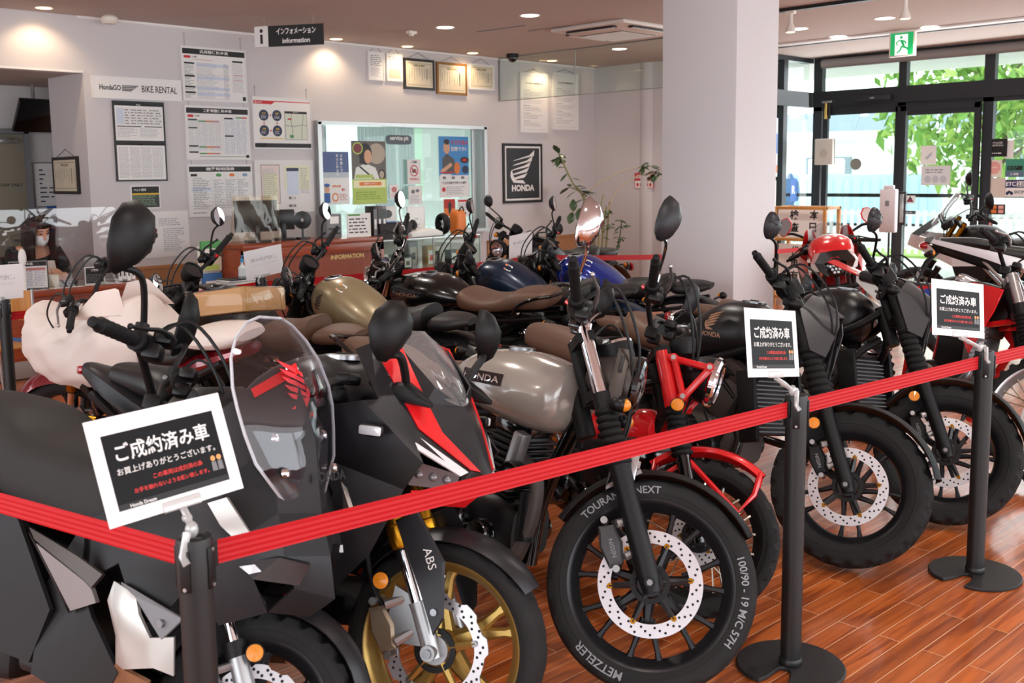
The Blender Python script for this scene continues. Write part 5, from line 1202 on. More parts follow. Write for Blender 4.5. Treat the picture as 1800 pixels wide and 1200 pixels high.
def naked(P, head, lean, dl, label, paint, fork_gold=True):
    """unfaired roadster under a white protective wrap"""
    B = bike('motorcycle', P, head, lean, label); R, w = .30, .115; FK = Fork(R, 25); T = steer(R, 25, dl)
    wheel(B, 'front_wheel', 0, R, w, .222, T, 'y5', RIMB, (.148, .115, 5), 1, 0); wheel(B, 'rear_wheel', -1.39, .31, .16, .225, None, 'y5', RIMB, (.11, .08, 5), 1, 0)
    usd_fork(B, FK, T, .1, GOLDF); caliper(B, T, FK, .1, -.12, .085, GOLDF); fender(B, 'front_fender', (0, 0, R), R + .04, 18, 150, .16, paint, T, drop=.45, taper=.6)
    controls(B, FK, T, [(.79, -.04, 0), (.86, -.03, .1), (.90, -.04, .22), (.90, -.06, .3)], (.90, -.05, .27), (.90, -.10, .42), lev=SILV)
    headlamp(B, FK, T, .56, .10, .075, BLKM, BLKM, .07)
    mb = MB(); mb.body([(-.40, .80, .85, .08), (-.5, .78, .87, .13), (-.7, .78, .90, .14), (-.86, .76, .86, .10)], paint, n=20, k=4); mb.build('fuel_tank', B)
    cylseat([(-.86, .78, .85, .08), (-.95, .76, .86, .13), (-1.15, .78, .87, .14), (-1.22, .82, .90, .12)], SEATB, B, 'seat'); cylseat([(-1.22, .84, .90, .09), (-1.35, .87, .93, .11), (-1.5, .9, .94, .08)], SEATB, B, 'rear_seat')
    mb = MB(); mb.body([(-1.1, .70, .80, .10), (-1.35, .76, .86, .11), (-1.56, .84, .90, .06)], paint, n=14, k=4); mb.build('tail_fairing', B)
    mb = MB(); mb.body([(-1.16, .88, .93, .09), (-1.3, .87, .965, .15), (-1.48, .88, .975, .14), (-1.58, .92, .96, .08)], WRAPM, n=18, k=4); tag(mb.build('tail_wrap', B), 'white wrapping sheet over the tail')
    engine(B, (-.72, .42), .38, ENGB, False, 25); mb = MB()
    for sd in (1, -1):
        mb.tube([(-.33, sd * .05, .85), (-.45, sd * .15, .76), (-.85, sd * .16, .60), (-1.0, sd * .14, .35)], .026, BLKM, n=8, k=4); mb.tube([(-.95, sd * .12, .6), (-1.45, sd * .09, .82)], .018, BLKM, n=8); mb.tube([(-.42, sd * .14, .76), (-.6, sd * .16, .62), (-.8, sd * .16, .66)], .02, BLKM, n=8)
    mb.build('frame', B)
    both_panel('side_cover', B, [([(-.30, -.14, .80), (-.42, -.22, .82), (-.52, -.20, .58), (-.40, -.17, .60)], BLKM), ([(-.37, -.2, .80), (-.41, -.225, .80), (-.46, -.215, .69), (-.41, -.2, .70)], SILV), ([(-.60, -.19, .62), (-.86, -.19, .62), (-.9, -.18, .48), (-.64, -.19, .46)], BLKM)], .01, 25)
    mb = MB(); mb.box((-.47, 0, .60), (.06, .32, .28), BLKM, .01); mb.build('radiator', B)
    exhaust(B, [(-.58, -.08, .5), (-.5, -.1, .34), (-.7, -.12, .18), (-1.0, -.14, .2)], .025, ((-1.0, -.15, .22), (-1.4, -.2, .40)), .055); swing(B, -1.0, .36, -1.39, .31, .11); stand(B, -.85, .2, lean); shock(B, (-1.08, 0, .36), (-.98, 0, .66))
    # wrap: a loose cloth bag over headlight and tank
    random.seed(11); secs = []; K = 26; g = []
    ctrl = [(.08, .76, .90, .10), (.04, .64, .95, .18), (-.10, .60, .95, .22), (-.26, .58, .92, .24), (-.42, .58, .92, .25), (-.60, .60, .97, .25), (-.76, .64, 1.02, .24), (-.92, .72, .93, .15)]
    Pp = smooth([Vector(c[:3]) for c in ctrl], 4); W_ = smooth([Vector((c[3], 0, 0)) for c in ctrl], 4); rings = []
    for i, (p, q) in enumerate(zip(Pp, W_)):
        ring = []
        for j in range(40):
            a = 2 * pi * j / 40; c, s = cos(a), sin(a); zc = (p.y + p.z) / 2; h = (p.z - p.y) / 2
            fold = 1 + .03 * sin(a * 5 + i * .5) + .022 * sin(a * 11 - i * .8) + .012 * random.uniform(-1, 1)
            top = .045 * max(0, s) ** 6 * (1 if i % 7 in (3, 4) else 0)
            ring.append((p.x + .02 * sin(a * 3 + i), q.x * abs(c) ** .8 * (1 if c > 0 else -1) * fold, zc + (h * abs(s) ** .85 * (1 if s > 0 else -1)) * fold + top))
        rings.append(ring)
    mb = MB(); mb.loft(rings, WRAPM); o = mb.build('protective_wrap', B, ang=70); o['label'] = 'crumpled white wrapping sheet'
    for y, s in ((.14, 1), (-.14, -1)):
        mb = MB(); mb.loft([[(-.62 + a, y + b, .98 + c) for a, b, c in ((-.2, -.04, 0), (.14, .04, 0), (.10, .05, .02), (-.18, -.02, .03))], [(-.66 + a, y + b - .05 * s, 1.12 + c) for a, b, c in ((-.10, -.02, 0), (.05, .01, -.02), (.04, .015, -.01), (-.09, -.01, .01))]], WRAPM)
        mb.build('wrap_flap', B, ang=60)
    return B

def adventure(P, head, lean, dl, label, rearview=True, screen=False):
    B = bike('motorcycle', P, head, lean, label); R, w = .33, .11; FK = Fork(R, 27); T = steer(R, 27, dl); WH = mat('adventure_white', '#dcdcdf', .2, coat=.6)
    wheel(B, 'front_wheel', 0, R, w, .25, T, 'wire', SILV, (.14, .1, 6), -1, 1, lw=1.4); wheel(B, 'rear_wheel', -1.55, .33, .16, .235, None, 'wire', SILV, (.12, .08, 6), -1, 1, lw=1.4)
    fork(B, FK, T, .11, (.40, .60, .64, .86, .9), BLKM, GOLDF, BLKM, (.03, .026), False)
    controls(B, FK, T, [(.95, -.05, 0), (1.02, -.05, .1), (1.06, -.05, .24), (1.06, -.07, .3)], (1.06, -.06, .30), (1.08, -.12, .46))
    for sd in (1, -1): mirror(B, FK(1.07, -.03, sd * .27), FK(1.24, .0, sd * .40), .065, BLKM, T, facing=(-1, -sd * .15, .05), shape='blade', tall=1.2, sr=.008)
    both_panel('fairing', B, [([(.05, 0, 1.0), (-.02, -.12, 1.0), (-.30, -.22, .95), (-.34, -.24, .72), (-.05, -.12, .85), (.08, 0, .88)], WH), ([(.05, 0, 1.0), (-.02, -.12, 1.0), (-.2, -.12, 1.14), (-.16, 0, 1.16)], BLKM), ([(-.30, -.22, .95), (-.62, -.19, .98), (-.66, -.18, .72), (-.34, -.24, .72)], WH), ([(-.34, -.24, .72), (-.66, -.18, .72), (-.62, -.16, .5), (-.42, -.2, .46)], BLKM)], .01, 30)
    if screen:
        g = [[(-.05 - .30 * t - .04 * q * q, q * (.13 + .05 * sin(pi * t * .8) - .06 * t ** 3), 1.0 + .42 * t - .03 * q * q * t) for q in [j / 4 - 1 for j in range(9)]] for t in [i / 6 for i in range(7)]]
        mb = MB(); mb.shell(g, .004, SHADE); mb.build('windscreen', B, ang=80)
    mb = MB(); mb.box((-.28, 0, 1.10), (.12, .24, .07), BLKM, .02, rot=(0, 35, 0)); mb.tube([(-.24, -.12, 1.1), (-.2, -.12, 1.2), (-.2, .12, 1.2), (-.24, .12, 1.1)], .009, BLKM, n=8); mb.build('dashboard', B)
    mb = MB(); mb.body([(-.40, .86, 1.04, .10), (-.5, .84, 1.08, .17), (-.7, .84, 1.07, .17), (-.86, .84, .97, .11)], WH if rearview else BLKM, n=18, k=4); t = mb.build('fuel_tank', B)
    cylseat([(-.84, .86, .95, .08), (-.95, .84, .96, .13), (-1.2, .86, .99, .15), (-1.34, .9, 1.02, .13)], SEATB, B, 'seat'); cylseat([(-1.30, .94, 1.02, .11), (-1.45, .96, 1.05, .13), (-1.72, .99, 1.05, .10)], SEATB, B, 'rear_seat')
    both_panel('tail_fairing', B, [([(-1.0, -.15, .84), (-1.35, -.16, .93), (-1.78, -.09, 1.03), (-1.80, -.075, 1.0), (-1.4, -.15, .87), (-1.05, -.14, .74)], WH), ([(-1.80, -.075, 1.0), (-1.4, -.15, .87), (-1.05, -.14, .74), (-1.2, -.1, .74), (-1.74, -.05, .93)], BLKM), ([(-1.78, -.09, 1.03), (-1.80, -.075, 1.0), (-1.84, -.04, 1.01), (-1.83, 0, 1.05), (-1.76, 0, 1.06)], BLKM)], .012, 30)
    mb = MB(); mb.body([(-1.82, .95, 1.02, .05), (-1.86, .95, 1.01, .04), (-1.88, .97, .99, .02)], REDL, n=12, k=2); mb.build('tail_light', B)
    mb = MB(); mb.tube([(-1.72, 0, .94), (-1.82, 0, .84), (-1.9, 0, .68)], .02, BLKM, n=8); mb.box((-1.9, 0, .70), (.015, .14, .16), GREY, .004, rot=(0, 20, 0)); mb.build('plate_holder', B)
    for sd in (1, -1): indicator(B, (-1.78, sd * .05, .92), (-1.80, sd * .12, .91))
    engine(B, (-.72, .46), .36, ENGB, False, 20); fender(B, 'rear_fender', (-1.55, 0, .33), .39, 70, 150, .17, BLKM)
    mb = MB()
    for sd in (1, -1): mb.tube([(-.3, sd * .05, .9), (-.5, sd * .14, .8), (-.95, sd * .13, .66), (-1.02, sd * .12, .38)], .024, BLKM, n=8, k=4); mb.tube([(-.95, sd * .12, .68), (-1.7, sd * .07, .95)], .018, BLKM, n=8); mb.tube([(-1.02, sd * .12, .45), (-1.4, sd * .11, .86)], .014, SILV, n=8)
    mb.build('frame', B); exhaust(B, [(-.55, -.08, .5), (-.5, -.1, .34), (-.75, -.12, .2), (-1.05, -.15, .4)], .025, ((-1.05, -.16, .42), (-1.6, -.2, .7)), .06, PIPE, SILV); swing(B, -1.05, .38, -1.55, .33, .12); shock(B, (-1.15, 0, .4), (-1.0, 0, .72), spring=REDP); stand(B, -.95, .25, lean)
    return B
# ------------------------------------------------------------------ front row
gb = retro((2.46, 1.88), -91, 10, 38, 'glossy grey tanked retro motorcycle with brown seat and lettered front tyre')
r1 = cruiser((3.84, 1.90), -100, 10, 30, 'matt black cruiser with angular headlight cowl behind the middle front barrier post', cowl=True)
r2 = cruiser((4.62, 1.81), -98, 10, 28, 'matt black cruiser with headlight cowl whose front wheel stands behind the far right barrier post', cowl=True)
ct = trailbike((3.025, 2.08), -102, 10, 42, 'small red trail motorcycle with red fork covers and wire wheels')
cbr = sportbike((1.79, 2.08), -74, 10, 10, 'graphite sport motorcycle with red stripes and gold wheels')
sc = scooter((1.25, 2.20), -76, 10, 40, 'dark grey scooter with a tall clear windscreen in the front left corner')
crf = trailbike((5.50, 1.65), -113, 9, 34, 'red white and blue dirt bike at the right end of the front row', big=True)
# ------------------------------------------------------------------ back row, tails towards the front row
nk = naked((2.3, 5.6), 100, 10, 32, 'dark red roadster with its tank and headlight under a white wrapping sheet', mat('dark_red_paint', '#7c0d1a', .15, .4, coat=1.))
b9 = cruiser((2.95, 5.8), 100, 10, 28, 'black cruiser with quilted brown seat between the wrapped roadster and the tan one', tank=MBLK, badge='l', sticker=False)
tn = cruiser((3.69, 5.7), 98, 10, 32, 'cruiser with a matt tan fuel tank', tank=TANSAND, seat=SEATB, badge='l')
g2 = retro((4.45, 5.75), 98, 10, 32, 'glossy black tanked retro motorcycle with a long brown seat', tank=SMBLK, chrome_mirror=False, front=False, rear_detail=True)
db = cruiser((5.05, 5.85), 110, 10, 28, 'cruiser with a matt dark blue fuel tank', tank=DBLUE, seat=SEATB, badge='l', fend=DBLUE)
bb = cruiser((5.75, 5.65), 105, 10, 28, 'cruiser with a glossy bright blue fuel tank', tank=BBLUE, seat=SEATB, badge='l')
bk = cruiser((6.6, 7.05), 168, 8, 20, 'black cruiser furthest back, in front of the potted plant', tank=MBLK, seat=SEATB, badge='')
# ------------------------------------------------------------------ by the entrance
rs = sportbike((8.62, 4.30), 29, 8, 12, 'red sport motorcycle seen from behind, tail towards the viewer', CBRG=REDP, GOLD=RIMB, GOLDF=SILV, MIRB=REDP, rear=True, REDP=WHITE)
av = adventure((9.5, 1.95), -62, 8, 15, 'white and black adventure motorcycle with its high tail towards the entrance')
a2 = adventure((10.3, 4.35), 110, 8, 15, 'grey adventure motorcycle with a tall clear screen nearest the glass doors', rearview=False, screen=True)
# ------------------------------------------------------------------ barriers and sold signs
BELT = mat('belt_red', '#b80c18', .55, spec=.3); POSTB = mat('post_black', '#161617', .45, noise=.05); BASEB = mat('base_black', '#1d1d1f', .55, bump=.1, bscale=60)
CLIP = glassmat('clear_clip', '#e8e8e6', .2, .1, .3)
def barrier_post(x, y, label, group, notch=150, h=.915):
    r = empty('barrier_post', (x, y, 0), (0, 0, notch), label, 'barrier post', group)
    mb = MB(); n = 56; pts = []
    R_ = .175
    for i in range(n):
        a = rad(14) + (2 * pi - rad(28)) * i / (n - 1); k = min(1, min(i, n - 1 - i) / 3); pts.append((R_ * cos(a) * (.94 + .06 * k), R_ * sin(a)))
    slot = [(.06, -.022), (.045, -.018), (.038, -.008), (.04, .008), (.055, .02), (.10, .035)]
    poly_ = pts + [(.12, -.028)] + slot
    mb.prism(poly_, 0, .014, BASEB, .004, 'z'); b = mb.build('base', r)
    mb = MB(); mb.cyl((0, 0, .012), (0, 0, h - .10), .0335, POSTB, n=28); mb.lathe([(.0335, 0), (.037, .006), (.037, .02), (.0335, .026)], (0, 0, .012), UP, POSTB, n=28); mb.build('pole', r)
    mb = MB(); mb.lathe([(.036, 0), (.036, .096), (.034, .102), (.026, .1), (.022, .094), (0, .094)], (0, 0, h - .102), UP, POSTB, n=28)
    for a in (0, 90, 180, 270):
        a = rad(a + 30 - notch); c, s = cos(a), sin(a); T = Matrix.Rotation(a, 4, 'Z')
        mb.box((.037, 0, h - .06), (.006, .022, .085), BLK, .002, T=T); mb.cyl(T @ Vector((.038, 0, h - .022)), T @ Vector((.042, 0, h - .022)), .004, SILV, n=8); mb.cyl(T @ Vector((.038, 0, h - .095)), T @ Vector((.042, 0, h - .095)), .004, SILV, n=8)
    mb.build('head', r)
    return r
def belt(p, q, label, group, z=.872, w=.05, sag=.0, z2=None, trim=.036):
    p, q = Vector((p[0], p[1], z)), Vector((q[0], q[1], z2 or z)); d = (q - p); d.z = 0; d.normalize(); p += d * trim; q -= d * trim; nrm = Vector((-d.y, d.x, 0)); g = []; n = 24
    prof = [(-.5, 0), (-.42, 1), (-.3, 0), (-.18, 1), (-.06, 0), (.06, 1), (.18, 0), (.3, 1), (.42, 0), (.5, 0)]
    for i in range(n + 1):
        t = i / n; c = p.lerp(q, t) - Vector((0, 0, sag * 4 * t * (1 - t))); g.append([c + Vector((0, 0, w * a)) + nrm * (.0011 * b) for a, b in prof])
    mb = MB(); mb.shell(g, .0014, BELT); mb.box(p + d * .004, (.012, .012, w + .006), BLK, .002); mb.box(q - d * .004, (.012, .012, w + .006), BLK, .002)
    return tag(mb.build('barrier_belt', ang=20), label, 'belt', group)
barrier_post(.95, 1.83, 'black barrier post in the left foreground beside the scooter', 'black barrier posts', 200)
barrier_post(2.91, 1.60, 'black barrier post in the middle, in front of the nearer black cruiser', 'black barrier posts', 188)
barrier_post(4.11, 1.455, 'black barrier post on the right, before the farther black cruiser', 'black barrier posts', 172)
belt((.95, 1.83), (2.91, 1.60), 'long red belt passing in front of the sport and grey retro motorcycles', 'red front barrier belts')
belt((2.91, 1.60), (4.11, 1.455), 'red belt between the middle and the right barrier posts', 'red front barrier belts')
belt((4.11, 1.455), (5.6, 1.27), 'red belt running off the right edge of the picture', 'red front barrier belts')
belt((.95, 1.83), (.62, 3.4), 'red belt running off the left edge, in front of the scooter seat', 'red front barrier belts')
barrier_post(3.93, 6.38, 'black barrier post behind the motorcycles by the information counter', 'black barrier posts')
for (a, b, l, s) in (((1.0, 6.5), (3.93, 6.38), 'red belt in front of the reception desk', .05), ((3.93, 6.38), (6.6, 6.32), 'red belt in front of the information counter', .01), ((6.9, 6.3), (10.8, 5.9), 'red belt before the potted plant, left of the column', .03)):
    belt(a, b, l, 'red back barrier belts', z=.86, sag=s, z2=.86 if a[0] < 5 else .72)
barrier_post(6.75, 6.31, 'black barrier post behind the blue tanked cruisers', 'black barrier posts')

PANEL = mat('sign_panel_black', '#0e0f12', .5, spec=.2); SREDT = mat('sign_red_text', '#d22a24', .5); SORG = mat('sign_orange', '#e09a5a', .5); GHOST = mat('show_through', '#c9c9cb', .7)
SLEEVE = glassmat('plastic_sleeve', '#fbfbfd', .05); PAPERW = mat('sign_paper', '#efeef0', .65)
def sold_sign(c, yaw, tilt, rolla, label, group, post, w=.297, h=.21, back=False):
    """laminated sheet in a clear clip; faces -y before the turn"""
    r = empty('sold_sign', post, (0, 0, 0), label, 'sign', group)
    E_ = Euler((rad(-tilt), 0, rad(yaw)), 'XYZ').to_matrix() @ Matrix.Rotation(rad(rolla), 3, 'Y'); X = E_ @ Vector((1, 0, 0)); Y = E_ @ Vector((0, 0, 1)); N = X.cross(Y)
    c = Vector(c) - Vector(post); O = c - X * w / 2 - Y * h / 2
    mb = MB(); f = O; mb.add([f, f + X * w, f + X * w + Y * h, f + Y * h] + [p - N * .0012 for p in (f, f + X * w, f + X * w + Y * h, f + Y * h)], [(0, 1, 2, 3), (7, 6, 5, 4), (0, 4, 5, 1), (1, 5, 6, 2), (2, 6, 7, 3), (3, 7, 4, 0)], PAPERW)
    sh = mb.build('sheet', r, flat=True)
    mb = MB(); rect(mb, O, X, Y, .026, .026, w - .026, h - .034, PANEL, .0004); rect(mb, O, X, Y, .026, .026, w - .026, .038, INK, .0006)
    text(mb, 'ご成約済み車', WHITE, O + X * w / 2 + Y * .118, X, Y, w=.205, h=.037, off=.001, bold=.018, align='c')
    text(mb, 'お買上げありがとうございます。', WHITE, O + X * w / 2 + Y * .093, X, Y, w=.215, off=.001, bold=.008, align='c')
    text(mb, 'この車両は成約済の為', SREDT, O + X * .165 + Y * .070, X, Y, w=.11, off=.001, bold=.02, align='c'); text(mb, 'お手を触れないようお願い致します。', SREDT, O + X * .148 + Y * .052, X, Y, w=.165, off=.001, bold=.02, align='c')
    text(mb, 'Honda Dream', WHITE, O + X * .05 + Y * .028, X, Y, h=.007, off=.001, bold=.02)
    for k in (0, 1): blob(mb, O, X, Y, w - .052 + k * .014, .078, .0055, .006, SORG, .001, 10); poly(mb, O, X, Y, [(w - .058 + k * .014, .052), (w - .046 + k * .014, .052), (w - .047 + k * .014, .071), (w - .057 + k * .014, .071)], GREY, .001)
    pr = mb.build('printing', r, flat=True)
    if back:
        mb = MB(); text(mb, 'ご成約済み車', GHOST, O + X * w / 2 + Y * .118, X, Y, w=.205, h=.03, off=-.0022, bold=.03, align='c'); text(mb, 'お買上げありがとうございます。', GHOST, O + X * w / 2 + Y * .09, X, Y, w=.19, off=-.0022, align='c'); mb.build('show_through', r, flat=True)
    mb = MB(); b = O + X * w * .52; mb.box(b + Y * .008, (.085, .012, .022), CLIP, .004, rot=(-tilt, rolla, yaw)); p0 = b - Y * .004
    top = Vector((0, 0, 0)); mb.tube([p0, p0.lerp(top, .3) + N * .004, p0.lerp(top, .75), top + Vector((0, 0, .012))], .0075, CLIP, n=8)
    mb.ell(p0.lerp(top, .35), (.011, .011, .009), CLIP, 10, 6); mb.ell(p0.lerp(top, .8), (.014, .012, .018), CLIP, 10, 6); mb.tube([top + Vector((-.02, -.012, .014)), top + Vector((-.036, -.02, -.03)), top + Vector((-.033, -.03, -.045))], .008, CLIP, n=8)
    mb.build('clip', r)
    return r
sold_sign((.945, 1.915, 1.062), 2, 20, -2, 'white framed black sold sign clipped to the left foreground barrier post', 'sold signs', (.95, 1.83, .918))
sold_sign((2.80, 1.625, 1.092), 0, 10, 8, 'white framed black sold sign clipped to the middle barrier post', 'sold signs', (2.91, 1.60, .918))
sold_sign((3.945, 1.50, 1.092), -16, 10, 8, 'white framed black sold sign clipped to the right barrier post', 'sold signs', (4.11, 1.455, .918))
sold_sign((3.97, 6.40, 1.02), 176, 8, 8, 'back of a pale sign on the barrier post before the information counter', 'sold signs seen from behind', (3.93, 6.38, .918), back=True)
sold_sign((6.62, 6.4, .99), 180, 8, 6, 'back of a grey sign standing beside the dark blue tanked cruiser', 'sold signs seen from behind', (6.75, 6.31, .918), back=True)
barrier_post(2.2, 6.43, 'black barrier post at the left edge before the reception desk', 'black barrier posts'); sold_sign((2.17, 6.43, 1.02), 180, 6, 0, 'back of a white sign at the left edge, before the reception desk', 'sold signs seen from behind', (2.2, 6.43, .918), back=True)

# carton on the wrapped roadster's tail
TAPE = mat('packing_tape', '#a98146', .3); CARD = mat('carton', '#b08a62', .7, bump=.1, bscale=60); FILM = glassmat('cling_film', '#fdfaf4', .05)
def carton(c, rot, label):
    r = empty('carton', c, rot, label, 'box'); mb = MB(); mb.box((0, 0, .055), (.36, .27, .11), CARD, .003); mb.build('box', r)
    mb = MB(); rect(mb, (-.14, -.1, .111), (1, 0, 0), (0, 1, 0), 0, 0, .28, .19, mat('carton_sheet', '#c9cdb8', .6), .0008); rect(mb, (-.02, -.03, .112), (1, 0, 0), (0, 1, 0), 0, 0, .14, .08, mat('lime_label', '#aebf62', .6), .001); mb.build('printed_sheet', r, flat=True)
    mb = MB()
    for x in (-.14, .15): mb.box((x, 0, .055), (.016, .276, .114), TAPE, .002)
    mb.build('strap', r); mb = MB(); mb.box((0, 0, .056), (.372, .282, .118), FILM, .012); mb.build('cling_wrap', r)
    return r
# ------------------------------------------------------------------ things on the wall
LINE = mat('fine_print', '#a9abb3', .7); LINEB = mat('fine_print_blue', '#8e9fc0', .7); LINER = mat('fine_print_red', '#c6807e', .7); PALEB = mat('pale_blue_print', '#ccd6e6', .7); FRW = mat('white_frame', '#e4e3e3', .4); FRK = mat('dark_wood_frame', '#1f1613', .35); FRB = mat('black_frame', '#16171a', .4); FRG = mat('gilt_frame', '#8d6432', .35, .4)
NAVY = mat('navy_print', '#1e2b4d', .5); YELL = mat('yellow_print', '#dfb92e', .5); CREAM = mat('certificate_paper', '#d9d0b8', .7); GREENP = mat('green_print', '#4d9a52', .5); ORNG = mat('orange_print', '#df7a30', .5); SKYB = mat('sky_print', '#3f8fd0', .5)
PX, PY = Vector((1, 0, 0)), Vector((0, 0, 1))
class Board:
    """flat framed thing on the poster wall, lower left at x0,z0, drawn in metres from there"""
    def __init__(b, name, label, cat, x0, z0, x1, z1, frame=FRW, fw=.012, fill=WHITE, y=WW, d=.02, group=None, O=None, X=PX, tiltback=0, part='frame'):
        b.w, b.h = x1 - x0, z1 - z0; b.X = Vector(X); b.N = b.X.cross(PY)
        b.r = empty(name, O if O else (x0, y, z0), (0, 0, 0), label, cat, group); b.O = Vector((0, 0, 0)) + b.N * d
        mb = MB(); o = Vector((0, 0, 0)); X_ = b.X; w, h = b.w, b.h
        P = lambda u, v, q: o + X_ * u + PY * v + b.N * q
        a = [P(0, 0, .0), P(w, 0, .0), P(w, h, .0), P(0, h, .0)]; e = [P(0, 0, d), P(w, 0, d), P(w, h, d), P(0, h, d)]; i = [P(fw, fw, d), P(w - fw, fw, d), P(w - fw, h - fw, d), P(fw, h - fw, d)]; g = [p - b.N * min(.004, d * .3) for p in i]
        mb.add(a + e + i + g, [(3, 2, 1, 0)] + [(k, (k + 1) % 4, (k + 1) % 4 + 4, k + 4) for k in range(4)] + [(k + 4, (k + 1) % 4 + 4, (k + 1) % 4 + 8, k + 8) for k in range(4)] + [(k + 8, (k + 1) % 4 + 8, (k + 1) % 4 + 12, k + 12) for k in range(4)], frame)
        mb.build(part, b.r, flat=True)
        b.mb = MB(); b.mb.add(g, [(0, 1, 2, 3)], fill); b.O = -b.N * 0 + b.N * (d - min(.004, d * .3)); b.k = 0
    def off(b): b.k += 1; return .0004 + .00012 * min(b.k, 24)
    def rect(b, x0, y0, x1, y1, m): rect(b.mb, b.O, b.X, PY, x0, y0, x1, y1, m, b.off())
    def text(b, s, x, y, m, w=None, h=None, bold=.02, align='l'): text(b.mb, s, m, b.O + b.X * x + PY * y, b.X, PY, w=w, h=h, off=b.off(), bold=bold, align=align)
    def poly(b, pts, m): poly(b.mb, b.O, b.X, PY, pts, m, b.off())
    def blob(b, x, y, rx, ry, m, n=20): blob(b.mb, b.O, b.X, PY, x, y, rx, ry, m, b.off(), n)
    def lines(b, x0, y0, x1, y1, n, m=LINE, seed=1, fillr=.8, th=.4, cols=1):
        R_ = random.Random(seed); o = b.off(); hh = (y1 - y0) / n; cw = (x1 - x0) / cols
        for c in range(cols):
            for i in range(n):
                y = y0 + hh * (i + .3); x = x0 + cw * c; e = x0 + cw * (c + 1) - cw * .08
                L = (e - x) * (1 - (1 - fillr) * R_.random() * 1.6)
                while x < x0 + cw * c + L:
                    s = R_.uniform(.25, 1) * hh * 2.2; rect(b.mb, b.O, b.X, PY, x, y, min(x + s, e), y + hh * th, m, o); x += s + hh * .45
    def done(b, name='printing'): return b.mb.build(name, b.r, flat=True)
    def cords(b, hooks, up=.18, m=GREY):
        for x in hooks: mb = MB(); mb.cyl(b.X * x + PY * b.h + b.N * .006, b.X * x + PY * (b.h + up) + b.N * .006, .0018, m, n=5); mb.ell(b.X * x + PY * (b.h + up) + b.N * .006, (.006, .006, .006), m, 8, 5); mb.build('hanging_wire', b.r)
    def cord_v(b, up=.12):
        mb = MB(); t = b.X * b.w / 2 + PY * (b.h + up) + b.N * .008
        for x in (.15, .85): mb.tube([b.X * b.w * x + PY * b.h + b.N * .01, t], .002, FRK, n=5)
        mb.ell(t, (.008, .008, .008), SILV, 8, 5); mb.build('hanging_cord', b.r)
SP = 'price boards on the poster wall'
def price_board(x0, z0, x1, z1, title, label, style, seed):
    b = Board('price_board', label, 'notice board', x0, z0, x1, z1, FRW, .014, WHITE, group=SP); w, h = b.w, b.h
    b.rect(.014, h - .075, w - .014, h - .022, INK); b.text(title, w / 2, h - .063, WHITE, w=w * .44, h=.032, align='c')
    if style == 1:
        b.rect(.03, h - .115, .10, h - .09, RED); b.text('11,000', .11, h - .112, INK, h=.02); b.rect(.12, h - .128, .34, h - .124, LINER)
        for k, y in enumerate((.36, .235, .13, .075)): b.rect(.03, y - .002, .14, y + .014, INK); b.rect(.03, y - .1 + (k > 1) * .05, .52, y - .098 + (k > 1) * .05, LINE); b.rect(.16, y - .02, .52, y + .01, PALEB)
        b.lines(.03, .03, .14, h - .15, 26, INK, seed, .6, .28); b.lines(.16, .03, .42, h - .15, 26, LINE, seed + 1, .8, .3); b.lines(.46, .03, .52, h - .15, 26, GREY, seed + 2, .9, .3)
        b.rect(.56, h - .13, .68, h - .112, INK); b.lines(.555, .1, .69, h - .14, 22, LINE, seed + 3, .9, .3); b.rect(.57, .27, .68, .274, RED); b.rect(.57, .22, .68, .224, RED); b.rect(w - .055, .02, w - .02, .06, INK)
    elif style == 2:
        b.rect(.03, h - .115, .09, h - .09, RED); b.text('11,000', .10, h - .112, INK, h=.02)
        for x0_, y in ((.03, .39), (.03, .31), (.43, .41), (.43, .235), (.03, .13), (.03, .07)): b.rect(x0_, y - .002, x0_ + .10, y + .014, INK)
        for y in (.375, .12, .055): b.rect(.14, y, .22, y + .014, GREENP); b.rect(.22, y, .30, y + .014, ORNG); b.rect(.30, y, .37, y + .014, LINER)
        b.rect(.56, .42, .63, .434, GREENP); b.rect(.63, .42, .69, .434, RED)
        b.lines(.03, .09, .40, h - .135, 30, LINE, seed, .85, .3, 5); b.lines(.43, .06, .69, h - .12, 28, LINEB, seed + 1, .8, .3, 4); b.rect(.412, .06, .414, h - .1, LINE); b.rect(.14, .03, w - .02, .034, INK); b.rect(w - .055, .02, w - .02, .05, INK)
    else:
        b.rect(.03, h - .12, .10, h - .095, INK)
        for x, m in ((.34, GREENP), (.49, ORNG), (.64, LINEB)): b.blob(x, h - .108, .032, .017, m)
        for i in range(9): b.rect(.03, .075 + i * .036, w - .03, .0765 + i * .036, LINE)
        for x in (.26, .41, .56): b.rect(x, .07, x + .0015, h - .085, LINE)
        b.rect(.03, .255, .25, .29, PALEB); b.lines(.05, .08, .25, h - .13, 18, GREY, seed, .7, .35, 1); b.lines(.28, .08, .69, h - .15, 18, LINE, seed + 1, .6, .4, 3); b.lines(.04, .03, .2, .05, 1, GREY, seed)
    b.done(); b.cords((.05, w - .05), .15 if style != 1 else .12); return b
price_board(5.05, 2.385, 5.77, 2.915, '汎用整備料金表', 'white price board with black title bar, topmost of the three stacked ones', 1, 5)
price_board(5.06, 1.805, 5.78, 2.34, '二輪車整備料金表', 'white price board with coloured table heads, middle of the three stacked ones', 2, 9)
price_board(5.06, 1.235, 5.785, 1.76, '諸費用明細表', 'white fee board with three coloured ovals, lowest of the three stacked ones', 3, 13)
b = Board('rental_sign', 'long white bike rental sign on the grey wall', 'sign', 4.15, 2.37, 5.035, 2.575, FRW, .004, WHITE, d=.03)
b.text('HondaGO', .065, .078, INK, w=.205, h=.05, bold=.03)
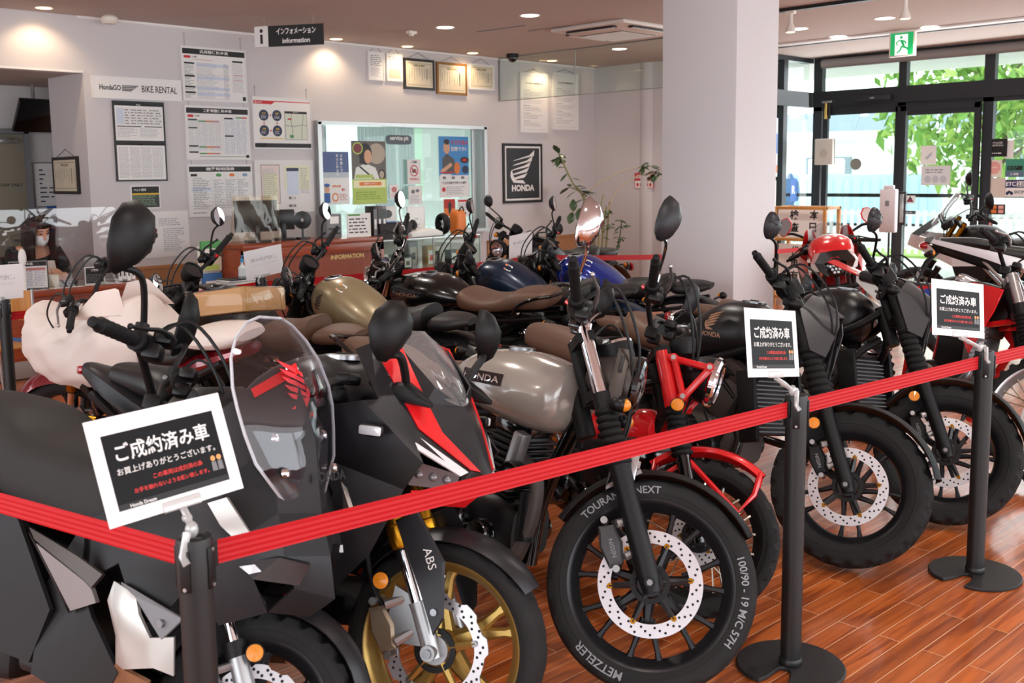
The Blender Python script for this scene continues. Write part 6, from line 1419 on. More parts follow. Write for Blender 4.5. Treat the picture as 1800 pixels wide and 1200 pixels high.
for i in range(4): b.poly([(.28, .075 + i * .0145), (.37 + i * .021, .075 + i * .0145), (.385 + i * .021, .085 + i * .0145), (.28, .084 + i * .0145)], INK)
b.text('BIKE RENTAL', .475, .072, INK, w=.36, h=.062, bold=.01); b.done()
b = Board('rental_notice', 'tall black framed notice of two sheets below the bike rental sign', 'notice', 4.335, 1.60, 4.845, 2.355, FRB, .012, FRB)
for y0 in (.385, .015):
    b.rect(.015, y0, .495, y0 + .352, WHITE); b.rect(.015, y0 + .325, .495, y0 + .352, INK); b.text('Rental', .25, y0 + .331, WHITE, h=.012, align='c')
    if y0 > .3:
        b.rect(.03, y0 + .15, .10, y0 + .30, PALEB)
        for i in range(7): b.rect(.03, y0 + .15 + i * .025, .48, y0 + .1512 + i * .025, LINE)
        for i in range(7): b.rect(.10 + i * .06, y0 + .15, .1012 + i * .06, y0 + .30, LINE)
        b.lines(.11, y0 + .15, .48, y0 + .30, 6, GREY, 21, .7, .35, 6); b.rect(.03, y0 + .128, .27, y0 + .136, INK); b.rect(.30, y0 + .128, .48, y0 + .136, INK); b.lines(.03, y0 + .03, .48, y0 + .12, 7, LINE, 22, .7, .35, 2)
    else: b.lines(.03, y0 + .02, .48, y0 + .31, 26, LINE, 23, .9, .4, 4)
b.done()
b = Board('photo_card', 'small dark landscape card below the black framed notice', 'card', 4.465, 1.335, 4.765, 1.56, FRW, .012, mat('photo_green', '#2f3a30', .3), d=.008)
b.rect(.012, .15, .288, .213, INK); b.text('ペット同伴', .03, .17, WHITE, h=.025); b.rect(.012, .135, .288, .15, YELL); b.lines(.02, .03, .28, .13, 6, mat('leaf_print', '#7d8f74', .5), 31, .9, .5); b.done()
b = Board('motorcycle_poster', 'white poster with a dark red motorcycle, left of the mirror stalk', 'poster', 4.475, .86, 5.05, 1.305, WHITE, .003, WHITE, d=.004)
R_ = random.Random(3)
for i in range(34): a = R_.uniform(0, 6.28); q = R_.random() ** .5; b.blob(.13 + cos(a) * q * .10 + .02 * q, .22 + sin(a) * q * .14, R_.uniform(.012, .03), R_.uniform(.012, .03), R_.choice((FRK, mat('plum', '#3d2228', .5), mat('wine', '#7c2a2c', .5), INK)), 8)
b.blob(.14, .08, .03, .04, NAVY); b.lines(.26, .30, .52, .38, 4, LINE, 4); b.lines(.03, .40, .12, .42, 1, GREY, 5); b.lines(.3, .05, .54, .28, 12, LINE, 6); b.done()
b = Board('guide_board', 'white guide board with four navy discs and a street map', 'notice board', 5.825, 1.92, 6.545, 2.46, FRW, .006, WHITE)
b.poly([(.012, b.h - .075), (.23, b.h - .075), (.27, b.h - .048), (b.w - .012, b.h - .048), (b.w - .012, b.h - .038), (.012, b.h - .038)], RED); b.text('困ったら', .03, b.h - .067, WHITE, h=.02)
for i, (x, y) in enumerate(((.13, .35), (.29, .35), (.13, .19), (.29, .19))): b.blob(x, y, .058, .058, NAVY, 26); b.text(('受付', '修理', '納車', '点検')[i], x, y + .008, YELL, h=.022, align='c'); b.lines(x - .035, y - .035, x + .035, y, 3, WHITE, i, .8, .3)
for x, y in ((.21, .35), (.21, .19), (.13, .27), (.29, .27)): b.blob(x, y, .010, .010, RED, 8)
b.rect(.08, .105, .36, .115, YELL); b.rect(.385, .10, .665, .40, INK); b.rect(.388, .103, .662, .375, mat('map_paper', '#d5dccc', .7)); b.text('店舗マップ', .525, .381, WHITE, h=.013, align='c')
for pts in ([(.39, .25), (.5, .24), (.6, .26), (.66, .25)], [(.47, .11), (.48, .2), (.46, .3), (.47, .37)], [(.59, .11), (.6, .25), (.62, .37)]):
    for p, q in zip(pts, pts[1:]): d = Vector((q[0] - p[0], q[1] - p[1])).normalized() * .003; b.poly([(p[0] - d.y, p[1] + d.x), (p[0] + d.y, p[1] - d.x), (q[0] + d.y, q[1] - d.x), (q[0] - d.y, q[1] + d.x)], GREY)
b.rect(.42, .31, .47, .325, RED); b.rect(.44, .12, .49, .15, GREENP); b.rect(.012, .015, b.w - .012, .06, INK); b.text('Honda Dream', .03, .027, WHITE, h=.014); b.done(); b.cords((.04, b.w - .04), .10)
b = Board('document_board', 'white board holding a pink and a green document sheet', 'notice board', 5.82, 1.245, 6.55, 1.80, FRW, .012, mat('docs_white', '#e2dedc', .6))
b.rect(.07, .10, .30, .51, FRK); b.rect(.076, .106, .294, .504, mat('pink_sheet', '#e3d2cc', .6)); b.rect(.10, .14, .27, .42, mat('green_sheet', '#dcdcb8', .6)); b.lines(.09, .12, .28, .47, 18, LINE, 41)
b.rect(.36, .24, .68, .5, mat('green_sheet2', '#dfe0c0', .6)); b.rect(.385, .44, .54, .475, NAVY); b.rect(.385, .19, .54, .44, PALEB); b.text('整備士', .45, .14, INK, h=.03, align='c'); b.text('資格者', .45, .055, INK, h=.03, align='c'); b.lines(.56, .2, .67, .48, 14, LINE, 42); b.done()
def certificate(x0, z0, x1, z1, frame, fw, label, name='framed_certificate', seed=0, plain=False, **k):
    b = Board(name, label, 'certificate', x0, z0, x1, z1, frame, fw, CREAM if not plain else WHITE, group='framed certificates', d=.026, **k); w, h = b.w, b.h
    if not plain:
        m = mat('certificate_ornament', '#9c927b', .7); q = fw + .022
        b.rect(q, q, w - q, q + .006, m); b.rect(q, h - q - .006, w - q, h - q, m); b.rect(q, q, q + .006, h - q, m); b.rect(w - q - .006, q, w - q, h - q, m)
        b.blob(w / 2, h - q - .03, .014, .014, mat('crest', '#b49a4a', .5)); b.blob(w / 2 - .05, h - q - .025, .04, .012, m); b.blob(w / 2 + .05, h - q - .025, .04, .012, m)
        R_ = random.Random(seed); n = 9
        for i in range(n):
            x = q + .03 + (w - 2 * q - .06) * i / (n - 1); t = .006 if i not in (n - 2,) else .012; y1 = h - q - .06 - .02 * (i == 0); y0 = q + .03 + R_.random() * .08
            y = y1
            while y > y0: b.rect(x - t / 2, y - t * 1.3, x + t / 2, y, INK if i in (0, n - 2) else GREY); y -= t * 1.7
    else: b.lines(.03, h * .5, w - .03, h * .9, 6, GREY, seed); b.rect(.03, .03, w - .03, h * .45, mat('orange_sheet', '#dcc0ae', .7)) if seed == 52 else b.lines(.03, .04, w - .03, h * .45, 9, LINE, seed)
    b.done(); b.cord_v(.07); return b
certificate(7.345, 2.71, 7.58, 3.03, FRW, .02, 'small white framed certificate, first on the left in the row below the ceiling', seed=51, plain=True)
certificate(7.61, 2.715, 7.845, 3.03, FRW, .02, 'small white framed certificate with an orange lower half', seed=52, plain=True)
certificate(7.865, 2.635, 8.34, 2.995, FRK, .03, 'dark wood framed certificate in the row below the ceiling', seed=53)
certificate(8.38, 2.60, 8.875, 2.985, FRG, .03, 'gilt framed certificate on yellow paper', seed=54)
certificate(8.91, 2.685, 9.35, 3.0, FRW, .02, 'white framed certificate, last on the right in the row of certificates', seed=55)
certificate(0, 1.485, .58, 1.84, FRK, .03, 'dark framed certificate hanging by a cord above the seated woman', seed=56, O=(4.08, 10.28, 1.485), X=(0, -1, 0))
for x0, z0, x1, z1, l, sd in ((9.825, 2.17, 10.36, 2.95, 'tall white framed text sheet, left of the pair beyond the certificates', 61), (10.465, 2.22, 10.995, 2.99, 'tall white framed text sheet, right of the pair beyond the certificates', 62)):
    b = Board('framed_text', l, 'framed text', x0, z0, x1, z1, FRW, .025, WHITE, group='framed policy sheets', d=.026); b.rect(.04, .04, b.w - .04, .043, LINE); b.rect(.04, b.h - .043, b.w - .04, b.h - .04, LINE); b.text('お客様本位の業務運営方針', b.w / 2, b.h - .15, INK, w=.32, align='c')
    for i in range(5): b.lines(.06, .08 + i * .10, b.w - .06, .08 + i * .10 + .06, 3, LINE, sd + i, .8, .3); b.lines(.06, .145 + i * .10, .2, .16 + i * .10, 1, GREY, sd + 9 + i, .9, .4)
    b.done(); b.cord_v(.05)
b = Board('wing_poster', 'black poster with a white feathered wing and block lettering', 'poster', 9.495, 1.245, 10.245, 2.025, FRB, .035, WHITE, d=.02); CHAR = mat('poster_charcoal', '#2b3034', .5)
b.rect(.06, .06, b.w - .06, b.h - .06, CHAR); b.text('HONDA', b.w / 2, .155, WHITE, w=.43, h=.085, bold=.045, align='c')
for i in range(5): q = i * .062; b.poly([(.155 - .004 * i + .03 * (i > 2), .30 + q), (.40 + q * .75, .335 + q * 1.15), (.46 + q * .55, .392 + q * 1.22), (.30 + q * .8, .355 + q * 1.1), (.165 + .02 * i, .322 + q)], WHITE)
b.poly([(.135, .345), (.19, .27), (.42, .255), (.37, .30), (.24, .30), (.185, .36), (.165, .44), (.14, .41)], WHITE); b.done()
b = Board('fire_notice', 'red and white fire extinguisher notice on the far wall', 'sign', 8.2, 1.41, 8.52, 1.62, RED, .006, WHITE, d=.006, O=(11.34, 8.76, 1.41), X=(0, -1, 0)); b.rect(.006, .105, b.w - .006, b.h - .006, RED); b.text('消火器', .02, .13, WHITE, h=.06, w=.26)
for i in range(5): b.blob(.05 + i * .055, .05, .02, .028, RED, 9)
b.done()

# sheets on the service window glass
GY = WW + .052
def sheet(name, label, x0, z0, x1, z1, fill=WHITE, grp='sheets stuck on the service window', y=GY):
    return Board(name, label, 'poster', x0, z0, x1, z1, fill, .002, fill, y=y, d=.003, group=grp, part='sheet')
SKIN = mat('print_skin', '#d9a98a', .6); HAIRP = mat('print_hair', '#241e1e', .5); LIMEP = mat('print_lime', '#b3c96a', .6)
b = sheet('window_poster', 'blue and white safety inspection poster, leftmost on the service window', 6.67, 1.31, 7.08, 1.90, WHITE); b.rect(.002, .30, .408, .588, mat('print_indigo', '#5d6f99', .6)); b.rect(.002, .30, .408, .36, mat('print_pale', '#bcc7cf', .6))
for k, s in enumerate(('点検整備で', '安心と安全を')):
    for i, c in enumerate(s): b.text(c, .23 + k * -.055 + .06, .53 - i * .042, WHITE, h=.032)
b.blob(.10, .17, .035, .045, SKIN); b.rect(.06, .02, .14, .13, mat('print_blue', '#3a62a8', .6)); b.blob(.10, .215, .04, .02, mat('print_blue', '#3a62a8', .6)); b.text('定期点検', .17, .19, ORNG, h=.03); b.text('整備', .30, .15, RED, h=.03); b.blob(.21, .08, .045, .05, ORNG); b.blob(.21, .08, .03, .035, WHITE); b.lines(.27, .04, .39, .12, 4, LINER, 3); b.done()
b = sheet('window_poster', 'large green poster of a dark haired woman driving, on the service window', 7.12, 1.30, 7.62, 2.025, WHITE); b.rect(.002, .29, .498, .723, mat('print_car', '#6d6a66', .6)); b.blob(.36, .58, .13, .12, mat('print_beige', '#b9ac9a', .6)); b.poly([(.03, .29), (.06, .42), (.20, .47), (.34, .42), (.40, .29)], mat('print_shirt', '#e6e8e2', .6)); b.blob(.20, .575, .095, .125, HAIRP); b.poly([(.11, .47), (.13, .6), (.2, .6), (.2, .46)], HAIRP); b.blob(.235, .545, .055, .08, SKIN); b.poly([(.10, .43), (.12, .44), (.32, .30), (.30, .29)], INK); b.blob(.43, .34, .05, .06, INK); b.blob(.43, .34, .035, .045, mat('print_beige', '#b9ac9a', .6)); b.blob(.09, .64, .075, .07, LIMEP); b.blob(.09, .64, .06, .055, mat('print_wine', '#7a3038', .5)); b.rect(.002, .002, .498, .29, LIMEP); b.rect(.02, .19, .48, .275, mat('print_cream', '#efeac0', .6)); b.rect(.10, .215, .42, .255, ORNG); b.text('点検キャンペーン', .26, .225, WHITE, h=.022, align='c'); b.rect(.05, .30, .3, .34, LIMEP); b.lines(.05, .05, .45, .15, 4, mat('print_green', '#7d9a3c', .6), 8); b.done()
b = sheet('window_sign', 'white no photography sign with a red barred circle', 7.94, 1.52, 8.15, 1.815, WHITE); b.text('ご遠慮', .105, .25, INK, h=.03, align='c'); b.blob(.105, .16, .065, .068, RED, 28); b.blob(.105, .16, .053, .056, WHITE, 28); b.rect(.07, .135, .14, .18, GREY); b.blob(.105, .158, .017, .018, INK); b.poly([(.06, .19), (.07, .2), (.15, .13), (.14, .12)], RED); b.text('撮影禁止', .105, .045, RED, h=.03, w=.15, align='c'); b.done()
b = sheet('window_sheet', 'white printed sheet with small pictures below the no photography sign', 7.95, 1.27, 8.16, 1.50, WHITE); b.lines(.02, .02, .19, .12, 6, LINE, 7); b.blob(.07, .16, .03, .025, GREY); b.blob(.14, .17, .03, .02, GREY); b.done()
b = sheet('window_poster', 'bright blue illegal modification warning poster at the right end of the service window', 8.475, 1.56, 8.975, 2.10, SKYB, y=WW + .083)
b.poly([(.06, .08), (.05, .26), (.13, .33), (.25, .26), (.30, .12), (.30, .08)], mat('print_kimono', '#5a5a5a', .6)); b.blob(.13, .40, .055, .075, SKIN); b.blob(.13, .475, .05, .03, HAIRP); b.rect(.10, .44, .165, .455, HAIRP); b.poly([(.02, .12), (.2, .22), (.22, .18), (.05, .08)], SKIN); b.blob(.30, .15, .05, .075, ORNG); b.blob(.43, .25, .075, .04, INK); b.blob(.43, .25, .04, .02, RED); b.blob(.44, .13, .06, .05, NAVY)
b.text('不正改造は', .20, .44, RED, h=.055, w=.29); b.text('犯罪です!!', .20, .36, WHITE, h=.055, w=.26); b.rect(.02, .09, .24, .105, RED); b.rect(.02, .06, .20, .075, WHITE); b.rect(.002, .002, .498, .06, WHITE)
for x in (.05, .2, .36): b.blob(x + .03, .03, .03, .018, GREY)
b.done()
b = sheet('window_sheet', 'white campaign sheet directly below the blue warning poster', 8.485, 1.345, 8.98, 1.555, WHITE, y=WW + .083); b.text('不正改造車を排除する運動', .24, .165, INK, w=.40, align='c'); b.blob(.06, .10, .03, .03, RED); b.lines(.1, .03, .45, .14, 5, LINE, 9); b.done()
b = sheet('window_poster', 'small orange and red poster with a dark figure', 8.54, 1.11, 8.73, 1.325, ORNG, y=WW + .083); b.rect(.002, .1, .188, .213, mat('print_crimson', '#b8322c', .6)); b.poly([(.08, .03), (.07, .15), (.10, .19), (.13, .15), (.12, .03)], INK); b.done()
b = sheet('window_sheet', 'small white sheet with a red heading beside the orange poster', 8.775, 1.10, 8.98, 1.32, WHITE, y=WW + .083); b.rect(.01, .185, .19, .21, RED); b.lines(.02, .08, .18, .17, 5, LINE, 10); b.blob(.06, .04, .012, .018, INK); b.blob(.13, .04, .012, .018, INK); b.done()
b = sheet('window_sheet', 'little pink notice left of the no photography sign', 7.66, 1.36, 7.80, 1.52, WHITE); b.blob(.07, .10, .04, .035, LINER); b.lines(.02, .01, .12, .06, 3, LINER, 11); b.done()
mb = MB(); n = 28; w2, h2 = .19, .055; pts = [(7.82 + (w2 - h2) * (1 if cos(a) > 0 else -1) + h2 * cos(a), 2.045 + h2 * sin(a)) for a in [2 * pi * i / n + .01 for i in range(n)]]
mb.prism(pts, WW + .04, WW + .05, mat('pit_sign_navy', '#232c3a', .35)); r = tag(mb.build('service_sign'), 'navy pill shaped service pit sign on the window glass', 'sign')
mb = MB(); text(mb, 'service pit', WHITE, (7.82, WW + .04, 2.025), PX, PY, w=.28, bold=.035, align='c', off=.002); mb.build('lettering', r, flat=True)

# hanging information sign
r = empty('hanging_sign', (5.53, 8.32, 2.93), (0, 0, -60), 'black and white information sign hanging from the ceiling', 'sign'); mb = MB(); w_, h_ = .70, .19
mb.box((0, 0, 0), (w_, .012, h_), INK); mb.build('panel', r)
mb = MB(); rect(mb, (-w_ / 2, -.006, -h_ / 2), PX, PY, 0, 0, .14, h_, WHITE, .001); rect(mb, (-w_ / 2, -.006, -h_ / 2), PX, PY, .058, .03, .084, .115, INK, .002); blob(mb, (-w_ / 2, -.006, -h_ / 2), PX, PY, .071, .148, .016, .018, INK, .002)
text(mb, 'インフォメーション', WHITE, (.075, -.006, .012), PX, PY, w=.40, h=.06, bold=.03, align='c', off=.002); text(mb, 'information', WHITE, (.075, -.006, -.068), PX, PY, w=.28, bold=.03, align='c', off=.002); mb.build('lettering', r, flat=True)
for x in (-.25, .25): mb = MB(); mb.cyl((x, 0, h_ / 2), (x, 0, CH - 2.93), .002, SILV, n=5); mb.build('hanging_wire', r)

# recess: whiteboard, staff door, screen
b = Board('whiteboard', 'ruled whiteboard half hidden behind the corner', 'whiteboard', 4.25, 1.335, 4.85, 1.81, SILV, .012, WHITE, y=11.3); [b.rect(.02, .03 + i * .05, .58, .032 + i * .05, LINE) for i in range(8)]; b.lines(.06, .04, .55, .42, 8, NAVY, 77, .5, .3, 3); b.done(); mb = MB(); mb.box((.16, -.04, .0), (.1, .03, .025), mat('blue_eraser', '#2a5fae', .5), .006); mb.build('eraser', b.r)
DOORP = mat('staff_door', '#8f8878', .5)
mb = MB(); mb.box((3.73, 11.27, 1.05), (.86, .05, 2.1), DOORP, .004); d1 = struct(mb, 'door_3'); mb = MB()
for x in (3.28, 4.18): mb.box((x, 11.26, 1.07), (.05, .1, 2.14), GREY)
mb.box((3.73, 11.26, 2.13), (.95, .1, .05), GREY); mb.build('door_frame', d1); mb = MB(); text(mb, 'STAFF ONLY', INK, (3.88, 11.243, 1.56), PX, PY, w=.24, off=.001, bold=.02); mb.build('lettering', d1); mb = MB(); mb.box((3.95, 11.2, 2.03), (.25, .05, .05), SILV, .006); mb.tube([(4.05, 11.19, 2.03), (3.9, 11.1, 2.06), (3.7, 11.2, 2.09)], .01, SILV, n=6); mb.build('door_closer', d1); mb = MB(); mb.cyl((4.08, 11.2, 1.0), (4.08, 11.24, 1.0), .02, SILV); mb.tube([(4.08, 11.19, 1.0), (3.98, 11.19, 1.0)], .009, SILV); mb.build('handle', d1)
r = empty('wall_screen', (4.22, 10.95, 2.28), (0, 0, 0), 'black screen tilted down from the ceiling of the back recess', 'screen'); mb = MB(); mb.box((0, 0, 0), (.5, .04, .36), BLKG, .006, rot=(28, 0, 12)); mb.build('panel', r); mb = MB(); mb.tube([(0, .04, .05), (0, .12, .2), (0, .12, .35)], .02, SILV); mb.build('bracket', r)
# ------------------------------------------------------------------ ceiling fittings
LAMPW = mat('warm_lamp', '#fff0d0', .4, emit='#ffd79a', es=9.); LAMPC = mat('cool_lamp', '#ffffff', .4, emit='#fff8ee', es=9.); RING = mat('lamp_ring', '#e8e2d8', .35)
def spot(parent, watt, col, loc=(0, 0, -.03), ang=110, blend=.6, rot=(0, 0, 0)):
    l = D.lights.new('lamp', 'SPOT'); l.energy = watt; l.color = col; l.spot_size = rad(ang); l.spot_blend = blend; l.shadow_soft_size = .06
    o = D.objects.new('lamp_light', l); COL.objects.link(o); o.parent = parent; o.location = loc; o.rotation_euler = [rad(a) for a in rot]
def downlight(x, y, warm, label, watt, r=.075):
    d = empty('downlight', (x, y, CH), (0, 0, 0), label, 'ceiling light', 'round ceiling downlights')
    mb = MB(); mb.lathe([(r, -.001), (r * 1.18, -.004), (r * 1.2, .0), (r * 1.1, .0)], (0, 0, -.002), (0, 0, 1), RING, n=32); mb.build('trim_ring', d)
    mb = MB(); mb.lathe([(0, .006), (r * .98, .005)], (0, 0, -.008), (0, 0, 1), LAMPW if warm else LAMPC, n=28); mb.build('lamp', d)
    spot(d, watt, (1, .72, .46) if warm else (1, .93, .84), ang=125 if warm else 130, rot=(14, 0, 0) if warm else (0, 0, 0))
    return d
for i, (x, y) in enumerate(((3.67, 9.25), (6.78, 9.3), (7.78, 9.3), (8.81, 9.3), (10.2, 9.25))): downlight(x, y, True, ('warm downlight above the left recess', 'warm downlight right of the hanging information sign', 'warm downlight above the dark wood framed certificate', 'warm downlight above the gilt framed certificate', 'warm downlight seen through the hanging glass sheet')[i], 15, .065)
for (x, y, l) in ((7.09, 7.88, 'white downlight left of the two long ceiling slots'), (7.17, 6.78, 'white downlight beside the air conditioner, nearest the viewer'), (9.88, 7.87, 'white downlight seen above the hanging glass, left of the column'),
                  (9.97, 5.55, 'white downlight behind the left spotlight'), (9.95, 4.61, 'white downlight between the two spotlights'), (10.87, 5.57, 'white downlight nearest the entrance on the left'), (10.9, 4.56, 'white downlight directly above the green exit sign')): downlight(x, y, False, l, 44, .085)
for (x, y) in ((2.0, 1.2), (2.2, 3.9), (4.4, 3.9), (4.6, 1.0), (4.4, 6.6), (1.6, 6.8), (6.6, 2.2), (-.5, 3.0), (8.8, 2.0)): downlight(x, y, False, 'white downlight outside the picture, over the showroom floor', 75, .085)
def tracklight(x, y, label):
    d = empty('spotlight', (x, y, CH), (0, 0, 0), label, 'spotlight', 'white track spotlights'); mb = MB(); mb.box((0, 0, -.03), (.05, .09, .05), RING, .008); mb.cyl((0, 0, -.05), (0, 0, -.12), .018, RING, n=14); mb.build('socket', d)
    mb = MB(); mb.lathe([(.018, 0), (.022, .03), (.042, .075), (.046, .10), (.04, .11)], (0, 0, -.11), (0, 0, -1), RING, n=24); mb.build('bulb', d); mb = MB(); mb.lathe([(0, .115), (.04, .108)], (0, 0, -.11), (0, 0, -1), LAMPW, n=20); mb.build('lamp', d); spot(d, 22, (1, .85, .65), (0, 0, -.24), 90)
tracklight(8.65, 4.9, 'white bulb spotlight on the ceiling track, close to the column'); tracklight(8.65, 3.83, 'white bulb spotlight on the ceiling track, above the exit sign')
r = empty('exit_sign', (11.0, 4.885, 2.965), (0, 0, 0), 'green lit running man exit sign below the ceiling by the doors', 'sign'); GREX = mat('exit_green', '#12a05c', .4, emit='#16b868', es=.55); EXW = mat('exit_white', '#f2fbf5', .4, emit='#f4fff8', es=.75)
mb = MB(); mb.box((0, 0, 0), (.05, .28, .27), RING, .004); mb.box((0, 0, .14), (.04, .1, .02), RING); mb.build('housing', r)
mb = MB(); O = Vector((-.026, .125, -.12)); X_ = Vector((0, -1, 0)); rect(mb, O, X_, PY, 0, 0, .25, .24, GREX, .0005); rect(mb, O, X_, PY, .05, 0, .19, .215, EXW, .001)
for pts in ([(.105, .15), (.13, .165), (.16, .10), (.14, .085)], [(.14, .1), (.19, .075), (.21, .04), (.195, .035), (.175, .062), (.13, .08)], [(.135, .095), (.12, .05), (.075, .015), (.07, .03), (.105, .06), (.115, .10)], [(.12, .16), (.165, .145), (.18, .115), (.168, .11), (.15, .135), (.125, .14)], [(.11, .155), (.075, .13), (.08, .10), (.068, .098), (.06, .135), (.105, .168)]): poly(mb, O, X_, PY, pts, GREX, .0015)
blob(mb, O, X_, PY, .118, .185, .016, .016, GREX, .0015); mb.build('sign_face', r, flat=True)
r = empty('air_conditioner', (8.48, 6.78, CH), (0, 0, 0), 'square ceiling air conditioner left of the column', 'air conditioner'); ACW = mat('ac_white', '#d8cfc6', .5); mb = MB()
mb.box((0, 0, -.02), (1.0, .95, .04), ACW, .012); mb.loft([[(-.42, -.4, -.04), (.42, -.4, -.04), (.42, .4, -.04), (-.42, .4, -.04)], [(-.34, -.32, -.075), (.34, -.32, -.075), (.34, .32, -.075), (-.34, .32, -.075)]], ACW); mb.build('panel', r)
mb = MB(); mb.box((0, 0, -.078), (.56, .56, .008), mat('ac_grille', '#6a5f57', .6)); 
for i in range(14): mb.box((0, -.26 + i * .04, -.084), (.56, .012, .006), ACW)
mb.build('intake_grille', r)
for k, (x, y, sx, sy) in enumerate(((0, .41, .62, .06), (0, -.41, .62, .06), (.42, 0, .06, .62), (-.42, 0, .06, .62))): mb = MB(); mb.box((x, y, -.052), (sx, sy, .02), FRK, .004); mb.box((x, y, -.058), (sx * .92 if sx > sy else sx * .4, sy * .4 if sx > sy else sy * .92, .02), ACW, .003); mb.build('air_outlet', r)
mb = MB(); mb.lathe([(0, 0), (.05, 0), (.075, -.02), (.075, -.05), (.055, -.075), (0, -.078)], (4.27, 9.3, CH), UP, RING, n=28); tag(mb.build('smoke_detector'), 'round white detector where the wall meets the ceiling, upper left', 'detector')
r = empty('dome_camera', (9.25, 9.05, CH), (0, 0, 0), 'small black dome camera under the ceiling beside the hanging glass', 'camera'); mb = MB(); mb.cyl((0, 0, 0), (0, 0, -.05), .075, BLK, n=24); mb.build('base', r); mb = MB(); mb.ell((0, 0, -.05), (.06, .06, .055), BLKG, 20, 10); mb.build('dome', r)
mb = MB(); mb.box((7.0, 8.3, CH - .015), (.10, .07, .03), RING, .006); mb.ell((7.0, 8.3, CH - .035), (.03, .03, .02), RING, 12, 8); tag(mb.build('motion_sensor'), 'small white sensor on the ceiling above the certificates', 'sensor')
# glass smoke screen hanging from the ceiling
r = empty('glass_smoke_screen', (9.45, 8.2, CH), (0, 0, 0), 'clear glass smoke screen hanging across the ceiling from the wall to the column', 'glass screen'); EDGE = mat('screen_edge', '#8d8f8d', .3, .5)
for k, (y0, y1) in enumerate(((.0, 1.28), (-1.6, .0))):
    mb = MB(); mb.box((0, (y0 + y1) / 2, -.27), (.008, y1 - y0 - .006, .54), CLEAR); mb.build('glass', r)
mb = MB(); mb.box((0, -.16, -.006), (.03, 2.9, .012), EDGE); mb.box((0, -.16, -.542), (.012, 2.9, .008), EDGE); mb.box((0, 0, -.27), (.012, .008, .54), EDGE); mb.box((0, 1.285, -.27), (.014, .01, .54), EDGE); mb.build('frame', r)
# ------------------------------------------------------------------ reception desk, woman, information counter, showcase
KICK = mat('kick_plate', '#9a8f8c', .4, .4); LAPT = mat('laptop_grey', '#b6b8ba', .4, .4); SCRB = mat('monitor_black', '#17181b', .3)
r = empty('reception_desk', (2.4, 8.95, 0), (0, 0, 0), 'reddish wood reception desk in front of the seated woman', 'desk')
mb = MB(); mb.box((0, 0, .70), (3.44, .76, .05), CHERRY, .008); mb.build('desktop', r); mb = MB(); mb.box((0, -.33, .41), (3.34, .03, .54), CHERRY, .003); mb.build('front_panel', r); mb = MB(); mb.box((0, -.34, .09), (3.34, .02, .14), KICK, .003); mb.build('kick_plate', r)
for x in (-1.64, 1.64): mb = MB(); mb.box((x, 0, .34), (.04, .66, .68), CHERRY, .003); mb.build('side_panel', r)
mb = MB(); mb.box((0, -.02, .7265), (3.3, .6, .003), mat('desk_glass', '#c9b3a8', .08, coat=.6)); mb.build('glass_top', r)
mb = MB()
for pts in (((-.02, 0), (.44, 0)),): pass
n = 6; w_, h_ = 1.22, .66; prof = [(0, 0), (w_, 0)] + [(w_ - .05 + .05 * sin(pi / 2 * i / n * 1) * 1, h_ - .05 + .05 * cos(pi / 2 * i / n)) for i in range(n, -1, -1)] + [(.05 - .05 * sin(pi / 2 * i / n), h_ - .05 + .05 * cos(pi / 2 * i / n)) for i in range(n + 1)]
r = empty('acrylic_screen', (2.72, 8.66, .728), (0, 0, 0), 'clear acrylic screen with round corners standing on the reception desk', 'screen'); mb = MB(); mb.prism(prof, -.002, .002, ACRY); mb.build('sheet', r)
for x in (.15, w_ - .15): mb = MB(); mb.box((x, 0, .01), (.05, .16, .02), CLIP, .004); mb.build('foot', r)

# the woman: one continuous skinned body, mask, hair, clothes
def skin_body(name, verts, edges, radii, m, parent, root=0, lvl=2):
    me = D.meshes.new(name); me.from_pydata(verts, edges, []); o = D.objects.new(name, me); COL.objects.link(o); o.parent = parent
    sk = o.modifiers.new('skin', 'SKIN'); sk.use_smooth_shade = True
    for v, q in zip(me.skin_vertices[0].data, radii): v.radius = (q, q) if not isinstance(q, tuple) else q; v.use_root = False
    me.skin_vertices[0].data[root].use_root = True
    ss = o.modifiers.new('sub', 'SUBSURF'); ss.levels = lvl; ss.render_levels = lvl; me.materials.append(m); return o
SKINM = mat('skin', '#d9a488', .55, spec=.4); HAIRM = mat('dark_brown_hair', '#1c1210', .4, spec=.6, bump=.6, bscale=60); JACK = mat('black_jacket', '#101013', .7, bump=.2, bscale=150); MASKM = mat('white_mask', '#e8e8ea', .7)
r = empty('person', (3.50, 9.42, 0), (0, 0, -95), 'seated woman in black with long dark hair and white mask, holding a phone', 'person')
# local: x towards what she faces, y her left, seat at z .46
vs = [(0, 0, .52), (.02, 0, .68), (.06, 0, .84), (.10, 0, .97), (.14, 0, 1.05), (.17, 0, 1.10), (.22, 0, 1.17),
      (.09, .16, .985), (.14, .23, .82), (.33, .15, .775), (.42, .05, .80), (.09, -.16, .985), (.14, -.23, .82), (.34, -.12, .79), (.42, -.02, .86),
      (.06, .10, .50), (.42, .12, .50), (.46, .12, .10), (.06, -.10, .50), (.42, -.12, .50), (.46, -.12, .10), (.58, .12, .04), (.58, -.12, .04)]
es = [(0, 1), (1, 2), (2, 3), (3, 4), (4, 5), (5, 6), (3, 7), (7, 8), (8, 9), (9, 10), (3, 11), (11, 12), (12, 13), (13, 14), (0, 15), (15, 16), (16, 17), (0, 18), (18, 19), (19, 20), (17, 21), (20, 22)]
rd = [(.15, .12), (.135, .10), (.15, .105), (.12, .09), (.05, .05), (.048, .048), (.05, .05), (.07, .07), (.052, .052), (.042, .042), (.032, .032), (.07, .07), (.052, .052), (.042, .042), (.032, .032), .09, .07, .05, .09, .07, .05, .04, .04]
skin_body('body', vs, es, rd, SKINM, r)
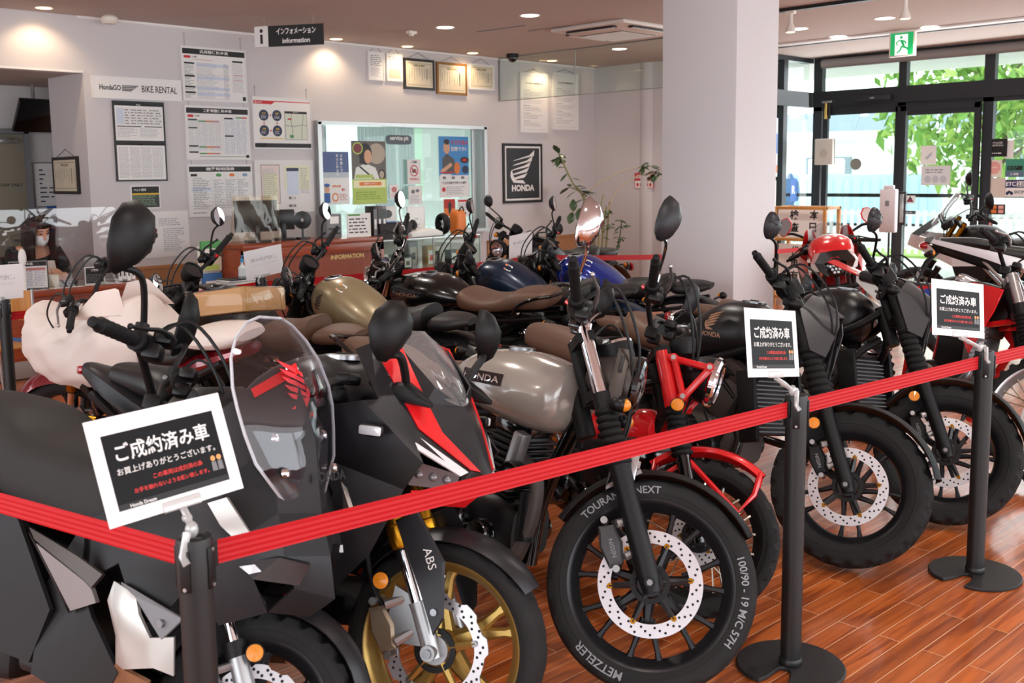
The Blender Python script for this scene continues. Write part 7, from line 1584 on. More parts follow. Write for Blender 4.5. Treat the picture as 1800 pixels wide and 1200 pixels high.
jv = [Vector(v) for v in vs]; jr = [tuple(q + .014 for q in x) if isinstance(x, tuple) else x + .012 for x in rd]
keep = [0, 1, 2, 3, 7, 8, 9, 11, 12, 13]; ix = {k: i for i, k in enumerate(keep)}
skin_body('jacket', [vs[k] for k in keep], [(ix[a], ix[b]) for a, b in es if a in ix and b in ix], [jr[k] for k in keep], JACK, r)
keep = [0, 15, 16, 17, 18, 19, 20]; ix = {k: i for i, k in enumerate(keep)}; skin_body('trousers', [vs[k] for k in keep], [(ix[a], ix[b]) for a, b in es if a in ix and b in ix], [jr[k] for k in keep], JACK, r)
HM = Matrix.Translation((.235, 0, 1.19)) @ Matrix.Rotation(rad(28), 4, 'Y') @ Matrix.Rotation(rad(10), 4, 'Z')
mb = MB(HM); rings = []
for z, fx, bx, hw in ((-.115, .055, -.02, .028), (-.105, .083, -.04, .045), (-.07, .092, -.075, .062), (-.03, .094, -.09, .070), (.01, .09, -.10, .074), (.05, .088, -.102, .075), (.09, .07, -.09, .066), (.115, .035, -.05, .04), (.122, .0, -.02, .012)):
    rings.append([((fx + bx) / 2 + (fx - bx) / 2 * cos(2 * pi * j / 24), hw * sin(2 * pi * j / 24), z) for j in range(24)])
mb.loft(rings, SKINM); mb.ell((.098, 0, -.025), (.018, .013, .03), SKINM, 12, 8)
for y in (-.032, .032): mb.ell((.0865, y, .012), (.008, .015, .006), mat('eye_dark', '#2b1d18', .3), 12, 6); mb.tube([(.088, y * .45, .036), (.092, y, .043), (.082, y * 1.65, .034)], .0032, HAIRM, n=6)
for y in (-.076, .076): mb.ell((-.005, y, -.005), (.018, .008, .03), SKINM, 10, 6)
mb.build('head', r, ang=70)
mb = MB(HM); g = []
for z, e in ((-.012, .004), (-.03, .012), (-.06, .018), (-.09, .010), (-.112, -.012)):
    g.append([(.088 * cos(a) + e * cos(a) ** 2 + (.012 if abs(a) < .2 else 0), .076 * sin(a) * (1 - max(0, -.07 - z) * 5), z) for a in [rad(-72 + 12 * i) for i in range(13)]])
mb.shell(g, .002, MASKM)
for sd in (1, -1): mb.tube([(.03, sd * .074, -.02), (-.0, sd * .082, .0)], .0018, MASKM, n=5)
mb.build('face_mask', r, ang=60)
mb = MB(HM); R_ = random.Random(4); rings = []
for z, fx, bx, hw in ((.135, .02, -.03, .03), (.125, .06, -.085, .062), (.10, .088, -.115, .084), (.06, .086, -.128, .092), (.03, .02, -.132, .096), (-.02, -.005, -.135, .097), (-.08, -.01, -.13, .094), (-.12, -.02, -.12, .085)):
    rings.append([((fx + bx) / 2 + (fx - bx) / 2 * cos(2 * pi * j / 28), hw * sin(2 * pi * j / 28) * (1 + .03 * sin(j * 3)), z) for j in range(28)])
mb.loft(rings, HAIRM)
for sd in (1, -1):
    for k in range(11):
        a = rad(25 + 11 * k); x, y = .10 * cos(a) - .02, sd * (.07 + .026 * sin(a)); q = R_.uniform(-.012, .012)
        mb.tube([(x * .75, y * .65, .105), (x, y * 1.02, .04), (x + q * .5, y * 1.08, -.05), (x + .02 + q, y * (1.12 + q), -.15), (x + .045 + q, y * (1.05 + 2 * q), -.24 - R_.random() * .04), (x + .055, y * .95, -.30 - R_.random() * .04)], [.012, .021, .022, .02, .015, .004], HAIRM, n=8, k=3)
mb.build('hair', r, ang=70)
def hand(name, parent, o, d, up, thumb, curl, m=SKINM, s=1.):
    """palm with five bent fingers; o wrist, d towards the fingers, up the back of the hand, thumb +1/-1 side"""
    d = Vector(d).normalized(); up = Vector(up); up = (up - d * up.dot(d)).normalized(); sx = d.cross(up) * thumb; o = Vector(o)
    V = [o]; E_ = []; Rr = [.024 * s]
    def add(p, q, r_): V.append(Vector(p)); Rr.append(r_ * s); E_.append((q, len(V) - 1)); return len(V) - 1
    pc = add(o + d * .045 * s, 0, (.026))
    for i, (L, off) in enumerate(((.072, .027), (.082, .009), (.076, -.010), (.060, -.028))):
        b = add(o + d * .085 * s + sx * off * s, pc, .0125); p = V[b].copy(); dd = d.copy(); q = b
        for k, f in enumerate((.45, .32, .23)):
            ang_ = rad(curl * (.7 + .5 * k)); dd = (dd * cos(ang_) - up * sin(ang_)).normalized(); upn = up; p = p + dd * L * f * s; q = add(p, q, .0088 - .001 * k)
    t = add(o + d * .03 * s + sx * .03 * s - up * .008 * s, 0, .013); t2 = add(V[t] + (d * .6 + sx * .55 - up * .4).normalized() * .035 * s, t, .0105); add(V[t2] + (d * .9 - up * .5).normalized() * .028 * s, t2, .0085)
    return skin_body(name, [tuple(v) for v in V], E_, Rr, m, parent, 0, 2)
hand('left_hand', r, (.42, .05, .80), (.75, -.55, .1), (0, .3, -1), -1, 22); hand('right_hand', r, (.42, -.02, .86), (.6, .55, -.15), (.2, -.4, .9), -1, 34)
ph = empty('phone', (3.475, 8.965, .875), (50, 0, -10), 'phone in a pale case held in the seated woman hands', 'phone'); mb = MB(); mb.box((0, 0, 0), (.075, .15, .010), mat('phone_case', '#c9c2bd', .3, coat=.5), .005); mb.build('case', ph); mb = MB(); mb.box((.012, .04, -.006), (.035, .035, .004), INK, .002); mb.build('camera_bump', ph)
# chair for her
r = empty('office_chair', (3.50, 9.47, 0), (0, 0, -95), 'dark office chair under the seated woman', 'chair'); mb = MB(); mb.box((0, 0, .42), (.46, .46, .06), SCRB, .025); mb.build('seat', r); mb = MB(); mb.box((-.26, 0, .72), (.05, .42, .44), SCRB, .025); mb.build('backrest', r); mb = MB(); mb.cyl((0, 0, .05), (0, 0, .40), .025, SILV)
for i in range(5): a = i * 2 * pi / 5; mb.tube([(0, 0, .09), (cos(a) * .28, sin(a) * .28, .05)], [.022, .015], SCRB, n=8)
mb.build('base', r)
for i in range(5): a = i * 2 * pi / 5; mb = MB(); mb.cyl((cos(a) * .28 - .01, sin(a) * .28, .025), (cos(a) * .28 + .01, sin(a) * .28, .025), .025, BLK); mb.build('caster', r)

DZ = .728
def box_thing(name, label, cat, c, d, m, rot=(0, 0, 0), bev=.004, prints=(), group=None, part='box'):
    r = empty(name, c, rot, label, cat, group); mb = MB(); mb.box((0, 0, d[2] / 2), d, m, bev); mb.build(part, r)
    if prints:
        mb = MB(); O = Vector((-d[0] / 2, -d[1] / 2, 0)); k = 0
        for x0, z0, x1, z1, mm in prints: k += 1; rect(mb, O, PX, PY, x0 * d[0], z0 * d[2], x1 * d[0], z1 * d[2], mm, .0008 + k * .0002)
        mb.build('printing', r, flat=True)
    return r
def stand_card(name, label, c, w, h, yaw, frame, fill, draw=None, group=None):
    b = Board(name, label, 'card', 0, 0, w, h, frame, .008, fill, d=.012, O=c, X=(cos(rad(yaw)), sin(rad(yaw)), 0), group=group)
    if draw: draw(b)
    b.done(); b.mb = MB(); b.mb.box(b.X * w / 2 - b.N * .04 + Vector((0, 0, .006)), (.06, .06, .012), SCRB); b.done('foot'); return b
def price_card(b): b.rect(.01, b.h - .05, b.w - .01, b.h - .012, INK); b.text('料金表', b.w / 2, b.h - .043, WHITE, h=.025, align='c'); b.lines(.02, .02, b.w - .02, b.h - .06, 12, LINEB, 5, .9, .4, 3); b.rect(.02, b.h - .085, b.w - .02, b.h - .065, LINER)
stand_card('price_card', 'upright price card with black heading at the left end of the reception desk', (3.06, 8.80, DZ), .30, .24, -18, FRB, WHITE, price_card)
box_thing('paper_tray', 'cream mesh basket beside the price card on the reception desk', 'basket', (3.43, 8.85, DZ), (.10, .08, .10), mat('cream_plastic', '#ded8c4', .5), (0, 0, -20))
r = empty('calculator', (3.55, 8.80, DZ), (0, 0, -30), 'small black calculator lying on the reception desk', 'calculator'); mb = MB(); mb.box((0, 0, .015), (.12, .16, .03), BLK, .006, rot=(6, 0, 0)); mb.build('body', r)
mb = MB(); mb.box((0, .04, .034), (.09, .03, .004), GREY); [mb.box((-.035 + .0235 * i, .01 - .022 * j, .031), (.016, .014, .006), GREY, .002) for i in range(4) for j in range(4)]; mb.build('keypad', r)
stand_card('photo_card', 'dark photo card leaning on the reception desk before the woman', (3.66, 8.74, DZ), .16, .15, -14, FRW, INK, lambda b: (b.text('ご案内', .08, .11, WHITE, h=.02, align='c'), b.lines(.015, .015, .145, .09, 6, GREY, 2)))
r = empty('laptop', (3.98, 9.0, DZ), (0, 0, 146), 'grey laptop with raised lid on the reception desk', 'laptop'); mb = MB(); mb.box((0, 0, .009), (.32, .22, .018), LAPT, .005); mb.build('base', r); mb = MB(); mb.box((0, .14, .12), (.32, .008, .21), LAPT, .004, rot=(-18, 0, 0)); mb.build('screen', r)
def brochures(x, y, yaw, n, label):
    r = empty('brochure_stand', (x, y, DZ), (0, 0, yaw), label, 'brochure stand'); mb = MB(); mb.box((0, .03, .10), (.17, .01, .2), ACRY); mb.box((0, 0, .004), (.17, .12, .008), ACRY); mb.build('holder', r)
    R_ = random.Random(n)
    for i in range(4): mb = MB(); mb.box((-.05 + .035 * i, -.03 + .012 * (i % 2), .085), (.032, .012, .15 - .02 * (i % 2)), WHITE, .001, rot=(-12, 0, R_.uniform(-8, 8))); mb.box((-.05 + .035 * i, -.038 + .012 * (i % 2), .09), (.012, .003, .08), SCRB, rot=(-12, 0, 0)); mb.build('brochure', r)
brochures(4.02, 8.72, -22, 3, 'acrylic stand of white brochures at the right end of the reception desk')
r = empty('thermometer', (3.13, 8.66, DZ), (0, 0, 20), 'white hand thermometer standing at the left end of the desk', 'thermometer'); mb = MB(); mb.ell((0, 0, .27), (.035, .025, .075), WHITE, 14, 8); mb.tube([(0, 0, .0), (0, 0, .2)], [.018, .022], WHITE, n=10); mb.build('body', r)

# chair with wooden back at the left edge
r = empty('side_chair', (2.55, 7.75, 0), (0, 0, 20), 'wood and steel visitor chair before the reception desk', 'chair'); mb = MB(); mb.box((0, 0, .44), (.42, .42, .025), PINE, .01); mb.build('seat', r); mb = MB(); mb.box((.20, 0, .72), (.02, .40, .22), PINE, .008); mb.build('backrest', r)
for x, y in ((.2, .2), (.2, -.2), (-.2, .2), (-.2, -.2)): mb = MB(); mb.tube([(x, y, .84 if x > 0 else .44), (x * 1.0, y, .44), (x * 1.25, y * 1.1, 0.01)], .011, SILV, n=10); mb.build('leg', r)
mb = MB(); mb.box((.2, 0, .46), (.03, .38, .03), mat('chair_blue', '#3c5c8c', .5), .006); mb.build('rail', r)

# information counter
IX0, IX1, IY = 4.93, 6.56, 8.3
r = empty('information_counter', ((IX0 + IX1) / 2, IY + .3, 0), (0, 0, 0), 'reddish wood information counter with gold lettering', 'counter'); L = IX1 - IX0
mb = MB(); mb.box((0, 0, .985), (L, .62, .04), CHERRY, .006); mb.build('countertop', r); mb = MB()
for x, w in ((-L / 2 + .05, .1), (L / 2 - .05, .1)): mb.box((x, -.29, .48), (w, .04, .96), CHERRY, .004)
mb.box((0, -.29, .92), (L, .04, .09), CHERRY, .004); mb.box((0, -.29, .06), (L, .04, .12), CHERRY, .004); mb.build('face_frame', r)
mb = MB(); mb.box((0, -.27, .5), (L - .1, .02, .9), grain('counter_inset', '#98523c', '#854232', .45, 2)); mb.build('front_panel', r)
for x in (-L / 2 + .02, L / 2 - .02): mb = MB(); mb.box((x, .02, .48), (.04, .56, .96), CHERRY, .003); mb.build('side_panel', r)
mb = MB(); text(mb, 'INFORMATION', mat('brass_letters', '#ecd08a', .4), (.17, -.281, .81), PX, PY, w=.40, bold=.025, align='l', off=.004); mb.build('lettering', r, flat=True)
CZ = 1.006
def monitor(name, x, y, yaw, w, h, label, wrap=False):
    r = empty(name, (x, y, CZ), (0, 0, yaw), label, 'monitor'); mb = MB(); mb.box((0, 0, .10 + h / 2), (w, .03, h), SCRB, .008); mb.build('display', r); mb = MB(); mb.box((0, .03, .012), (.22, .16, .02), SCRB, .006); mb.box((0, .03, .09), (.05, .03, .16), SCRB, .005); mb.build('stand', r)
    if wrap:
        g = []
        for i in range(9):
            z = .0 + (.14 + h) * i / 8; k = 1.18 - .14 * i / 8; row = []
            for j in range(25): a = 2 * pi * j / 24; row.append((w / 2 * k * cos(a) * (1 + .05 * sin(a * 7 + i)), .10 * (1.2 - i / 16) * sin(a) * (1 + .2 * sin(a * 5 + i * .7)), z))
            g.append(row)
        mb = MB(); mb.shell(g, .001, FILM); mb.build('plastic_cover', r)
    return r
monitor('monitor', 5.28, 8.62, 168, .42, .30, 'large black monitor under a clear plastic cover on the information counter', True)
monitor('monitor', 5.66, 8.74, 150, .22, .20, 'small black screen seen from behind, right of the covered monitor')
r = empty('desk_fan', (5.83, 8.66, CZ), (0, 0, 160), 'black round headed desk fan on the information counter', 'fan'); mb = MB(); mb.cyl((0, 0, 0), (0, 0, .02), .07, SCRB, n=20); mb.tube([(0, 0, .02), (0, .0, .12)], .012, SCRB); mb.build('base', r); mb = MB(); mb.lathe([(.02, 0), (.085, .01), (.09, .03), (.02, .04)], (0, -.02, .19), (0, 1, 0), SCRB, n=24); mb.build('head', r)
box_thing('payment_box', 'grey slotted box on the information counter', 'box', (6.12, 8.62, CZ), (.20, .16, .24), mat('grey_box', '#76777a', .5), (0, 0, 8), .008, ((.1, .35, .9, .42, INK), (.1, .15, .9, .22, INK), (.2, .6, .8, .9, WHITE)))
stand_card('notice_card', 'upright white notice with green heading on the information counter', (6.27, 8.52, CZ), .27, .24, -8, WHITE, WHITE, lambda b: (b.rect(.0, .215, .15, .24, GREENP), b.lines(.02, .03, .25, .2, 5, INK, 3, .9, .35)))
for k, (x, c) in enumerate(((6.62, SCRB), (6.68, mat('box_brown', '#5a4c44', .5)), (6.74, GREY))): box_thing('slim_package', ('slim black package standing at the end of the counter', 'slim brown package standing at the end of the counter', 'slim grey package standing at the end of the counter')[k], 'package', (x + .04, 8.62, .97), (.055, .14, .34), c, (0, 0, 0), .003, ((.1, .1, .9, .9, SCRB if k else GREY), (.25, .3, .75, .6, WHITE)))
r = empty('hand_sanitizer', (4.83, 8.15, .0), (0, 0, 0), 'clear pump bottle with a blue head on a stand before the counter', 'bottle'); mb = MB(); mb.cyl((0, 0, 0), (0, 0, .70), .012, SILV); mb.cyl((0, 0, 0), (0, 0, .015), .12, SILV, n=24); mb.cyl((0, 0, .70), (0, 0, .71), .06, SILV); mb.build('stand', r); mb = MB(); mb.lathe([(0, .71), (.035, .71), (.037, .73), (.037, .82), (.012, .85), (.012, .87)], (0, 0, 0), UP, mat('gel_bottle', '#d5dfe3', .1, coat=.5), n=20); mb.build('bottle', r); mb = MB(); mb.cyl((0, 0, .87), (0, 0, .90), .016, mat('pump_blue', '#2f8ac0', .4)); mb.tube([(0, 0, .90), (0, 0, .925), (.05, -.02, .92)], .007, mat('pump_blue', '#2f8ac0', .4)); mb.build('pump', r)
r = empty('brochure_rack', (4.62, 7.9, 0), (0, 0, -10), 'low side table with brochures left of the information counter', 'table'); mb = MB(); mb.box((0, 0, .70), (.62, .36, .025), FRK, .004); mb.build('tabletop', r)
for sy in (1, -1): mb = MB(); mb.tube([(-.26, sy * .14, .69), (.26, sy * .14, .01)], .010, SILV); mb.build('leg', r); mb = MB(); mb.tube([(.26, sy * .14, .69), (-.26, sy * .14, .01)], .010, SILV); mb.build('leg', r)
for k in range(5): box_thing('magazine', 'thin magazine in the pile on the low side table, %s' % ('lowest', 'second from the bottom', 'middle', 'second from the top', 'topmost')[k], 'magazine', (4.62 + .006 * k, 7.9, .7135 + k * .009), (.30, .22, .0085), (WHITE, CREAM, LINE, WHITE, SCRB)[k], (0, 0, -10 + 3 * k), .001, group='magazines on the side table')
BXC = [('green', GREENP), ('cream', CREAM), ('blue', mat('catalog_blue', '#3a6ea8', .5)), ('cream and orange', CREAM)]
r = empty('catalog_rack', (4.80, 8.62, 0), (0, 0, 0), 'rack of catalogues against the left end of the information counter', 'rack'); mb = MB(); mb.box((0, .06, .5), (.22, .02, 1.0), WHITE, .003); mb.build('back_panel', r)
for k in range(4): mb = MB(); mb.box((0, .02, .98 - k * .15), (.20, .03, .13), BXC[k][1], .003); mb.box((0, .003, .95 - k * .15), (.14, .004, .05), (WHITE, LIMEP, WHITE, ORNG)[k]); mb.build('catalog', r)

# glass showcase and what is in and on it
SX0, SX1, SY0, SY1, SZ = 6.63, 8.05, 8.42, 8.92, .955
r = empty('glass_showcase', (SX0, SY0, 0), (0, 0, 0), 'glass showcase with goods right of the information counter', 'showcase'); L, Wd = SX1 - SX0, SY1 - SY0
mb = MB(); mb.box((L / 2, Wd / 2, .16), (L, Wd, .32), CHERRY, .006); mb.build('plinth', r)
for k, (c, d) in enumerate((((L / 2, 0, .64), (L, .006, .62)), ((L / 2, Wd, .64), (L, .006, .62)), ((0, Wd / 2, .64), (.006, Wd, .62)), ((L, Wd / 2, .64), (.006, Wd, .62)), ((L / 2, Wd / 2, SZ - .004), (L, Wd, .008)))): mb = MB(); mb.box(c, d, CLEAR); mb.build('glass', r)
mb = MB(); mb.box((L / 2, Wd / 2, .60), (L - .02, Wd - .04, .008), CLEAR); mb.build('glass_shelf', r)
mb = MB()
for x in (.004, L / 2, L - .004):
    for y in (.0, Wd): mb.box((x, y, .64), (.012, .012, .64), EDGE if 'EDGE' in globals() else SILV)
mb.box((L / 2, 0, SZ - .004), (L, .012, .012), SILV); mb.build('frame', r)
R_ = random.Random(8); names = ('white glove', 'grey glove', 'black box', 'silver canister')
for k in range(8):
    x = SX0 + .12 + k * .165; mm = (WHITE, GREY, SCRB, LINE, mat('tan_box', '#b08a55', .5), WHITE, SCRB, GREY)[k]
    box_thing('boxed_accessory', '%s boxed good on the upper showcase shelf, %s from the left' % (('white', 'grey', 'black', 'pale', 'tan', 'pied', 'dark', 'slate')[k], ('first', 'second', 'third', 'fourth', 'fifth', 'sixth', 'seventh', 'eighth')[k]), 'package', (x, SY0 + .16 + .1 * (k % 2), .6045), (.12, .09, R_.uniform(.16, .30)), mm, (0, 0, R_.uniform(-15, 15)), .004, ((.15, .2, .85, .8, WHITE if mm is not WHITE else SCRB), (.3, .35, .7, .6, REDP if k == 4 else GREY)), 'boxed goods on the upper showcase shelf')
for k in range(6): box_thing('carton', '%s carton on the floor of the glass showcase, %s from the left' % (('brown', 'white', 'black', 'grey', 'white tall', 'dark')[k], ('first', 'second', 'third', 'fourth', 'fifth', 'sixth')[k]), 'package', (SX0 + .15 + k * .22, SY0 + .2, .3215), (.17, .16, R_.uniform(.12, .22)), (CARD, WHITE, SCRB, GREY, WHITE, SCRB)[k], (0, 0, R_.uniform(-10, 10)), .004, ((.2, .3, .8, .7, GREY),), 'cartons on the showcase floor')
SZ_ = SZ + .0005
for k, x in enumerate((6.80, 7.03)):
    r = empty('wire_basket', (x, 8.60, SZ_), (0, 0, 8 * k), ('dark wire basket with small goods, left one on the glass showcase', 'dark wire basket with small goods, right one on the glass showcase')[k], 'basket', 'baskets on the showcase'); mb = MB()
    mb.loft([[(-.09, -.07, .0), (.09, -.07, .0), (.09, .07, .0), (-.09, .07, .0)], [(-.11, -.085, .17), (.11, -.085, .17), (.11, .085, .17), (-.11, .085, .17)]], mat('basket_dark', '#2c2526', .6), caps=False); mb.box((0, 0, .006), (.18, .14, .012), SCRB); mb.build('basket', r); mb = MB()
    for i in range(9): mb.ell((R_.uniform(-.07, .07), R_.uniform(-.05, .05), R_.uniform(.06, .16)), (.03, .022, .022), R_.choice((SCRB, mat('wine', '#7c2a2c', .5), GREY, FRK)), 8, 6, rot=(R_.uniform(0, 90), 20, 30))
    mb.build('goods', r)
stand_card('wing_mirror_card', 'white card with a grey mirror shape and a blue band on the glass showcase', (6.86, 8.72, SZ_ + .14), .20, .20, -6, WHITE, WHITE, lambda b: (b.blob(.09, .12, .055, .045, mat('mirror_grey', '#4c4a4a', .4)), b.rect(0, .0, .2, .04, SKYB), b.text('NEW', .1, .01, WHITE, h=.02, align='c')))
stand_card('white_card', 'plain white framed card standing on the glass showcase', (7.25, 8.75, SZ_), .24, .33, -4, FRW, WHITE, lambda b: (b.text('ご案内', .12, .18, GREY, h=.02, align='c'), b.lines(.05, .08, .19, .14, 3, LINE, 1)))
r = empty('display_tray', (7.32, 8.60, SZ_), (0, 0, 6), 'white moulded tray on the glass showcase', 'tray'); mb = MB(); mb.body([(-.24, 0, .05, .10), (-.15, 0, .075, .12), (.1, 0, .09, .12), (.25, 0, .05, .10)], WHITE, n=16, k=3, e=5); mb.build('tray', r)
r = empty('intercom_speaker', (7.18, 8.62, SZ_ + .085), (0, 0, 20), 'black round intercom speaker on the white tray', 'speaker'); mb = MB(); mb.lathe([(0, 0), (.05, 0), (.06, .03), (.045, .05), (0, .045)], (0, -.02, .045), (0, -1, .3), BLKG, n=24); mb.build('speaker', r)
r = empty('display_ornament', (7.66, 8.62, SZ_), (0, 0, -100), 'black wheel shaped display piece on the glass showcase', 'display'); mb = MB(); mb.lathe([(.07, -.03), (.11, -.035), (.125, 0), (.11, .035), (.07, .03)], (0, 0, .126), (0, 1, 0), BLKM, n=32); mb.build('shell', r); mb = MB(); [mb.tube([(0, 0, .126), (cos(i * 1.2566) * .08, 0, .126 + sin(i * 1.2566) * .08)], .008, SILV, n=6) for i in range(5)]; mb.build('spokes', r)
r = empty('display_case', (7.93, 8.66, SZ_), (0, 0, 10), 'orange rounded case at the right end of the glass showcase', 'case'); mb = MB(); mb.body([(-.09, .0, .22, .05), (-.06, .0, .27, .07), (.05, .0, .27, .07), (.09, .0, .20, .05)], ORNG, n=20, k=3, e=4); mb.build('shell', r); mb = MB(); mb.tube([(-.05, -.05, .26), (0, -.06, .31), (.05, -.05, .26)], .008, SCRB, n=8, k=4); mb.build('handle', r)
# ------------------------------------------------------------------ plant, entrance stickers, stand
LEAFP = mat('plant_leaf', '#3f5a34', .4, coat=.2); STEM = mat('plant_stem', '#8c8a5a', .7); STEMW = mat('pale_branch', '#b9ab90', .8); POTC = mat('plant_pot', '#7c5a44', .6)
def leafp(mb, c, d, L, w, up=(0, 0, 1)):
    d = Vector(d).normalized(); s = d.cross(Vector(up)); s = s.normalized() if s.length > 1e-4 else Vector((1, 0, 0)); n = s.cross(d); P = lambda t, q, b=0: Vector(c) + d * L * t + s * w * q + n * b
    mb.add([P(0, 0), P(.2, .3, .004), P(.5, .5, .0), P(.8, .32, -.01), P(1, 0, -.02), P(.8, -.32, -.01), P(.5, -.5, 0), P(.2, -.3, .004), P(.35, 0, .012), P(.7, 0, .006)], [(0, 1, 8), (1, 2, 9, 8), (2, 3, 9), (3, 4, 9), (4, 5, 9), (5, 6, 9), (6, 7, 8, 9), (7, 0, 8)], LEAFP)
r = empty('potted_plant', (10.38, 8.66, 0), (0, 0, -55), 'tall potted plant with bare bent stems in the corner left of the column', 'plant'); mb = MB(); mb.lathe([(0, 0), (.15, 0), (.19, .30), (.2, .34), (.17, .34), (.16, .30), (0, .30)], (0, 0, 0), UP, POTC, n=28); mb.build('pot', r)
R_ = random.Random(12); stems = [([(-.05, 0, .3), (-.12, 0, .9), (-.16, 0, 1.3), (-.30, 0, 1.5), (-.42, .0, 1.75), (-.48, 0, 1.88)], STEM, .016, True), ([(-.02, .05, .3), (-.05, .05, 1.0), (-.18, 0, 1.35), (-.34, .0, 1.45)], STEM, .014, True), ([(.05, 0, .3), (.10, 0, .9), (.14, 0, 1.2)], STEM, .016, False), ([(.1, .03, .3), (.16, .03, 1.0), (.18, 0, 1.25)], STEM, .014, False), ([(.02, -.04, .3), (.06, -.04, 1.1), (.10, 0, 1.35)], STEM, .013, False),
  ([(.16, 0, 1.15), (.28, 0, 1.4), (.55, 0, 1.58), (.85, 0, 1.62), (1.1, 0, 1.72), (1.22, 0, 1.86), (1.1, 0, 1.95)], STEMW, .009, 'tip'), ([(-.16, 0, 1.32), (.05, .02, 1.5), (.40, 0, 1.66), (.75, 0, 1.72)], STEMW, .009, 'tip2'), ([(-.30, 0, 1.5), (-.1, 0, 1.32), (.14, 0, 1.12)], STEMW, .008, False), ([(.22, 0, .3), (.30, 0, .7), (.34, 0, 1.0)], FRK, .010, 'low')]
mb = MB(); lf = MB()
for pts, m, q, lv in stems:
    mb.tube(pts, [q, q * .6], m, n=7, k=4); P = smooth([Vector(p) for p in pts], 4)
    if lv is True:
        for i in range(16): c = P[-1 - int(R_.random() * len(P) * .55)]; a = R_.uniform(0, 6.28); leafp(lf, c, (cos(a), sin(a) * .6, R_.uniform(-.7, .5)), R_.uniform(.12, .22), R_.uniform(.07, .11))
    elif lv in ('tip', 'tip2'):
        for i in range(14): c = P[int(len(P) * (.50 if lv == 'tip' else .95)) - 1] + Vector((R_.uniform(-.06, .06), 0, R_.uniform(-.05, .05))); a = R_.uniform(0, 6.28); leafp(lf, c, (cos(a), sin(a) * .6, R_.uniform(-.9, .3)), R_.uniform(.09, .16), .06)
    elif lv == 'low':
        for i in range(16): c = P[-1 - int(R_.random() * len(P) * .5)]; a = R_.uniform(0, 6.28); leafp(lf, c, (cos(a), sin(a) * .6, R_.uniform(-.6, .5)), R_.uniform(.08, .16), .055)
for i in range(26): c = Vector((R_.uniform(-.05, .3), 0, R_.uniform(.75, 1.15))); a = R_.uniform(0, 6.28); leafp(lf, c, (cos(a), sin(a) * .6, R_.uniform(-.7, .4)), R_.uniform(.07, .13), .05)
for i in range(4): c = Vector((R_.uniform(-.32, -.15), 0, R_.uniform(1.1, 1.3))); leafp(lf, c, (R_.uniform(-.3, .3), 0, -1), .17, .11, (0, 1, 0))
mb.build('stem', r); lf.build('leaves', r, flat=True)

def gsheet(name, label, y0, z0, y1, z1, fill, x=GX - .13, draw=None, grp='stickers on the entrance glass', cat='sticker', d=.003):
    b = Board(name, label, cat, 0, 0, y1 - y0, z1 - z0, fill, .003, fill, d=d, O=(x, y1, z0), X=(0, -1, 0), group=grp, part='sheet')
    if draw: draw(b)
    b.done(); return b
GRY = mat('sticker_grey', '#b5bcc4', .6); TEAL = mat('sticker_teal', '#3c8f78', .5); SLATE = mat('sticker_slate', '#5a6f86', .5); PNK = mat('sticker_pink', '#e0a39a', .6)
gsheet('wing_sticker', 'white sheet with a pale wing on the right door leaf', 5.16, 1.68, 5.35, 1.91, WHITE, draw=lambda b: b.poly([(.05, .08), (.14, .16), (.13, .11), (.08, .06)], GRY))
gsheet('notice_sheet', 'pale grey notice with three blue circles on the right door leaf', 4.98, 1.43, 5.335, 1.665, mat('sticker_pale', '#d3d6d8', .6), draw=lambda b: ([b.blob(.08 + i * .095, .07, .042, .045, GRY) for i in range(3)], b.lines(.05, .14, .3, .2, 2, GREY, 2)))
gsheet('door_sticker', 'small triangular warning sticker above an arrow on the right door leaf', 5.40, 1.20, 5.53, 1.30, WHITE, draw=lambda b: (b.poly([(.02, .02), (.11, .02), (.065, .095)], NAVY), b.poly([(.045, .03), (.085, .03), (.065, .06)], RED)))
gsheet('arrow_sticker', 'narrow dark arrow sticker on the right door leaf', 5.39, 1.07, 5.54, 1.11, mat('sticker_dark', '#4a5a62', .5), draw=lambda b: b.lines(.02, .01, .12, .03, 1, WHITE, 1))
mb = MB(); mb.cyl((GX - .045, 6.24, 1.70), (GX - .040, 6.24, 1.70), .075, mat('oval_grey', '#8d8e84', .6), n=28); o = mb.build('oval_sticker'); tag(o, 'grey oval sticker on the left door leaf', 'sticker', 'stickers on the entrance glass')
X5 = GX - .03
gsheet('opening_hours', 'black square sticker with white lines right of the doors', 4.37, 1.76, 4.62, 1.97, INK, X5, lambda b: (b.lines(.03, .12, .22, .18, 3, WHITE, 1, .95, .35), b.lines(.05, .03, .2, .05, 1, WHITE, 2, .95, .5)))
gsheet('white_sheet', 'white sheet half hidden behind the black square sticker', 4.30, 1.74, 4.40, 1.95, WHITE, X5 + .01)
gsheet('round_sticker', 'pale sticker with a pink disc right of the doors', 4.42, 1.52, 4.59, 1.72, mat('sticker_cream', '#dfdacf', .6), X5, lambda b: (b.blob(.085, .11, .07, .075, PNK, 26), b.text('JAOH', .085, .10, WHITE, h=.025, align='c')))
gsheet('green_badge', 'green and slate badge sticker beside the pink disc', 4.17, 1.52, 4.38, 1.73, TEAL, X5, lambda b: (b.rect(.003, .003, .207, .07, SLATE), b.rect(.02, .08, .19, .13, INK), b.text('優良店', .105, .02, WHITE, h=.03, align='c'), b.lines(.03, .085, .18, .125, 2, TEAL, 2)))
gsheet('cream_sheet', 'blank cream sheet behind the angular mirror', 4.37, 1.28, 4.60, 1.51, mat('sticker_beige', '#cfc4ba', .6), X5)
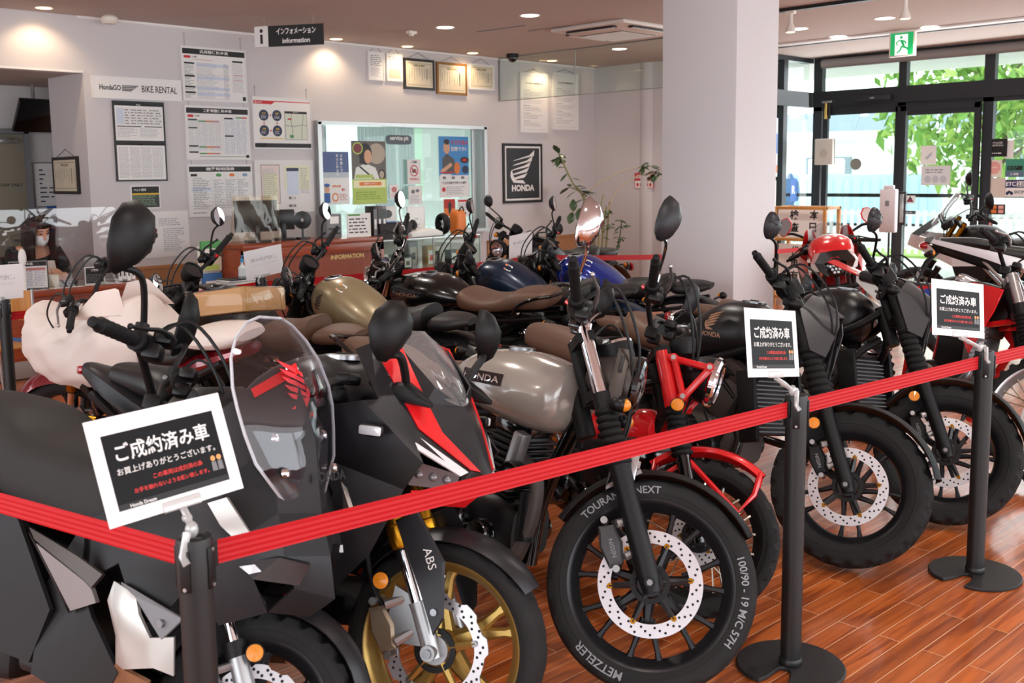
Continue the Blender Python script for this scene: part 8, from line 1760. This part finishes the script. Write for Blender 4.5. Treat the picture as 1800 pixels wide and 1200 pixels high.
gsheet('etc_sticker', 'navy and white sticker reading ETC2.0 SHOP at the right edge', 4.14, 1.29, 4.38, 1.49, WHITE, X5, lambda b: (b.rect(.003, .105, .237, .197, mat('etc_navy', '#20285e', .5)), b.text('ETC', .015, .125, WHITE, h=.05, w=.11, bold=.03), b.rect(.135, .12, .228, .18, WHITE), b.text('2.0', .145, .128, NAVY, h=.045, w=.07, bold=.03), b.text('SHOP', .11, .035, NAVY, h=.04, w=.11, bold=.02), b.blob(.035, .04, .018, .02, NAVY), b.blob(.082, .04, .018, .02, NAVY), b.poly([(.03, .05), (.05, .075), (.085, .06), (.06, .04)], NAVY)))
gsheet('card_sticker', 'row of red and dark payment stickers below the cream sheet', 4.36, 1.08, 4.62, 1.20, INK, X5, lambda b: [b.rect(.02 + .08 * (i % 3), .015 + .05 * (i // 3), .08 + .08 * (i % 3), .055 + .05 * (i // 3), (RED, ORNG, PNK)[i % 3]) for i in range(6)])
gsheet('poster_strip', 'small dark blue and red sticker below the payment stickers', 4.50, .85, 4.62, 1.03, NAVY, X5, lambda b: (b.rect(.01, .09, .11, .17, PNK), b.blob(.06, .13, .025, .025, RED)))
# posters on the side glass
SIDEY = 6.92
def ssheet(label, x0, z0, x1, z1, fill, draw=None): 
    b = Board('side_poster', label, 'poster', x0, z0, x1, z1, fill, .003, fill, d=.003, y=SIDEY, group='posters on the side glass', part='sheet')
    if draw: draw(b)
    b.done()
ssheet('blue and pale striped poster, upper one on the narrow side glass', 11.62, 1.55, 11.95, 2.30, mat('poster_pale', '#c8d4e6', .6), lambda b: (b.rect(.003, .3, .327, .55, mat('poster_blue', '#3f6fb8', .5)), b.rect(.003, .05, .327, .15, ORNG), b.rect(.003, .2, .327, .26, WHITE), b.blob(.15, .42, .07, .08, WHITE), b.blob(.15, .65, .07, .06, PNK)))
ssheet('white poster with a green disc, lower one on the narrow side glass', 11.64, 1.10, 11.93, 1.50, WHITE, lambda b: (b.blob(.145, .22, .09, .10, TEAL, 24), b.rect(.12, .15, .17, .28, WHITE), b.lines(.04, .03, .25, .08, 2, RED, 3)))
ssheet('small blue sticker with a white letter on the side glass', 12.3, 1.22, 12.46, 1.52, mat('poster_blue', '#3f6fb8', .5), lambda b: b.text('R', .08, .10, WHITE, h=.11, align='c', bold=.03))
r = empty('wall_box', (12.72, 6.66, 1.70), (0, 0, 0), 'beige speaker box on the frame left of the doors', 'box'); mb = MB(); mb.box((0, 0, .17), (.08, .26, .34), mat('beige_box', '#d6cdc2', .5), .01); mb.build('case', r); mb = MB(); mb.cyl((-.042, 0, .15), (-.045, 0, .15), .06, mat('beige_dark', '#c4bab0', .6), n=6); mb.build('emblem', r)
r = empty('door_latch', (12.72, 6.66, 2.3), (0, 0, 0), 'gold and black latch above the beige speaker box', 'latch'); mb = MB(); mb.cyl((0, 0, 0), (0, 0, .22), .022, mat('latch_gold', '#b99a55', .3, .8)); mb.cyl((0, -.05, .0), (0, -.05, .2), .018, INK); mb.box((0, -.02, .22), (.05, .14, .03), SILV, .005); mb.build('body', r)
r = empty('thermometer_stand', (11.6, 5.24, 0), (0, 0, 0), 'white wall thermometer unit on a thin stand before the glass doors', 'thermometer'); mb = MB(); mb.cyl((0, 0, 0), (0, 0, .02), .16, INK, n=28); mb.cyl((0, 0, .02), (0, 0, .95), .012, INK); mb.build('stand', r); mb = MB(); mb.box((-.03, 0, 1.15), (.09, .19, .50), mat('unit_white', '#c9c0c4', .4), .015); mb.box((-.03, 0, 1.42), (.05, .12, .05), mat('unit_white', '#c9c0c4', .4), .01); mb.build('unit', r); mb = MB(); mb.box((-.078, 0, 1.24), (.006, .045, .06), GREY, .002); mb.ell((-.08, .03, 1.33), (.006, .006, .006), WHITE, 8, 5); mb.build('panel', r)
r = empty('sign_stand', (11.2, 6.2, 0), (0, 0, 0), 'open pine stand holding black lettered white boards beside the column', 'stand')
mb = MB()
for x in (0, .34):
    for y in (-.36, .30): mb.box((x, y, .6), (.04, .04, 1.2), PINE, .003)
mb.build('post', r) if 0 else None
for x in (0, .34):
    for y in (-.36, .30): m2 = MB(); m2.box((x, y, .6), (.04, .04, 1.2), PINE, .003); m2.build('upright', r)
for z in (1.18, .80, .10):
    for x in (0, .34): m2 = MB(); m2.box((x, -.03, z), (.035, .70, .035), PINE, .003); m2.build('rail', r)
    for y in (-.36, .30): m2 = MB(); m2.box((.17, y, z), (.34, .035, .035), PINE, .003); m2.build('rail', r)
for k, (z0, s1, s2) in enumerate(((.82, '本日受付', '検査終了'), (.30, '入庫受付', '代車有り'))):
    b = Board('lettered_board', ('white board with bold black characters, upper one in the pine stand', 'white board with bold black characters, lower one in the pine stand')[k], 'board', 0, 0, .62, .36 if k == 0 else .44, WHITE, .004, WHITE, d=.01, O=(11.28 + .03 * k, 6.50, z0), X=(0, -1, 0), group='boards in the pine stand', part='board')
    for c, s in ((.42, s1), (.16, s2)):
        for i, ch in enumerate(s[:2 + k]): b.text(ch, c, b.h - .14 - i * .15, INK, h=.115, bold=.03)
    b.done()
# far outside: two people and a lamp post are too small to tell more than their clothes
r = empty('person', (27, 15.2, -.09), (0, 0, 200), 'tiny far person in blue walking outside beyond the fence', 'person')
skin_body('body', [(0, 0, .95), (0, 0, 1.2), (0, 0, 1.42), (0, 0, 1.55), (.02, 0, 1.66), (0, .2, 1.38), (.05, .25, 1.1), (.1, .22, .85), (0, -.2, 1.38), (-.05, -.25, 1.1), (0, -.22, .85), (.05, .1, .5), (.1, .1, .06), (-.05, -.1, .5), (-.15, -.1, .06)], [(0, 1), (1, 2), (2, 3), (3, 4), (2, 5), (5, 6), (6, 7), (2, 8), (8, 9), (9, 10), (0, 11), (11, 12), (0, 13), (13, 14)], [.15, .14, .15, .055, .10, .06, .05, .035, .06, .05, .035, .08, .05, .08, .05], mat('far_blue_clothes', '#46648c', .8), r, 0, 1)
carton((2.57, 4.36, .975), (-8, 6, 24), 'carton in clear film lying on the tail of the wrapped roadster')
